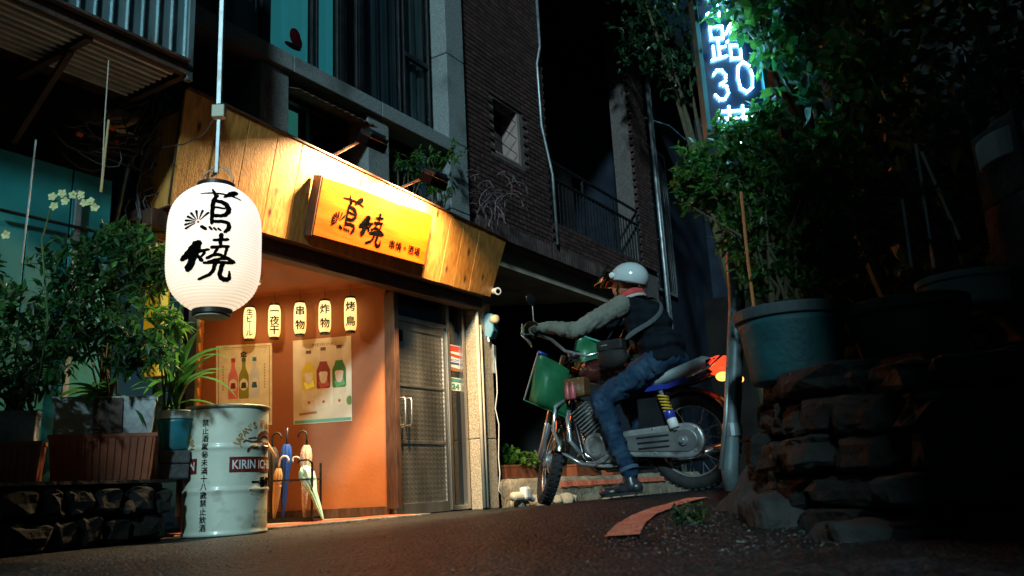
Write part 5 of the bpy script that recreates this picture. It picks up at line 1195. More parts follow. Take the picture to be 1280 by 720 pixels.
# security camera and blue lamp box by the pillar
p = P(619, 364, 9.55); ca = thing('security_camera', 'small white bullet security camera under the far end of the fascia', 'camera', p)
dcm = nrm(V(.45, -.8, -.2)); MB().lathe([(.03, 0), (.036, .01), (.036, .12), (.045, .125), (.045, .15), (.032, .15)], p - dcm * .08, dcm, n=20).build('housing', M_WHITE, ca, smooth=False, bevel=.003)
MB().lathe([(.028, 0), (.01, .004)], p + dcm * .072, dcm, n=16).build('lens', M_INK, ca)
MB().tube([p - dcm * .05, p + V(-.05, .05, .02), p + V(-.1, .1, .1)], .012, 6).build('bracket', M_WHITE, ca)
p = P(606, 405, 9.75); bl_ = thing('lamp_box', 'blue weatherproof lamp box with a round lens on the pillar', 'lamp box', p - UP * .15)
MB().prism([p + V(x, 0, z) for x, z in ((-.11, -.13), (.06, -.17), (.10, -.08), (.10, .12), (-.06, .16), (-.11, .1))], V(.06, .16, 0)).build('case', mat('blue_enamel', (.07, .24, .34), (.12, .32, .42), scale=6, rough=.45), bl_, bevel=.012)
ld_ = nrm(V(.7, -.7, .05)); MB().lathe([(.05, -.05), (.055, .02), (.045, .04), (.015, .045)], p + V(.12, -.0, .05), ld_, n=20).build('lens', mat('amber_glass', (.6, .5, .3), (.7, .6, .38), rough=.2), bl_, smooth=True)
for k in range(4): MB().tube([p + V(-.1, .05, .1), P(590 + k * 3, 392 + k * 2, 9.8), P(583 + k * 2, 410 + 4 * k, 9.85), P(582 + k, 450 + 20 * k, 9.9)], .008, 6).build('cable', M_CABLE, bl_, smooth=True)
MB().tube([p + V(.03, 0, -.16), p + V(.04, 0, -.22)], .012, 6).build('gland', M_WHITE, bl_)

# ------------------------------------------------------------------ low wall, rubble and planters beyond the door
def low(s0, s1, o, z0, z1, t, m, name, par, bev=.01): return MB().box(Fp((s0 + s1) / 2, o, (z0 + z1) / 2), (s1 - s0, t, z1 - z0), RF).build(name, m, par, bevel=bev)
lwl = thing('low_wall', 'low rough plastered wall with a worn red stripe beyond the pillar', 'wall', Fp(4, .05, 0))
mb = MB(); rows = []
for i in range(61):
    s = 1.64 + i * .11; row = []
    for k, (o, z) in enumerate(((.2, -.05), (.2, .12), (.17, .27), (.12, .325), (-.2, .33), (-.22, -.05))):
        n_ = snoise(s * 3, k * 1.7) * .03 + snoise(s * 9, k * 3) * .015; row.append(Fp(s, o + n_, z + (n_ * .6 if 0 < k < 4 else 0)))
    rows.append(row)
mb.sheet(rows); mb.build('plaster', mat('crumbling_plaster', (.22, .17, .11), (.42, .35, .25), scale=6, rough=.9, bump=.8, bscale=25, detail=8), lwl, smooth=True)
MB().sheet([[Fp(3.0 + i * .12, .215 + .02 * snoise(i * .5), .20), Fp(3.0 + i * .12, .205 + .02 * snoise(i * .5), .27)] for i in range(30)]).build('red_stripe', M_RED, lwl)
rg = random.Random(71)
for k in range(16):
    s = 1.75 + rg.random() * 3.2; r_ = rg.uniform(.04, .11)
    rock(Fp(s, .30 + rg.uniform(-.04, .06), r_ * .55 + gz(*Fp(s, .3, 0)[:2])), r_, k * 3.1, sq=(1, .8, .7)).build('rubble_stone', mat('pale_rubble', (.3, .25, .17), (.5, .43, .32), scale=7, rough=.95, bump=.8, bscale=25, rnd=.25), smooth=True, label='pale broken stone lying at the foot of the low wall', cat='stone', group='rubble along the low wall')
pv = thing('pipe_fitting', 'white pipe fitting with a ribbed hose at the foot of the pillar', 'pipe fitting', Fp(1.75, .34, .02))
MB().tube([Fp(1.62, .36, .12), Fp(1.80, .36, .12)], .045, 10).build('hose', mat('ribbed_hose', (.5, .45, .35), rough=.6), pv, smooth=True)
for k in range(7): MB().lathe([(.046, -.008), (.054, 0), (.046, .008)], Fp(1.63 + k * .025, .36, .12), D, n=14, cap=False).build('hose_ring', MATS['ribbed_hose'], pv)
MB().box(Fp(1.90, .36, .15), (.13, .1, .15), RF).build('elbow', M_WHITE, pv, bevel=.03); MB().tube([Fp(1.93, .36, .12), Fp(2.06, .36, .08)], .04, 10).build('spout', M_WHITE, pv)
zt = .33
pots = [(626, 669, 'terracotta trough with bright small-leaved plant on the low wall'), (688, 704, 'small terracotta trough on the low wall behind the front wheel'), (716, 745, 'terracotta trough on the low wall behind the engine'), (760, 790, 'terracotta trough on the low wall behind the boot')]
for k, (x0, x1, lab) in enumerate(pots):
    s0 = onF(x0, 598, .0)[0]; s1 = onF(x1, 598, .0)[0]; s1 = max(s1, s0 + .3); c = Fp((s0 + s1) / 2, -.03, zt); s1 = min(s1, s0 + .8)
    box_pot('trough', c, s1 - s0, .2, .16, np.column_stack([D, -N, UP]), M_TERRA, lab, group='troughs on the low wall')
    if k == 0: shrub('small_leaf_plant', 'bright green small-leaved plant in the trough by the pillar', c + V(0, 0, .12), [(c + V(0, 0, .24) + D * .1, (.30, .16, .13)), (c + V(0, 0, .30) - D * .05, (.2, .14, .14)), (c + D * .32 + V(0, 0, .2), (.16, .12, .1))], 480, .06, 72, (M_LEAF2,), stems=10, aspect=.8)
    elif k == 2: shrub('dry_plant', 'sparse olive plant in the trough behind the engine', c + V(0, 0, .12), [(c + V(0, 0, .22), (.3, .12, .12))], 160, .06, 73, (M_LEAF2, M_DRY), stems=8, aspect=.5)
MB().tube([Fp(2.2, -.5, .05), Fp(2.25, -.48, 1.5), Fp(2.22, -.5, 2.2)], .012, 6).build('pole', M_ALU, label='thin grey pole standing in the dark passage behind the small-leaved plant', cat='pole')
sw_ = thing('wall_notice', 'small dark red notice on the passage wall behind the pillar', 'notice', Fp(2.0, -4.6, 1.3))
MB().box(Fp(2.0, -4.63, 1.5), (.3, .02, .4), RF).build('sheet', mat('dull_red_print', (.2, .03, .03), rough=.7), sw_)

# ------------------------------------------------------------------ dim houses and trees further up the lane
far = thing('far_house', 'dark house with a barred window and small awning further up the lane', 'house', Fp(10.5, -1, 0))
MB().box(Fp(9.7, -1.4, 4.5), (3.6, 2.2, 9), RF).build('wall', mat('far_dark_wall', (.012, .016, .026), (.022, .028, .04), scale=2, rough=.9, spec=.05), far)
s0, z0 = onF(800, 300, -.2); s1, z1 = onF(838, 160, -.2)
w = MB(); 
for s in (8.15, 9.1): w.box(Fp(s, -.27, 5.3), (.06, .06, 3.0), RF)
for z in (3.8, 6.8): w.box(Fp(8.625, -.27, z), (1.0, .06, .06), RF)
w = w.build('window', M_ALU, far); MB().box(Fp(8.62, -.285, 5.3), (.88, .01, 2.9), RF).build('pane', M_SMOKE, w)
for k in range(8): MB().bar(Fp(8.25 + k * .11, -.24, 3.85), Fp(8.25 + k * .11, -.24, 6.75), .02, .02, up=D).build('bar', M_IRON, w)
MB().prism([Fp(8.0, -.28, 7.35), Fp(9.2, -.28, 7.35), Fp(9.2, .35, 6.95), Fp(8.0, .35, 6.95)], (0, 0, .03)).build('awning', mat('pale_blue_awning', (.16, .3, .36), (.22, .36, .42), rough=.6), far)
for k in range(3): MB().tube([Fp(7.75 + k * .06, .05, .2), Fp(7.75 + k * .06, .06, 4), Fp(7.76 + k * .07, .05, 8.5)], .035 - .008 * k, 8).build('down_pipe', M_ALU, far, smooth=True)
MB().box(Fp(12.5, -.6, 2.0), (3.4, 3.0, 4.0), RF).build('annexe', mat('far_dark_wall2', (.012, .010, .009), (.02, .017, .015), scale=2, rough=.9, spec=.05), far)
f2_ = thing('end_house', 'dark house closing the lane behind the rider', 'house', (7, 22, 0))
MB().box((8.5, 22, 4.5), (13, 4, 9), np.eye(3)).build('wall', MATS['far_dark_wall'], f2_)
MB().box((8.5, 19.6, 2.9), (12, 1.0, .15), np.eye(3)).build('canopy', MATS['far_dark_wall2'], f2_)
for k in range(4):
    w = MB().box((3.6 + k * 2.3, 19.97, 6), (1.2, .08, 1.4), np.eye(3)).build('window', M_DARKFR, f2_); MB().box((3.6 + k * 2.3, 19.92, 6), (1.06, .02, 1.26), np.eye(3)).build('pane', M_SMOKE, w)
def tree(name, label, base, blobs, nleaf, L, seed, mats, trunk_r=.09, group=None, aspect=.45):
    r_ = random.Random(seed); t = thing(name, label, 'tree', base, group); tr = MB(); cr = MB(); base = np.asarray(base, float)
    top = np.mean([b[0] for b in blobs], axis=0); fork = base * .45 + top * .55; fork[2] = base[2] + (top[2] - base[2]) * .5
    tr.tube([base - UP * .1, base * .6 + fork * .4 + V(.05, 0, 0), fork], [trunk_r, trunk_r * .8, trunk_r * .6], 8)
    vol = [b[1][0] * b[1][1] * b[1][2] for b in blobs]; tot = sum(vol)
    for c, rr in blobs: tr.tube([fork, fork * .5 + np.asarray(c) * .5 + V(r_.uniform(-.1, .1), 0, .1), c], [trunk_r * .5, trunk_r * .3, trunk_r * .12], 6)
    for k in range(nleaf // 9):
        x = r_.random() * tot; i = 0
        while x > vol[i] and i < len(vol) - 1: x -= vol[i]; i += 1
        c, rr = blobs[i]; e = np.asarray(c) + np.asarray(rr) * rdir(r_) * r_.random() ** .4; tip = rdir(r_, -.1)
        if k % 3 == 0: tr.tube([e * .6 + np.asarray(c) * .4, e], [.007, .003], 4)
        for j in range(9):
            o = e + tip * L * r_.uniform(-1, 1.5) + rdir(r_) * L * .4; ll = L * r_.uniform(.6, 1.2); leaf(cr, o, nrm(rdir(r_) + V(0, 0, -.3)), nrm(rdir(r_) + V(0, 0, 1.2)), ll, ll * aspect, r_.uniform(0, .4), r_.randrange(len(mats)))
    tr.build('trunk', M_STEM, t, norm=False); cr.build('crown', list(mats), t, kind='stuff', norm=False)
    return t
def bm_(x, y, Y, rx, ry, rz): return (P(x, y, Y), (rx, ry, rz))
tree('lane_tree', 'tree with blue-lit leaves rising behind the lane sign', (4.2, 13.5, 0), [bm_(830, 40, 13, 1.0, .8, .9), bm_(860, 90, 13, .7, .6, .7), bm_(800, -20, 13, 1.0, .8, .8)], 1100, .16, 81, (M_LEAF3,), .14)

# ------------------------------------------------------------------ right: stone bank with pots, lane sign
bank = thing('stone_bank', 'dark dry-stone retaining bank carrying the big plant pots', 'retaining wall', (1.8, 3.0, 0))
EDGE = [V(1.75, 5.0, 0), V(1.36, 4.2, 0), V(1.13, 3.55, 0), V(1.10, 3.0, 0), V(1.25, 2.55, 0), V(1.75, 2.3, 0), V(2.6, 2.2, 0), V(3.6, 2.15, 0)]
HB = .60
pl = EDGE + [V(3.6, 9.0, 0), V(2.3, 9.0, 0)]
cpl = np.mean(np.array(EDGE), axis=0)
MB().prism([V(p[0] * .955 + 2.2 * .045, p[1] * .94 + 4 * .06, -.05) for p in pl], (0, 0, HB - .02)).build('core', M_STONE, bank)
rg = random.Random(91); cum = [0]
for a, b in zip(EDGE[:-1], EDGE[1:]): cum.append(cum[-1] + np.linalg.norm(b - a))
def edge_at(t):
    for i in range(len(EDGE) - 1):
        if t <= cum[i + 1] or i == len(EDGE) - 2:
            f = (t - cum[i]) / (cum[i + 1] - cum[i]); d = nrm(EDGE[i + 1] - EDGE[i]); return EDGE[i] * (1 - f) + EDGE[i + 1] * f, d
z = 0.0; row = 0
while z < HB - .05:
    h = rg.uniform(.09, .17); t = rg.uniform(-.2, 0)
    while t < cum[-1]:
        w = rg.choice((.1, .14, .2, .26, .34)) * rg.uniform(.8, 1.2); p, d = edge_at(min(max(t + w / 2, 0), cum[-1])); out = V(d[1], -d[0], 0) * (-1 if d[1] < 0 and False else 1)
        if out[0] > 0 and p[0] < 1.2: out = -out
        g0 = gz(p[0], p[1]) - .03
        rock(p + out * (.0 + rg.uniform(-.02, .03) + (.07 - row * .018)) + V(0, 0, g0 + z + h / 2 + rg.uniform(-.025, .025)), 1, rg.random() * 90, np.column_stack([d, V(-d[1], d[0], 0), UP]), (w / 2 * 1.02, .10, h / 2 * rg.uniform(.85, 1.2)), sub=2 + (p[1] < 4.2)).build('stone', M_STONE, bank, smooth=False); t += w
    z += h; row += 1
MB().prism([V(p[0] * .97 + 2.2 * .03, p[1] * .96 + 4 * .04, HB - .045) for p in pl], (0, 0, .03)).build('soil_top', M_SOIL, bank)
# rough concrete footing at the lamp post
ft = MB(); rows = []
fc = P(930, 600, 3.95)
for i in range(30):
    a = 2 * math.pi * i / 29; row = []
    for j in range(9):
        u = j / 8; r_ = .36 * (1 - u) ** .75 + .09; r_ *= 1 + .25 * snoise(math.cos(a) * 1.5, math.sin(a) * 1.5, u * 3) + .1 * snoise(math.cos(a) * 6, math.sin(a) * 6, u * 8)
        x, y = 1.10 + r_ * math.cos(a) * .50, 3.80 + r_ * math.sin(a) * 1.0; row.append(V(x, y, gz(x, y) * (1 - u) + u * .30 - .02 * (1 - u)))
    rows.append(row)
ft.sheet(rows); ft.build('rock_footing', mat('grey_rock', (.014, .014, .013), (.05, .048, .043), scale=4, rough=.95, bump=1., bscale=22, detail=9), smooth=True, label='rough grey rock mound at the foot of the sign post', cat='rock')
rock(V(.94, 3.22, .08), .13, 3.3, sq=(.8, 1.3, .6), sub=3).build('boulder', MATS['grey_rock'], smooth=True, label='grey boulder between the red line and the stone bank', cat='boulder')
rock(V(1.02, 2.62, .03), .11, 7.3, sq=(1.2, .9, .5), sub=3).build('boulder', MATS['grey_rock'], smooth=True, label='flat grey boulder lying against the stone bank beside the moss clump', cat='boulder')
mo = G(862, 655); shrub('moss_clump', 'low dark green weed clump at the end of the red line', V(mo[0], mo[1], mo[2]), [(V(mo[0] + .02, mo[1] + .05, mo[2] + .03), (.09, .08, .05))], 420, .022, 92, (M_LEAF3, M_LEAF), stems=3, aspect=.5)
# sign post and LED lane sign
PY = 4.0
pp = [P(912, 586, PY), P(917, 480, PY), P(921, 380, PY), P(915, 290, PY), P(908, 235, PY), P(903, 170, PY)]
post = thing('sign_post', 'grey green steel post standing on the rock mound, carrying the lit lane sign', 'post', pp[0])
MB().tube([pp[0] - UP * .1] + pp, [.04] * 4 + [.038, .036, .034], 14).build('pole', mat('grey_green_post_paint', (.12, .17, .18), (.18, .24, .25), scale=8, rough=.42, metal=.3, dirt=(.08, .09, .09), dscale=5), post, smooth=True)
MB().tube([pp[0] + V(-.045, -.02, 0), P(908, 520, PY - .03), P(910, 460, PY - .03)], .012, 8).build('earth_rod', M_ALU, post, smooth=True)
MB().lathe([(.047, 0), (.047, .05), (.042, .06)], P(916, 545, PY) - UP * .0, UP, n=16).build('clamp', M_ALU, post)
SY = 3.95
LBL, LBR = P(889, 168, SY), P(957, 168, SY); LTL, LTR = P(866, -6, SY), P(942, -6, SY)
lsu = nrm(V((LBR - LBL)[0], 0, 0)); 
wS = .5 * (np.linalg.norm(LBR - LBL) + np.linalg.norm(LTR - LTL)); cS = (LBL + LBR + LTL + LTR) / 4; hS = .5 * (LTL[2] - LBL[2] + LTR[2] - LBR[2])
hS2 = hS + .34                                   # the board goes on above the frame
led_t = thing('lane_sign', 'blue-white glowing LED lane sign reading 30 among the leaves', 'sign', cS - UP * hS / 2)
M_LBOARD = mat('navy_sign_board', (.006, .012, .03), (.01, .018, .04), rough=.35); M_LFR = mat('teal_sign_frame', (.03, .16, .2), (.05, .22, .26), scale=6, rough=.4, metal=.3)
MB().box(cS + V(0, .03, .17), (wS, .05, hS2), np.eye(3)).build('board', M_LBOARD, led_t, bevel=.004)
for sgn in (-1, 1): MB().box(cS + V(sgn * (wS / 2 + .008), .015, .17), (.022, .10, hS2 + .02), np.eye(3)).build('frame', M_LFR, led_t, bevel=.003)
for q in (-hS / 2, hS / 2 + .34): MB().box(cS + V(0, .015, q), (wS - .01, .10, .022), np.eye(3)).build('frame', M_LFR, led_t, bevel=.003)
M_LED = mat('cool_led', (.6, .8, 1), rough=.3, emit=(.26, .72, 1.0), estr=40.)
GL = {'3': [[(.15, .85), (.35, 1), (.65, 1), (.85, .82), (.8, .62), (.5, .52), (.82, .42), (.88, .2), (.65, 0), (.35, 0), (.12, .15)]], '0': [[(.5, 1), (.2, .85), (.12, .5), (.2, .15), (.5, 0), (.8, .15), (.88, .5), (.8, .85), (.5, 1)]],
      'lu': [[(.05, .95), (.42, .95), (.42, .62), (.05, .62), (.05, .95)], [(.25, .6), (.25, .08)], [(.25, .36), (.44, .38)], [(.08, .4), (.08, .06)], [(.0, .02), (.46, .12)], [(.68, 1), (.52, .74)], [(.66, .9), (.92, .9), (.78, .68), (.52, .5)], [(.66, .76), (.98, .5)], [(.6, .4), (.9, .4), (.9, .04), (.6, .04), (.6, .4)]],
      'bei': [[(.38, 1), (.38, .05)], [(.05, .65), (.36, .65)], [(.0, .1), (.36, .3)], [(.62, 1), (.62, .1), (.98, .08), (.98, .25)], [(.62, .55), (.92, .75)]],
      'xiang': [[(.1, .88), (.9, .88)], [(.3, 1), (.3, .7)], [(.7, 1), (.7, .7)], [(.0, .7), (1, .7)], [(.25, .66), (.05, .45)], [(.7, .66), (.95, .45)], [(.3, .45), (.72, .45), (.72, .28), (.3, .28)], [(.3, .45), (.3, .04), (.85, .04), (.88, .16)]]}
def glyph(key, x0, x1, z0, z1, name):
    mb = MB()
    for ln2 in GL[key]:
        pts = [V(x0 + (x1 - x0) * a, 0, z0 + (z1 - z0) * b) for a, b in ln2]
        for a, b in zip(pts[:-1], pts[1:]):
            n = max(1, int(np.linalg.norm(b - a) / .0125))
            for i in range(n + 1): mb.ell(V(cS[0], SY - .006, cS[2]) + a + (b - a) * i / n, .0062, nu=6, nv=4)
    mb.build(name, M_LED, led_t, kind='stuff', norm=False)
def zS(py): return P(905, py, SY)[2] - cS[2]
glyph('bei', -.095, .075, zS(22), zS(-20), 'led_character'); glyph('lu', -.095, .075, zS(76), zS(31), 'led_character')
glyph('3', -.11, -.02, zS(124), zS(88), 'led_digit'); glyph('0', .015, .115, zS(117), zS(79), 'led_digit'); glyph('xiang', -.09, .085, zS(182), zS(134), 'led_character')
# pots on the bank
def pot_at(px, py_base, Y, z=None): p = P(px, py_base, Y); return V(p[0], p[1], p[2] if z is None else z)
zb = HB - .012
pA = pot_at(999, 490, 3.42, zb); pr_ = .5 * 133 * 3.42 / 1040
round_pot('round_pot', pA, pr_ * .97, P(999, 387, 3.42)[2] - zb, mat('worn_teal_plastic', (.006, .06, .07), (.012, .10, .11), scale=7, rough=.6, bump=.2, bscale=40, dirt=(.10, .12, .11), dscale=4, dlo=.55, dhi=.75), 'large worn teal plant pot at the corner of the stone bank', rim_m=mat('grey_pot_rim', (.03, .05, .055), (.06, .085, .09), rough=.6), flare=.86, lip=.05)
pB = pot_at(1150, 487, 3.2, zb); rB = .5 * 140 * 3.2 / 1040
round_pot('round_pot', pB, rB, P(1150, 378, 3.2)[2] - zb, mat('dull_brown_plastic', (.035, .032, .03), (.06, .055, .05), scale=7, rough=.6, dirt=(.09, .085, .08), dscale=4), 'dull brown plant pot carrying the pale basin on the stone bank', flare=.84, lip=.05)
zB2 = P(1150, 378, 3.2)[2]
round_pot('basin', pot_at(1142, 0, 3.2, zB2 - .04), .17, .13, M_PALEP, 'pale grey basin set into the dull brown pot', flare=.95, lip=.03)
st_ = pot_at(1262, 0, 3.0, zb)
for k in range(3): MB().box(st_ + V(0, 0, .155 + k * .302), (.36, .3, .30), np.eye(3)).build('concrete_block', M_BLOCK, bevel=.012, label=('bottom', 'middle', 'top')[k] + ' concrete block of the stack under the high pot on the bank', cat='block', group='blocks under the high pot')
pC = st_ + V(0, 0, .91); rC = .5 * 140 * 3.0 / 1040
round_pot('round_pot', pC, rC, P(1225, 172, 3.0)[2] - pC[2], mat('dark_teal_plastic', (.008, .06, .07), (.012, .09, .10), scale=7, rough=.5), 'high teal plant pot with a wide pale rim on stacked blocks', rim_m=M_PALEP, flare=.82, lip=.11)
# shrub round the sign
shrub('sign_shrub', 'dense small-leaved shrub in the teal pot, wrapped round the lit lane sign', pA + V(0, 0, .36), [bm_(905, 230, 3.75, .20, .2, .2), bm_(950, 190, 3.7, .22, .18, .2), bm_(990, 260, 3.6, .26, .2, .28), bm_(935, 290, 3.62, .16, .16, .16), bm_(870, 210, 3.8, .12, .14, .12), bm_(1000, 350, 3.5, .2, .16, .14), bm_(1040, 200, 3.6, .18, .16, .22), bm_(945, 340, 3.55, .08, .1, .16), bm_(918, 166, 3.80, .13, .07, .05), bm_(905, 150, 3.84, .07, .05, .03), bm_(950, 140, 3.82, .05, .05, .05), bm_(960, 150, 3.75, .1, .1, .08), bm_(1030, 300, 3.5, .2, .16, .25), bm_(880, 240, 3.8, .13, .13, .1)], 10500, .042, 93, (M_LEAF, M_LEAF2, M_LEAF), stems=16, aspect=.5)
tree('overhanging_tree', 'broad-leaved tree hanging over the lit lane sign from the bank', (2.2, 4.6, HB - .05), [bm_(985, 30, 3.75, .22, .2, .2), bm_(940, 5, 3.8, .16, .16, .12), bm_(1010, 90, 3.7, .18, .16, .14), bm_(1060, 30, 3.8, .28, .22, .26), bm_(1090, 110, 3.9, .24, .2, .2), bm_(900, -25, 3.85, .2, .16, .1), bm_(1010, -40, 3.9, .4, .3, .2), bm_(950, 45, 3.75, .1, .1, .14), bm_(905, 0, 3.8, .12, .08, .05)], 2100, .085, 94, (M_LEAF, M_LEAF2, M_LEAF3), .06, aspect=.55)
shrub('dim_shrub', 'dim leafless shrub stems in the pale basin beside the high pot', pot_at(1142, 0, 3.2, zB2 + .05), [bm_(1110, 250, 3.3, .2, .15, .25), bm_(1160, 230, 3.3, .12, .12, .2)], 260, .05, 95, (M_LEAF3, M_DRY), stems=12, aspect=.4)
shrub('dark_shrub', 'dark shrub in the high teal pot on the blocks', pC + V(0, 0, .35), [bm_(1230, 110, 3.1, .22, .2, .18), bm_(1275, 80, 3.1, .2, .2, .2)], 700, .05, 96, (M_LEAF3,), stems=10, aspect=.45)
for k, (x0, y0, x1, y1) in enumerate(((1145, 180, 1168, 335), (1152, 190, 1200, 300), (1128, 250, 1140, 335))):
    MB().tube([P(x0, y0, 3.25), P(x1, y1, 3.2)], .008, 6).build('stake', M_ALU, label=('long pale stake standing in the pale basin', 'pale stake leaning across the high pot', 'short thin stake at the edge of the pale basin')[k], cat='stake')
MB().tube([P(926, 240, 3.5), P(934, 320, 3.48), P(943, 390, 3.45)], .007, 6).build('stake', mat('orange_stake', (.4, .14, .04), (.5, .2, .07), rough=.6), label='thin orange stake standing in the worn teal pot', cat='stake')
# dark hedge and bank behind, closing the right side
hg = thing('hedge', 'tall dark hedge closing the bank behind the pots', 'hedge', (3.9, 5.2, HB)); hm = MB(); r_ = random.Random(97)
for k in range(5200):
    x = r_.uniform(2.3, 7.5); y = r_.uniform(4.9, 6.2) + (x - 2.3) * -.12; z = HB + r_.random() ** .8 * 4.2; leaf(hm, V(x, y, z), rdir(r_), UP, .16, .09, .3)
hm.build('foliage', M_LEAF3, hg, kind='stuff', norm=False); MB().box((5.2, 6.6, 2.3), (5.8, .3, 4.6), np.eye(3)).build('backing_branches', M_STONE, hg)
wr = thing('light_screen_wall', 'unseen dark wall added beyond the bank to block side light', 'wall', (4.6, 2, 0))  # added out of view to block cool light from the right
MB().box((4.75, -.5, 1.5), (.25, 11, 3.0), np.eye(3)).build('wall', M_DARK, wr)
# unseen houses added behind the viewpoint to shade the bank and the ledge
for nm, x0, x1, y0, y1, h, lab in (('shade_house', .34, 9, -9, -2.5, 7.4, 'tall unseen house with a flat roof, added to shade the stone bank'), ('shade_house', -12, -3.85, -9, -3.2, 4.95, 'lower unseen house added to shade the planter ledge')):
    t = thing(nm, lab, 'house', ((x0 + x1) / 2, (y0 + y1) / 2, 0)); MB().box(((x0 + x1) / 2, (y0 + y1) / 2, h / 2), (x1 - x0, y1 - y0, h), np.eye(3)).build('wall', M_DARK, t)
    MB().prism([V(x0 - .3, y0 - .3, h), V(x1 + .3, y0 - .3, h), V(x1 + .3, y1 + .3, h), V(x0 - .3, y1 + .3, h)], (0, 0, .2)).build('roof', M_RUST, t)
    for k in range(3):
        for z in (1.6, 4.6):
            w = MB().box((x0 + (x1 - x0) * (k + .5) / 3, y1 + .02, z), (1.1, .1, 1.3), np.eye(3)).build('window', M_DARKFR, t); MB().box((x0 + (x1 - x0) * (k + .5) / 3, y1 + .08, z), (.98, .02, 1.18), np.eye(3)).build('pane', M_SMOKE, w)

# ------------------------------------------------------------------ motorbike
YAW = math.radians(34); HD = V(-math.cos(YAW), math.sin(YAW), 0); LD = V(-math.sin(YAW), -math.cos(YAW), 0); B0 = V(1.20, 5.45, 0)
def Bk(a, l, z): return B0 + HD * a + LD * l + V(0, 0, z)
def onB(px, py, off=0.):
    p = onplane(px, py, B0 + LD * off, LD); q = p - B0; return float(q @ HD), off, float(p[2])
RB = np.column_stack([HD, LD, UP])
M_TYRE = mat('tyre_rubber', (.012, .012, .012), (.025, .024, .023), scale=20, rough=.8, bump=.3, bscale=80)
M_ENG = mat('cast_aluminium', (.36, .36, .35), (.56, .55, .53), scale=14, rough=.4, metal=.6, dirt=(.10, .09, .08), dscale=8)
M_BLKP = mat('black_bike_paint', (.01, .01, .012), (.018, .018, .02), rough=.3, coat=.3)
M_GREEN = mat('green_vinyl', (.015, .13, .05), (.03, .19, .08), scale=5, rough=.4, bump=.12, bscale=14, coat=.15)
M_SEAT = mat('grey_seat_vinyl', (.3, .36, .37), (.42, .48, .49), scale=8, rough=.45, bump=.1)
M_BLUEP = mat('blue_side_trim', (.02, .03, .26), (.03, .05, .36), rough=.3, coat=.4)
bike = thing('motorcycle', 'worn small motorcycle with green leg shields and chrome mudguard under the rider', 'motorcycle', Bk(.6, 0, .12))
ga = Bk(.094, 0, 0); RAz = gz(ga[0], ga[1]) + .313; RA = Bk(.094, 0, RAz)
def wheel(c, axis, Ro, name, par, hub_r=.06, xform=None):
    axis = nrm(axis); x = nrm(np.cross(axis, UP)); y = np.cross(axis, x)
    def circ(r, n=56): return [c + r * (math.cos(2 * math.pi * i / n) * x + math.sin(2 * math.pi * i / n) * y) for i in range(n)]
    tb = MB(); tb.tube(circ(Ro - .045), .045, 12, closed=True, upv=axis); w = tb.build('wheel', M_TYRE, par, smooth=True)
    # tread blocks
    td = MB(); n = 44
    for i in range(n):
        t = 2 * math.pi * i / n; r = math.cos(t) * x + math.sin(t) * y; tg = -math.sin(t) * x + math.cos(t) * y
        for q in (-.022, .022): td.box(c + r * (Ro - .004) + axis * q, (.022, .028, .012), np.column_stack([tg, axis, r]))
    td.build('tread', M_TYRE, w, kind='stuff')
    rm = MB(); Rr = Ro - .078; prof = [(Rr + .006, -.028), (Rr + .012, -.022), (Rr - .006, -.012), (Rr - .008, .012), (Rr + .012, .022), (Rr + .006, .028), (Rr - .016, .016), (Rr - .016, -.016), (Rr + .006, -.028)]
    rm.lathe(prof, c, axis, n=56, cap=False, x0=x); rm.build('rim', M_CHROME, w, smooth=True)
    MB().lathe([(hub_r * .6, -.06), (hub_r, -.05), (hub_r, .05), (hub_r * .6, .06)], c, axis, n=24, x0=x).build('hub', M_ENG, w, smooth=False, bevel=.004)
    for i in range(28):
        t = 2 * math.pi * i / 28; t2 = t + (.45 if i % 2 else -.45); sd_ = 1 if i % 4 < 2 else -1
        a = c + hub_r * (math.cos(t) * x + math.sin(t) * y) + axis * .035 * sd_; b = c + Rr * (math.cos(t2) * x + math.sin(t2) * y)
        MB().tube([a, b], .0022, 4).build('spoke', M_CHROME, w)
    return w
wheel(RA, LD, .313, 'rear', bike, .07)
# front end is built straight and then turned about the raked steering axis
ST0 = Bk(.93, 0, 1.10); STD = nrm(Bk(1.16, 0, .42) - Bk(.93, 0, 1.10)); STEER = math.radians(50)
Rst = np.array(Matrix.Rotation(STEER, 3, Vector(STD)))
def turn(p): return ST0 + Rst @ (np.asarray(p) - ST0)
_chk = turn(Bk(1.24, 0, .4))
if (_chk - Bk(1.24, 0, .4)) @ LD > 0: Rst = np.array(Matrix.Rotation(-STEER, 3, Vector(STD)))
FAs = Bk(1.235, 0, .40); FA = turn(FAs); dzf = gz(FA[0], FA[1]) + .306 - FA[2]
def T(a, l, z): return turn(Bk(a, l, z)) + V(0, 0, dzf)
FA = T(1.235, 0, .40); fax = nrm(T(1.235, 1, .40) - FA); fwd = nrm(T(2, 0, .4) - T(1, 0, .4))
wheel(FA, fax, .306, 'front', bike, .055)
fk = MB()
for l in (-.085, .085):
    fk.tube([T(1.235, l, .40), T(1.09, l, .78)], [.026, .026], 10); fk.tube([T(1.09, l, .78), T(.955, l, 1.12)], [.019, .019], 10)
fk.tube([T(1.235, -.1, .40), T(1.235, .1, .40)], .012, 8)
fk.build('fork', M_CHROME, bike, smooth=True)
MB().box(T(1.02, 0, .93), (.07, .22, .05), Rst @ RB).build('fork_yoke', M_BLKP, bike, bevel=.012)
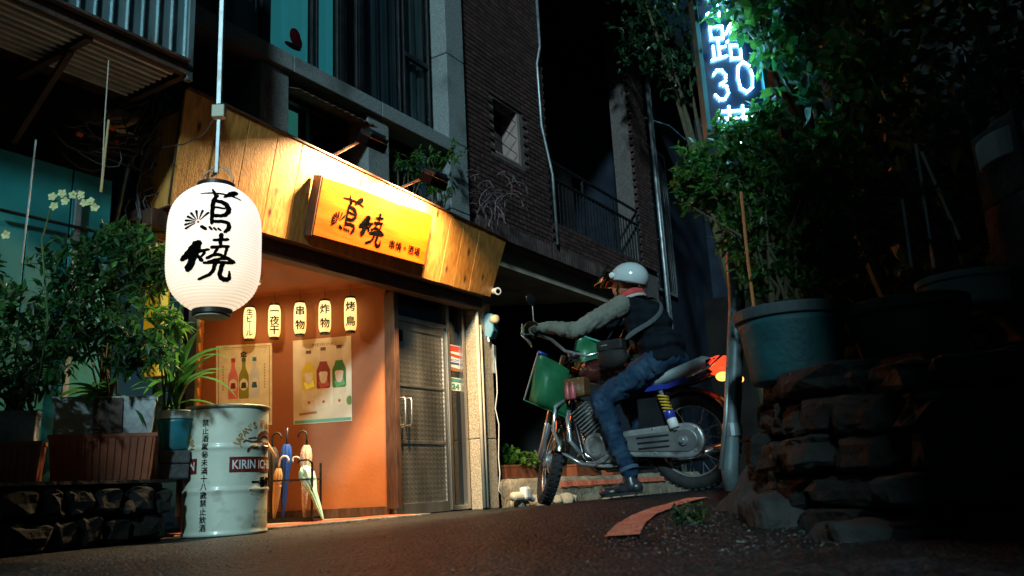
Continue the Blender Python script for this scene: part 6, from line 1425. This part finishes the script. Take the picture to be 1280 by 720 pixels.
# front mudguard: arc over the wheel
rows = []
for i in range(26):
    t = math.radians(12 + 165 * i / 25); r = .345; cc = FA + fwd * (math.cos(t) * r) + np.cross(fwd, fax) * 0 + nrm(np.cross(fax, fwd)) * 0
    upw = nrm(np.cross(fwd, fax)); upw = upw if upw[2] > 0 else -upw
    row = []
    for q in np.linspace(-1, 1, 7): row.append(FA + (fwd * math.cos(t) + upw * math.sin(t)) * (r - .03 * q * q) + fax * q * .062)
    rows.append(row)
MB().sheet(rows, thick=fax * .0 + UP * .003).build('front_mudguard', mat('bronze_chrome', (.30, .25, .19), (.45, .39, .3), scale=6, rough=.22, metal=1.), bike, smooth=True)
for l in (-.075, .075): MB().tube([FA + fax * l * 1.1 + fwd * .0, FA + fax * l + (fwd * .6 - UP * -.25) * .42], .006, 6).build('mudguard_stay', M_CHROME, bike)
# headlamp, instrument, handlebar
hlc = T(1.10, 0, 1.0); hld = nrm(T(2, 0, .92) - T(1, 0, 1.0))
MB().lathe([(.03, -.10), (.07, -.06), (.085, 0), (.088, .02), (.078, .022)], hlc, hld, n=28).build('headlamp_shell', M_BLKP, bike, smooth=True)
MB().lathe([(.078, .018), (.06, .03), (.01, .036)], hlc, hld, n=28, cap=False).build('headlamp_lens', mat('headlamp_glass', (.5, .5, .48), rough=.12), bike, smooth=True)
MB().lathe([(.04, 0), (.045, .01), (.045, .05), (.03, .055)], T(.98, .0, 1.12), UP, n=20).build('speedometer', M_BLKP, bike, smooth=True)
hb = [T(.68, .36, 1.165), T(.76, .33, 1.17), T(.90, .20, 1.20), T(.94, .08, 1.15), T(.94, -.08, 1.15), T(.90, -.20, 1.20), T(.76, -.33, 1.17), T(.68, -.36, 1.165)]
MB().tube(hb, .0115, 8).build('handlebar', M_CHROME, bike, smooth=True)
for a, b in ((hb[0], hb[1]), (hb[-1], hb[-2])):
    g_ = a + (a - b) * .05; MB().tube([g_, b], .0165, 10).build('grip', M_TYRE, bike, smooth=True)
for sg_, q in ((1, hb[1]), (-1, hb[-2])):
    MB().tube([q + UP * .01, q + HD * .03 + UP * .12 - LD * .02 * sg_, q + HD * .0 + UP * .22 + LD * .03 * sg_], .005, 6).build('mirror_stalk', M_CHROME, bike, smooth=True)
    MB().ell(q + UP * .24 + LD * .05 * sg_, (.012, .06, .038), RB).build('mirror', M_BLKP, bike, smooth=True)
    MB().tube([q + HD * .02, q + HD * .06 + LD * .05 * sg_, q + HD * .05 + LD * .12 * sg_], .005, 6).build('lever', M_CHROME, bike, smooth=True)
# hand guard: olive leather muff in a wire frame at the left grip
hg0 = hb[0]; mfx = nrm(hb[0] - hb[1])
muff = MB(); rows = []
for i in range(9):
    t = math.radians(-70 + 200 * i / 8); rows.append([hg0 + HD * (.075 * math.cos(t) + .02) + UP * (.07 * math.sin(t) - .01) + mfx * q for q in (-.12, -.04, .03)])
muff.sheet(rows, thick=-HD * .005); muff.build('hand_guard', mat('olive_leather', (.15, .12, .04), (.25, .2, .08), scale=9, rough=.5, bump=.2), bike, smooth=True)
MB().tube([hg0 + HD * .09 + UP * .05 + mfx * .03, hg0 + HD * .10 - UP * .03 + mfx * .03, hg0 + HD * .03 - UP * .09 + mfx * .02, hg0 + HD * .05 - UP * .08 - mfx * .12, hg0 + HD * .11 + UP * .04 - mfx * .13, hg0 + HD * .09 + UP * .05 + mfx * .03], .005, 6).build('guard_wire', M_CHROME, bike, smooth=True)
# frame, tank, seat, tail
fr_ = MB(); fr_.tube([Bk(.96, 0, 1.04), Bk(.80, 0, .98), Bk(.45, 0, .84), Bk(.05, 0, .84), Bk(-.12, 0, .88)], .02, 8)
fr_.tube([Bk(.97, 0, 1.0), Bk(.98, 0, .72), Bk(.92, 0, .40), Bk(.8, 0, .33), Bk(.42, 0, .34), Bk(.36, 0, .5), Bk(.3, 0, .82)], .02, 8)
fr_.build('frame', M_BLKP, bike, smooth=True)
MB().tube([Bk(.36, .085, .46), Bk(.094, .10, RAz)], .02, 8).build('swingarm', M_BLKP, bike, smooth=True); MB().tube([Bk(.36, -.085, .46), Bk(.094, -.10, RAz)], .02, 8).build('swingarm', M_BLKP, bike, smooth=True)
tk = organic([MB().ell(Bk(.68, 0, .98), (.2, .115, .09), RB), MB().ell(Bk(.56, 0, .95), (.15, .10, .08), RB), MB().ell(Bk(.78, 0, 1.0), (.12, .105, .09), RB)], .012, 4)
tk.build('fuel_tank', mat('dark_red_tank', (.05, .012, .012), (.08, .02, .018), rough=.25, coat=.5), bike, smooth=True)
st_m = organic([MB().tube([Bk(.48, 0, .872), Bk(.3, 0, .872), Bk(.12, 0, .905), Bk(-.06, 0, .965)], [.09, .112, .108, .088], 14, flat=.5, upv=UP), MB().ell(Bk(-.06, 0, .96), (.06, .08, .035), RB), MB().tube([Bk(.46, 0, .87), Bk(-.04, 0, .93)], [.09, .075], 12, flat=.4, upv=UP)], .012, 3)
st_m.build('seat', M_SEAT, bike, smooth=True)
tl_ = MB()
for l in (-.088, .088):
    tl_.prism([Bk(.42, l, .80), Bk(.2, l, .805), Bk(-.02, l * .9, .855), Bk(-.15, l * .8, .945), Bk(-.14, l * .8, .975), Bk(-.03, l * .9, .89), Bk(.2, l, .84), Bk(.42, l, .845)], LD * (.012 if l > 0 else -.012))
tl_.build('side_trim', M_BLUEP, bike, bevel=.004)
MB().tube([Bk(.05, .10, .86), Bk(-.12, .10, .92), Bk(-.19, .07, .985), Bk(-.2, -.07, .985), Bk(-.12, -.10, .92), Bk(.05, -.10, .86)], .009, 8).build('grab_rail', M_CHROME, bike, smooth=True)
# rear mudguard
rows = []
for i in range(20):
    t = math.radians(20 + 150 * i / 19); r = .345; rows.append([RA + (-HD * math.cos(t) + UP * math.sin(t)) * (r - .03 * q * q) + LD * q * .07 for q in np.linspace(-1, 1, 7)])
MB().sheet(rows, thick=UP * .003).build('rear_mudguard', M_BLKP, bike, smooth=True)
M_TAIL = mat('lit_red_lens', (.6, .02, .01), rough=.25, emit=(1., .05, .015), estr=1.9)
tlc = Bk(-.13, 0, .925)
MB().box(tlc + HD * .035, (.05, .15, .09), RB).build('tail_lamp_base', M_BLKP, bike, bevel=.012)
MB().ell(tlc - HD * .02, (.10, .10, .068), RB).build('tail_lamp', M_TAIL, bike, smooth=True)
M_AMB = mat('lit_amber_lens', (.8, .3, .05), rough=.25, emit=(1., .36, .07), estr=3.2)
for l in (-.13, .13):
    MB().tube([Bk(-.17, 0, .84), Bk(-.19, l, .84)], .008, 6).build('indicator_stalk', M_BLKP, bike); MB().ell(Bk(-.20, l, .84), (.045, .035, .03), RB).build('indicator', M_AMB, bike, smooth=True)
MB().box(Bk(-.235, 0, .74), (.004, .16, .1), RB).build('number_plate', M_WHITE, bike)
# engine
en = organic([MB().ell(Bk(.70, 0, .46), (.17, .13, .12), RB), MB().ell(Bk(.52, 0, .47), (.13, .11, .10), RB), MB().box(Bk(.62, 0, .42), (.34, .2, .14), RB)], .012, 3)
en.build('crankcase', M_ENG, bike, smooth=True)
MB().lathe([(.085, 0), (.088, .012), (.075, .028), (.06, .03), (.058, .024), (.01, .026)], Bk(.745, .115, .475), LD, n=32).build('engine_cover', M_ENG, bike, smooth=False, bevel=.003)
cyd = nrm(Bk(.92, 0, .80) - Bk(.74, 0, .52))
for k in range(9): MB().box(Bk(.74, 0, .52) + cyd * (.06 + k * .026), (.15, .17, .008), np.column_stack([nrm(np.cross(LD, cyd)), LD, cyd])).build('cooling_fin', M_ENG, bike, bevel=.002)
MB().tube([Bk(.74, 0, .52), Bk(.74, 0, .52) + cyd * .30], .055, 14).build('cylinder', M_ENG, bike, smooth=True)
MB().tube([Bk(.90, -.05, .72), Bk(1.02, -.08, .66), Bk(.98, -.10, .44), Bk(.80, -.13, .32), Bk(.4, -.15, .34), Bk(-.15, -.16, .42)], [.02, .022, .022, .024, .04, .042], 10).build('exhaust', M_CHROME, bike, smooth=True)
# crash bar loops on the near side
MB().tube([Bk(.97, .04, .84), Bk(1.02, .17, .76), Bk(1.03, .20, .60), Bk(.98, .17, .44), Bk(.88, .10, .36), Bk(.70, .12, .335), Bk(.55, .14, .33)], .013, 8).build('crash_bar', M_CHROME, bike, smooth=True)
MB().tube([Bk(.97, .03, .80), Bk(.95, .13, .68), Bk(.93, .15, .52), Bk(.86, .12, .42)], .016, 8).build('crash_bar', M_CHROME, bike, smooth=True)
MB().tube([Bk(.97, -.04, .84), Bk(1.02, -.17, .76), Bk(1.03, -.20, .60), Bk(.98, -.17, .44), Bk(.88, -.10, .36)], .013, 8).build('crash_bar', M_CHROME, bike, smooth=True)
# full chain case, footrest, shock, gear lever
cz_ = RAz; out = []
fa_, fz_ = .50, .47
for t in np.linspace(math.radians(90), math.radians(270), 13): out.append((.094 - .02 + .118 * -math.cos(t - math.pi) * 0 + .118 * math.cos(t), cz_ + .112 * math.sin(t)))
for t in np.linspace(math.radians(-90), math.radians(90), 11): out.append((fa_ + .085 * math.cos(t), fz_ + .085 * math.sin(t)))
MB().prism([Bk(a, .105, z) for a, z in out], LD * .045).build('chain_case', M_ENG, bike, bevel=.014)
o2 = [(.094 - .02 + .075 * math.cos(t), cz_ + .07 * math.sin(t)) for t in np.linspace(math.radians(90), math.radians(270), 11)] + [(fa_ - .02 + .05 * math.cos(t), fz_ + .05 * math.sin(t)) for t in np.linspace(math.radians(-90), math.radians(90), 9)]
MB().prism([Bk(a, .15, z) for a, z in o2], LD * .008).build('chain_case_pressing', mat('dull_pressed_steel', (.2, .2, .2), (.32, .31, .3), rough=.35, metal=.6), bike, bevel=.004)
for k in range(3): MB().bar(Bk(.42 - k * .004, .158, .50 - k * .035), Bk(.19, .158, .505 - k * .035), .004, .012, up=UP).build('case_slot', M_IRON, bike)
for a, z in ((.53, .52), (.55, .44), (.30, .555), (.30, .40), (.0, .53), (.02, .40)): MB().lathe([(.009, 0), (.009, .006)], Bk(a, .15, z), LD, n=8).build('case_bolt', M_CHROME, bike)
MB().lathe([(.03, 0), (.03, .02), (.014, .022), (.014, .04)], Bk(.094, .152, cz_), LD, n=16).build('axle_nut', M_CHROME, bike)
sh0, sh1 = Bk(.219, .155, .79), Bk(.135, .165, .53); sdv = nrm(sh1 - sh0)
MB().tube([sh0, sh1], .014, 8).build('shock_rod', M_CHROME, bike, smooth=True)
hel = [sh0 + sdv * (.03 + .15 * i / 70) + .03 * (math.cos(i * .62) * HD + math.sin(i * .62) * LD) for i in range(71)]
MB().tube(hel, .006, 5).build('shock_spring', mat('yellow_spring', (.65, .42, .02), (.75, .5, .04), rough=.4), bike, smooth=True)
MB().lathe([(.034, 0), (.036, .01), (.036, .05), (.03, .055)], sh0 + sdv * .14, sdv, n=18).build('shock_sleeve', M_BLUEP, bike, smooth=True)
MB().lathe([(.03, 0), (.033, .01), (.033, .06), (.02, .065)], sh0 + sdv * .195, sdv, n=18).build('shock_body', M_WHITE, bike, smooth=True)
MB().tube([Bk(.50, .06, .36), Bk(.50, .23, .36)], .016, 8).build('footrest', M_TYRE, bike, smooth=True)
MB().tube([Bk(.62, .13, .42), Bk(.74, .17, .36), Bk(.76, .24, .37)], .007, 6).build('gear_lever', M_CHROME, bike, smooth=True)
MB().box(Bk(.30, .10, .66), (.24, .03, .20), RB).build('side_cover', M_BLKP, bike, bevel=.02); MB().box(Bk(.30, -.10, .66), (.24, .03, .20), RB).build('side_cover', M_BLKP, bike, bevel=.02)
# green leg shields (stiff vinyl sheets on wire edges)
def shield(cor, th, name='leg_shield'):
    (A, B, C_, D_) = [Bk(*c) for c in cor]; rows = []
    for i in range(9):
        u = i / 8; row = []
        for j in range(9):
            v = j / 8; p = (A * (1 - u) + D_ * u) * (1 - v) + (B * (1 - u) + C_ * u) * v; p = p + LD * (.05 * math.sin(math.pi * u) * math.sin(math.pi * v * .9) + .016 * math.sin(8 * u + 5 * v) - .03 * abs(u - .45 * v - .3) * 2); row.append(p)
        rows.append(row)
    MB().sheet(rows, thick=th).build(name, M_GREEN, bike, smooth=True); return A, B, C_, D_
A, B, C_, D_ = shield([onB(673, 440, .30), onB(655, 500, .28), onB(706, 521, .10), onB(709, 462, .12)], LD * -.008)
MB().tube([A, B], .006, 6).build('shield_edge', M_CHROME, bike); MB().tube([B, C_], .005, 6).build('shield_edge', M_GREEN, bike)
MB().tube([A + UP * .0, A * .7 + D_ * .3 + UP * .012], .012, 6).build('blue_clip', M_BLUEP, bike, smooth=True)
A, B, C_, D_ = shield([onB(722, 418, -.12), onB(712, 470, -.12), onB(742, 480, -.26), onB(758, 430, -.28)], LD * .008)
MB().tube([A, D_], .008, 6).build('shield_edge', mat('mint_edge', (.1, .45, .35), rough=.4), bike); MB().tube([A, B], .006, 6).build('shield_edge', M_IRON, bike)
# cargo pouch with two pink bottles between tank and fork
organic([MB().box(Bk(.87, .11, .885), (.17, .10, .13), RB), MB().ell(Bk(.87, .13, .865), (.085, .05, .06), RB)], .01, 4).build('pouch', mat('tan_leather_pouch', (.12, .05, .016), (.2, .09, .03), scale=7, rough=.5, bump=.3), bike, smooth=True)
for a in (.90, .855): MB().lathe([(.018, 0), (.02, .01), (.02, .08), (.008, .10), (.008, .12)], Bk(a, .19, .80), UP, n=14).build('small_bottle', mat('pink_plastic', (.4, .07, .08), (.5, .12, .12), rough=.35), bike, smooth=True)
for k, q in enumerate(((.02, .1), (-.03, .14), (.05, -.02), (.0, .05))):
    MB().tube([T(.95, q[0], 1.12), T(1.06, q[1], 1.02), Bk(1.0, q[1], .88), Bk(.9, q[0], .8)], .006, 6).build('control_cable', M_CABLE, bike, smooth=True)

# ------------------------------------------------------------------ rider
def Cap(p0, r0, p1, r1, n=12):
    m = MB(); p0 = np.asarray(p0); p1 = np.asarray(p1); m.tube([p0 * (1 - t) + p1 * t for t in np.linspace(0, 1, 5)], [r0 + (r1 - r0) * t for t in np.linspace(0, 1, 5)], n)
    m2 = MB().ell(p0, r0, None, 12, 8); m3 = MB().ell(p1, r1, None, 12, 8); return [m, m2, m3]
per = thing('person', 'rider in white open helmet, dark vest and jeans, left foot down beside the motorcycle', 'person', Bk(.45, .2, .13))
lg = hb[0] * .6 + hb[1] * .4; lgx = nrm(hb[0] - hb[1])            # left grip
rgp = hb[-1] * .55 + hb[-2] * .45
SEG = []   # (p0, p1, r, tag)
def limb(p0, r0, p1, r1, tg): SEG.append((np.asarray(p0), np.asarray(p1), (r0 + r1) / 2, tg)); return Cap(p0, r0, p1, r1)
wl_ = lg - HD * .075 + UP * .025 + lgx * .0; el_ = Bk(.70, .36, 1.235); sl_ = Bk(.44, .19, 1.385)
wr_ = rgp - HD * .06 + UP * .03; er_ = Bk(.42, -.36, 1.16); sr_ = Bk(.42, -.19, 1.385)
kl_ = Bk(.625, .215, .765); al_ = Bk(.445, .245, .275); kr_ = Bk(.62, -.2, .78); ar_ = Bk(.48, -.17, .44)
pr = []
pr += limb(Bk(.23, 0, 1.02), .11, Bk(.27, 0, 1.09), .13, 'shirt')
SEG.append((Bk(.21, -.06, .975), Bk(.21, .06, .975), .13, 'jeans'))
pr += [MB().ell(Bk(.215, 0, 1.0), (.135, .17, .082), RB), MB().ell(Bk(.26, 0, 1.10), (.125, .17, .15), RB), MB().ell(Bk(.34, 0, 1.26), (.125, .185, .15), RB), MB().ell(Bk(.41, 0, 1.385), (.09, .19, .075), RB)]
SEG += [(Bk(.3, -.08, 1.2), Bk(.3, .08, 1.2), .14, 'shirt'), (Bk(.38, -.1, 1.36), Bk(.38, .1, 1.36), .1, 'shirt')]
pr += limb(sl_, .078, el_, .06, 'sleeve') + limb(el_, .06, wl_, .042, 'sleeve') + limb(sr_, .078, er_, .06, 'sleeve') + limb(er_, .058, wr_, .042, 'sleeve')
pr += limb(Bk(.43, 0, 1.43), .062, Bk(.46, 0, 1.54), .055, 'skin')
hc = Bk(.475, 0, 1.595)
pr += [MB().ell(hc, (.098, .076, .115), RB), MB().ell(Bk(.525, 0, 1.545), (.058, .056, .058), RB), MB().ell(Bk(.573, 0, 1.575), (.022, .016, .022), RB), MB().ell(Bk(.566, 0, 1.535), (.016, .026, .010), RB)]
SEG.append((hc, Bk(.5, 0, 1.55), .1, 'skin'))
for s_ in (-1, 1): pr += [MB().ell(Bk(.462, .078 * s_, 1.578), (.022, .012, .034), RB)]
pr += limb(Bk(.25, .10, .995), .10, kl_, .079, 'jeans') + limb(kl_, .077, Bk(.54, .235, .52), .066, 'jeans') + limb(Bk(.54, .235, .52), .066, al_, .056, 'jeans')
pr += limb(Bk(.25, -.10, .995), .10, kr_, .079, 'jeans') + limb(kr_, .077, ar_, .056, 'jeans')
# hands: palm, four curled fingers over the grip, thumb round the near side
def hand(w, gp, gx, fwdv):
    out = []; palm = gp - fwdv * .022 + UP * .026
    out += limb(w, .032, palm, .034, 'glove')
    for k in range(4):
        o = gx * (.032 - .0215 * k); ln3 = (.92, 1.0, .95, .8)[k]
        k0 = palm + o + fwdv * .012 + UP * .006; k1 = gp + o + fwdv * .034 * ln3 + UP * .014; k2 = gp + o + fwdv * .030 * ln3 - UP * .022; k3 = gp + o + fwdv * .004 - UP * .032
        out += limb(k0, .0115, k1, .0105, 'glove') + limb(k1, .0105, k2, .0098, 'glove') + limb(k2, .0098, k3, .009, 'glove')
    th0 = palm - gx * .035 - fwdv * .008; th1 = gp - gx * .062 - UP * .006 + fwdv * .0; th2 = gp - gx * .05 - UP * .030 + fwdv * .016
    out += limb(th0, .0135, th1, .0115, 'glove') + limb(th1, .0115, th2, .0098, 'glove'); return out
fwl = nrm(lg - wl_); fwl = nrm(V(fwl[0], fwl[1], 0)); fwl = nrm(fwl - lgx * (fwl @ lgx))
pr += hand(wl_, lg, lgx, fwl)
rgx = nrm(hb[-1] - hb[-2]); fwr = nrm(V(*(rgp - wr_)[:2], 0)); fwr = nrm(fwr - rgx * (fwr @ rgx)); pr += hand(wr_, rgp, rgx, fwr)
body = organic(pr, .0085, 3)
TAGS = ['skin', 'sleeve', 'shirt', 'jeans', 'glove']; S0 = np.array([s[0] for s in SEG]); S1 = np.array([s[1] for s in SEG]); SR = np.array([s[2] for s in SEG]); ST = [TAGS.index(s[3]) for s in SEG]
Vb = np.array(body.v)
def segd(P_): 
    dv = S1 - S0; L2 = (dv ** 2).sum(1) + 1e-9; t = np.clip(((P_[:, None, :] - S0) * dv).sum(2) / L2, 0, 1); q = S0 + dv * t[..., None]; return np.linalg.norm(P_[:, None, :] - q, axis=2) - SR
cen_f = np.array([Vb[list(f)].mean(0) for f in body.f]); idx = segd(cen_f).argmin(1); body.mi = [ST[i] for i in idx]
# cloth folds on sleeves and jeans, pressed along the limb normals
vi = segd(Vb).argmin(1); nv = np.zeros_like(Vb)
for f in body.f:
    a, b, c = Vb[f[0]], Vb[f[1]], Vb[f[2]]; n_ = np.cross(b - a, c - a)
    for k in f: nv[k] += n_
nv /= (np.linalg.norm(nv, axis=1, keepdims=True) + 1e-12)
for i in range(len(Vb)):
    tg = TAGS[ST[vi[i]]]
    if tg in ('sleeve', 'jeans'):
        s = SEG[vi[i]]; d = nrm(s[1] - s[0]); u = (Vb[i] - s[0]) @ d; w_ = snoise(*(Vb[i] * 7)); h = abs(snoise(*(Vb[i] * 13 + d * u * 14))) * -1.6 + math.sin(u * 60 + 9 * w_ + Vb[i][2] * 45) * .35 + .3
        Vb[i] += nv[i] * h * (.009 if tg == 'sleeve' else .0115)
body.v = [v for v in Vb]
M_SKIN = mat('skin', (.42, .2, .12), (.5, .25, .15), scale=20, rough=.5, sub=.1); M_SLEEVE = mat('grey_green_sleeve', (.13, .135, .105), (.2, .205, .165), scale=9, rough=.85, bump=.35, bscale=22)
M_SHIRT = mat('dark_knit', (.015, .018, .022), (.03, .034, .04), rough=.9, bump=.2); M_JEANS = mat('blue_denim', (.006, .022, .05), (.02, .05, .09), scale=7, rough=.9, bump=.5, bscale=24, dirt=(.05, .09, .14), dscale=7, dlo=.55, dhi=.85, spec=.2)
M_GLOVE = mat('dark_glove', (.05, .04, .03), (.1, .08, .05), rough=.7, bump=.2)
body.build('body', [M_SKIN, M_SLEEVE, M_SHIRT, M_JEANS, M_GLOVE], per, smooth=True)
vp = [MB().ell(Bk(.255, 0, 1.105), (.155, .20, .145), RB), MB().ell(Bk(.33, 0, 1.26), (.155, .212, .165), RB), MB().ell(Bk(.405, 0, 1.385), (.11, .205, .088), RB), MB().ell(Bk(.235, 0, 1.02), (.15, .195, .08), RB)]
vest = organic(vp, .011, 4); Vv = np.array(vest.v); cc = Vv.mean(0)
for i in range(len(Vv)):
    n_ = nrm(Vv[i] - cc); Vv[i] += n_ * (.007 * math.sin(Vv[i][2] * 70 + 4 * snoise(*(Vv[i] * 6))) + .010 * snoise(*(Vv[i] * 9)))
vest.v = list(Vv); vest.build('vest', mat('navy_black_vest', (.004, .007, .010), (.010, .015, .020), scale=8, rough=.9, bump=.25, bscale=30, spec=.1), per, smooth=True)
MB().lathe([(.082, -.02), (.092, 0), (.09, .035), (.075, .05), (.07, .03)], Bk(.432, 0, 1.475), nrm(HD * .25 + UP), n=28, cap=False).build('collar', mat('red_scarf', (.45, .03, .03), (.6, .08, .07), scale=12, rough=.8), per, smooth=True)
MB().lathe([(.09, 0), (.096, .012), (.09, .022)], Bk(.428, 0, 1.455), nrm(HD * .25 + UP), n=28, cap=False).build('collar_edge', mat('pale_scarf', (.5, .42, .38), rough=.8), per, smooth=True)
# helmet: open-face shell cut along a sloping rim
hm_c = Bk(.448, 0, 1.615); hr = (.140, .124, .118); rows = []
for i in range(17):
    v = i / 16; row = []
    for j in range(49):
        t = 2 * math.pi * j / 48; fz = math.cos(t)                     # +1 to the front
        low_ = -.62 * (.5 - .5 * fz) ** .7 + .12 * (.5 + .5 * fz)        # rim higher at the brow, lower at the nape
        el = math.pi / 2 * (1 - v) + math.asin(max(-.9, min(.9, low_))) * v
        row.append(hm_c + HD * hr[0] * math.cos(el) * math.cos(t) + LD * hr[1] * math.cos(el) * math.sin(t) + UP * hr[2] * math.sin(el))
    rows.append(row)
hl = MB().sheet(rows); helm = hl.build('helmet', mat('glossy_pale_helmet', (.50, .56, .56), (.56, .62, .62), rough=.16, coat=.7), per, smooth=True)
so = helm.modifiers.new('shell', 'SOLIDIFY'); so.thickness = .012; so.offset = -1
rim = [r_ for r_ in rows[-1]]; MB().tube(rim[:-1], .006, 6, closed=True).build('helmet_trim', M_IRON, helm)
# visor, tilted up, with its hinge
rows = []
for i in range(9):
    u = i / 8; row = []
    for j in range(17):
        t = math.radians(-62 + 124 * j / 16); R_ = .155 + .055 * u; zz_ = .070 - .105 * u
        row.append(hm_c + HD * (R_ * math.cos(t) * (1.0) + .02 + .035 * u) + LD * .132 * math.sin(t) * (1 + .05 * u) + UP * (zz_ + .02))
    rows.append(row)
vis = MB().sheet(rows).build('visor', glassmat('amber_smoke_visor', (.42, .34, .28), .05, .55), helm, smooth=True)
MB().tube([r_ for r_ in rows[-1]], .004, 6).build('visor_edge', mat('amber_edge', (.5, .25, .06), rough=.3), helm, smooth=True)
for s_ in (-1, 1): MB().lathe([(.02, 0), (.02, .012), (.01, .016)], hm_c + HD * .075 + LD * s_ * .108 + UP * .02, LD * s_, n=16).build('visor_hinge', M_WHITE, helm)
MB().tube([hm_c + HD * .02 + LD * .118 + UP * -.02, hm_c + HD * .06 + LD * .088 - UP * .09, Bk(.535, .0, 1.483), hm_c + HD * .06 - LD * .088 - UP * .09], .007, 6).build('chin_strap', M_IRON, helm, smooth=True)
for s_ in (-1, 1): MB().ell(Bk(.557, .030 * s_, 1.597), (.008, .012, .008), RB, 10, 6).build('eye', mat('eye_white', (.6, .58, .55), rough=.2), per, smooth=True)
MB().lathe([(.062, -.012), (.066, 0), (.062, .012)], al_ + UP * .03, nrm(kl_ - al_), n=24, cap=False).build('hem', mat('denim_hem', (.05, .09, .14), rough=.9), per, smooth=True)
# shoes
def shoe(heel, toe, top, lab):
    d = nrm(toe - heel); s_ = nrm(np.cross(UP, d)); Ln = np.linalg.norm(toe - heel)
    R_ = np.column_stack([d, s_, np.cross(d, s_)])
    sh_ = organic([MB().ell(heel + d * .045 + UP * .045, (.05, .042, .045), R_), MB().ell(heel + d * Ln * .42 + UP * .045, (.09, .043, .042), R_), MB().ell(heel + d * Ln * .78 + UP * .034, (.075, .05, .032), R_), *Cap(heel + d * .07 + UP * .05, .045, top, .05)], .008, 3)
    o = sh_.build('shoe', mat('black_shoe_leather', (.012, .013, .014), (.03, .032, .034), scale=14, rough=.32, coat=.3), per, smooth=True)
    sole = []
    for t in np.linspace(0, 2 * math.pi, 24, endpoint=False): u = .5 + .5 * math.cos(t); sole.append(heel + d * Ln * u + s_ * math.sin(t) * (.042 + .014 * math.sin(math.pi * u ** 1.6)) + UP * .004)
    MB().prism(sole, UP * .016).build('sole', M_TYRE, o, bevel=.003)
    for k in range(3): MB().tube([heel + d * (Ln * .40 + k * .03) + s_ * .035 + UP * (.085 - k * .008), heel + d * (Ln * .40 + k * .03) + UP * (.096 - k * .01), heel + d * (Ln * .40 + k * .03) - s_ * .035 + UP * (.085 - k * .008)], .004, 5).build('lace', M_ALU, o)
h0 = Bk(.36, .25, 0); h0[2] = gz(h0[0], h0[1]) + .012; t0 = Bk(.645, .29, 0); t0[2] = gz(t0[0], t0[1]) + .010
shoe(h0, t0, al_ - UP * .03, 'l'); shoe(Bk(.42, -.19, .375), Bk(.69, -.21, .355), ar_ - UP * .02, 'r')
# shoulder bag
bag = thing('shoulder_bag', 'dark shoulder bag hanging on a strap at the rider hip', 'bag', Bk(.48, .27, .98))
bb = organic([MB().box(Bk(.49, .262, 1.07), (.19, .075, .15), RB), MB().ell(Bk(.49, .268, 1.03), (.115, .055, .075), RB)], .011, 5)
bb.build('body', mat('dark_bag_cloth', (.004, .0035, .003), (.012, .011, .010), scale=9, rough=.75, bump=.3), bag, smooth=True)
fl_ = organic([MB().box(Bk(.49, .275, 1.115), (.195, .07, .075), RB)], .01, 4); fl_.build('flap', mat('dark_bag_flap', (.005, .0045, .004), (.014, .012, .011), scale=9, rough=.7, bump=.3), bag, smooth=True)
MB().box(Bk(.52, .314, 1.115), (.04, .006, .010), RB).build('buckle', M_CHROME, bag, bevel=.002)
sp_ = [Bk(.40, .255, 1.14), Bk(.33, .245, 1.19), Bk(.235, .20, 1.235), Bk(.185, .10, 1.31), Bk(.215, .0, 1.40), Bk(.30, -.09, 1.472), Bk(.41, -.11, 1.485), Bk(.50, -.05, 1.42), Bk(.52, .1, 1.28), Bk(.55, .24, 1.15)]
mb = MB(); rows = []
for i, p in enumerate(sp_):
    d = nrm(sp_[min(i + 1, len(sp_) - 1)] - sp_[max(i - 1, 0)]); outv = p - Bk(.35, 0, 1.27); outv = nrm(outv - d * (outv @ d)); s_ = np.cross(d, outv); rows.append([p - s_ * .017, p + s_ * .017])
mb.sheet(rows); so = mb.build('strap', mat('grey_webbing', (.05, .065, .07), (.085, .10, .105), scale=40, rough=.8), bag, smooth=True); q = so.modifiers.new('th', 'SOLIDIFY'); q.thickness = .004
su = so.modifiers.new('sub', 'SUBSURF'); su.levels = 2; su.render_levels = 2
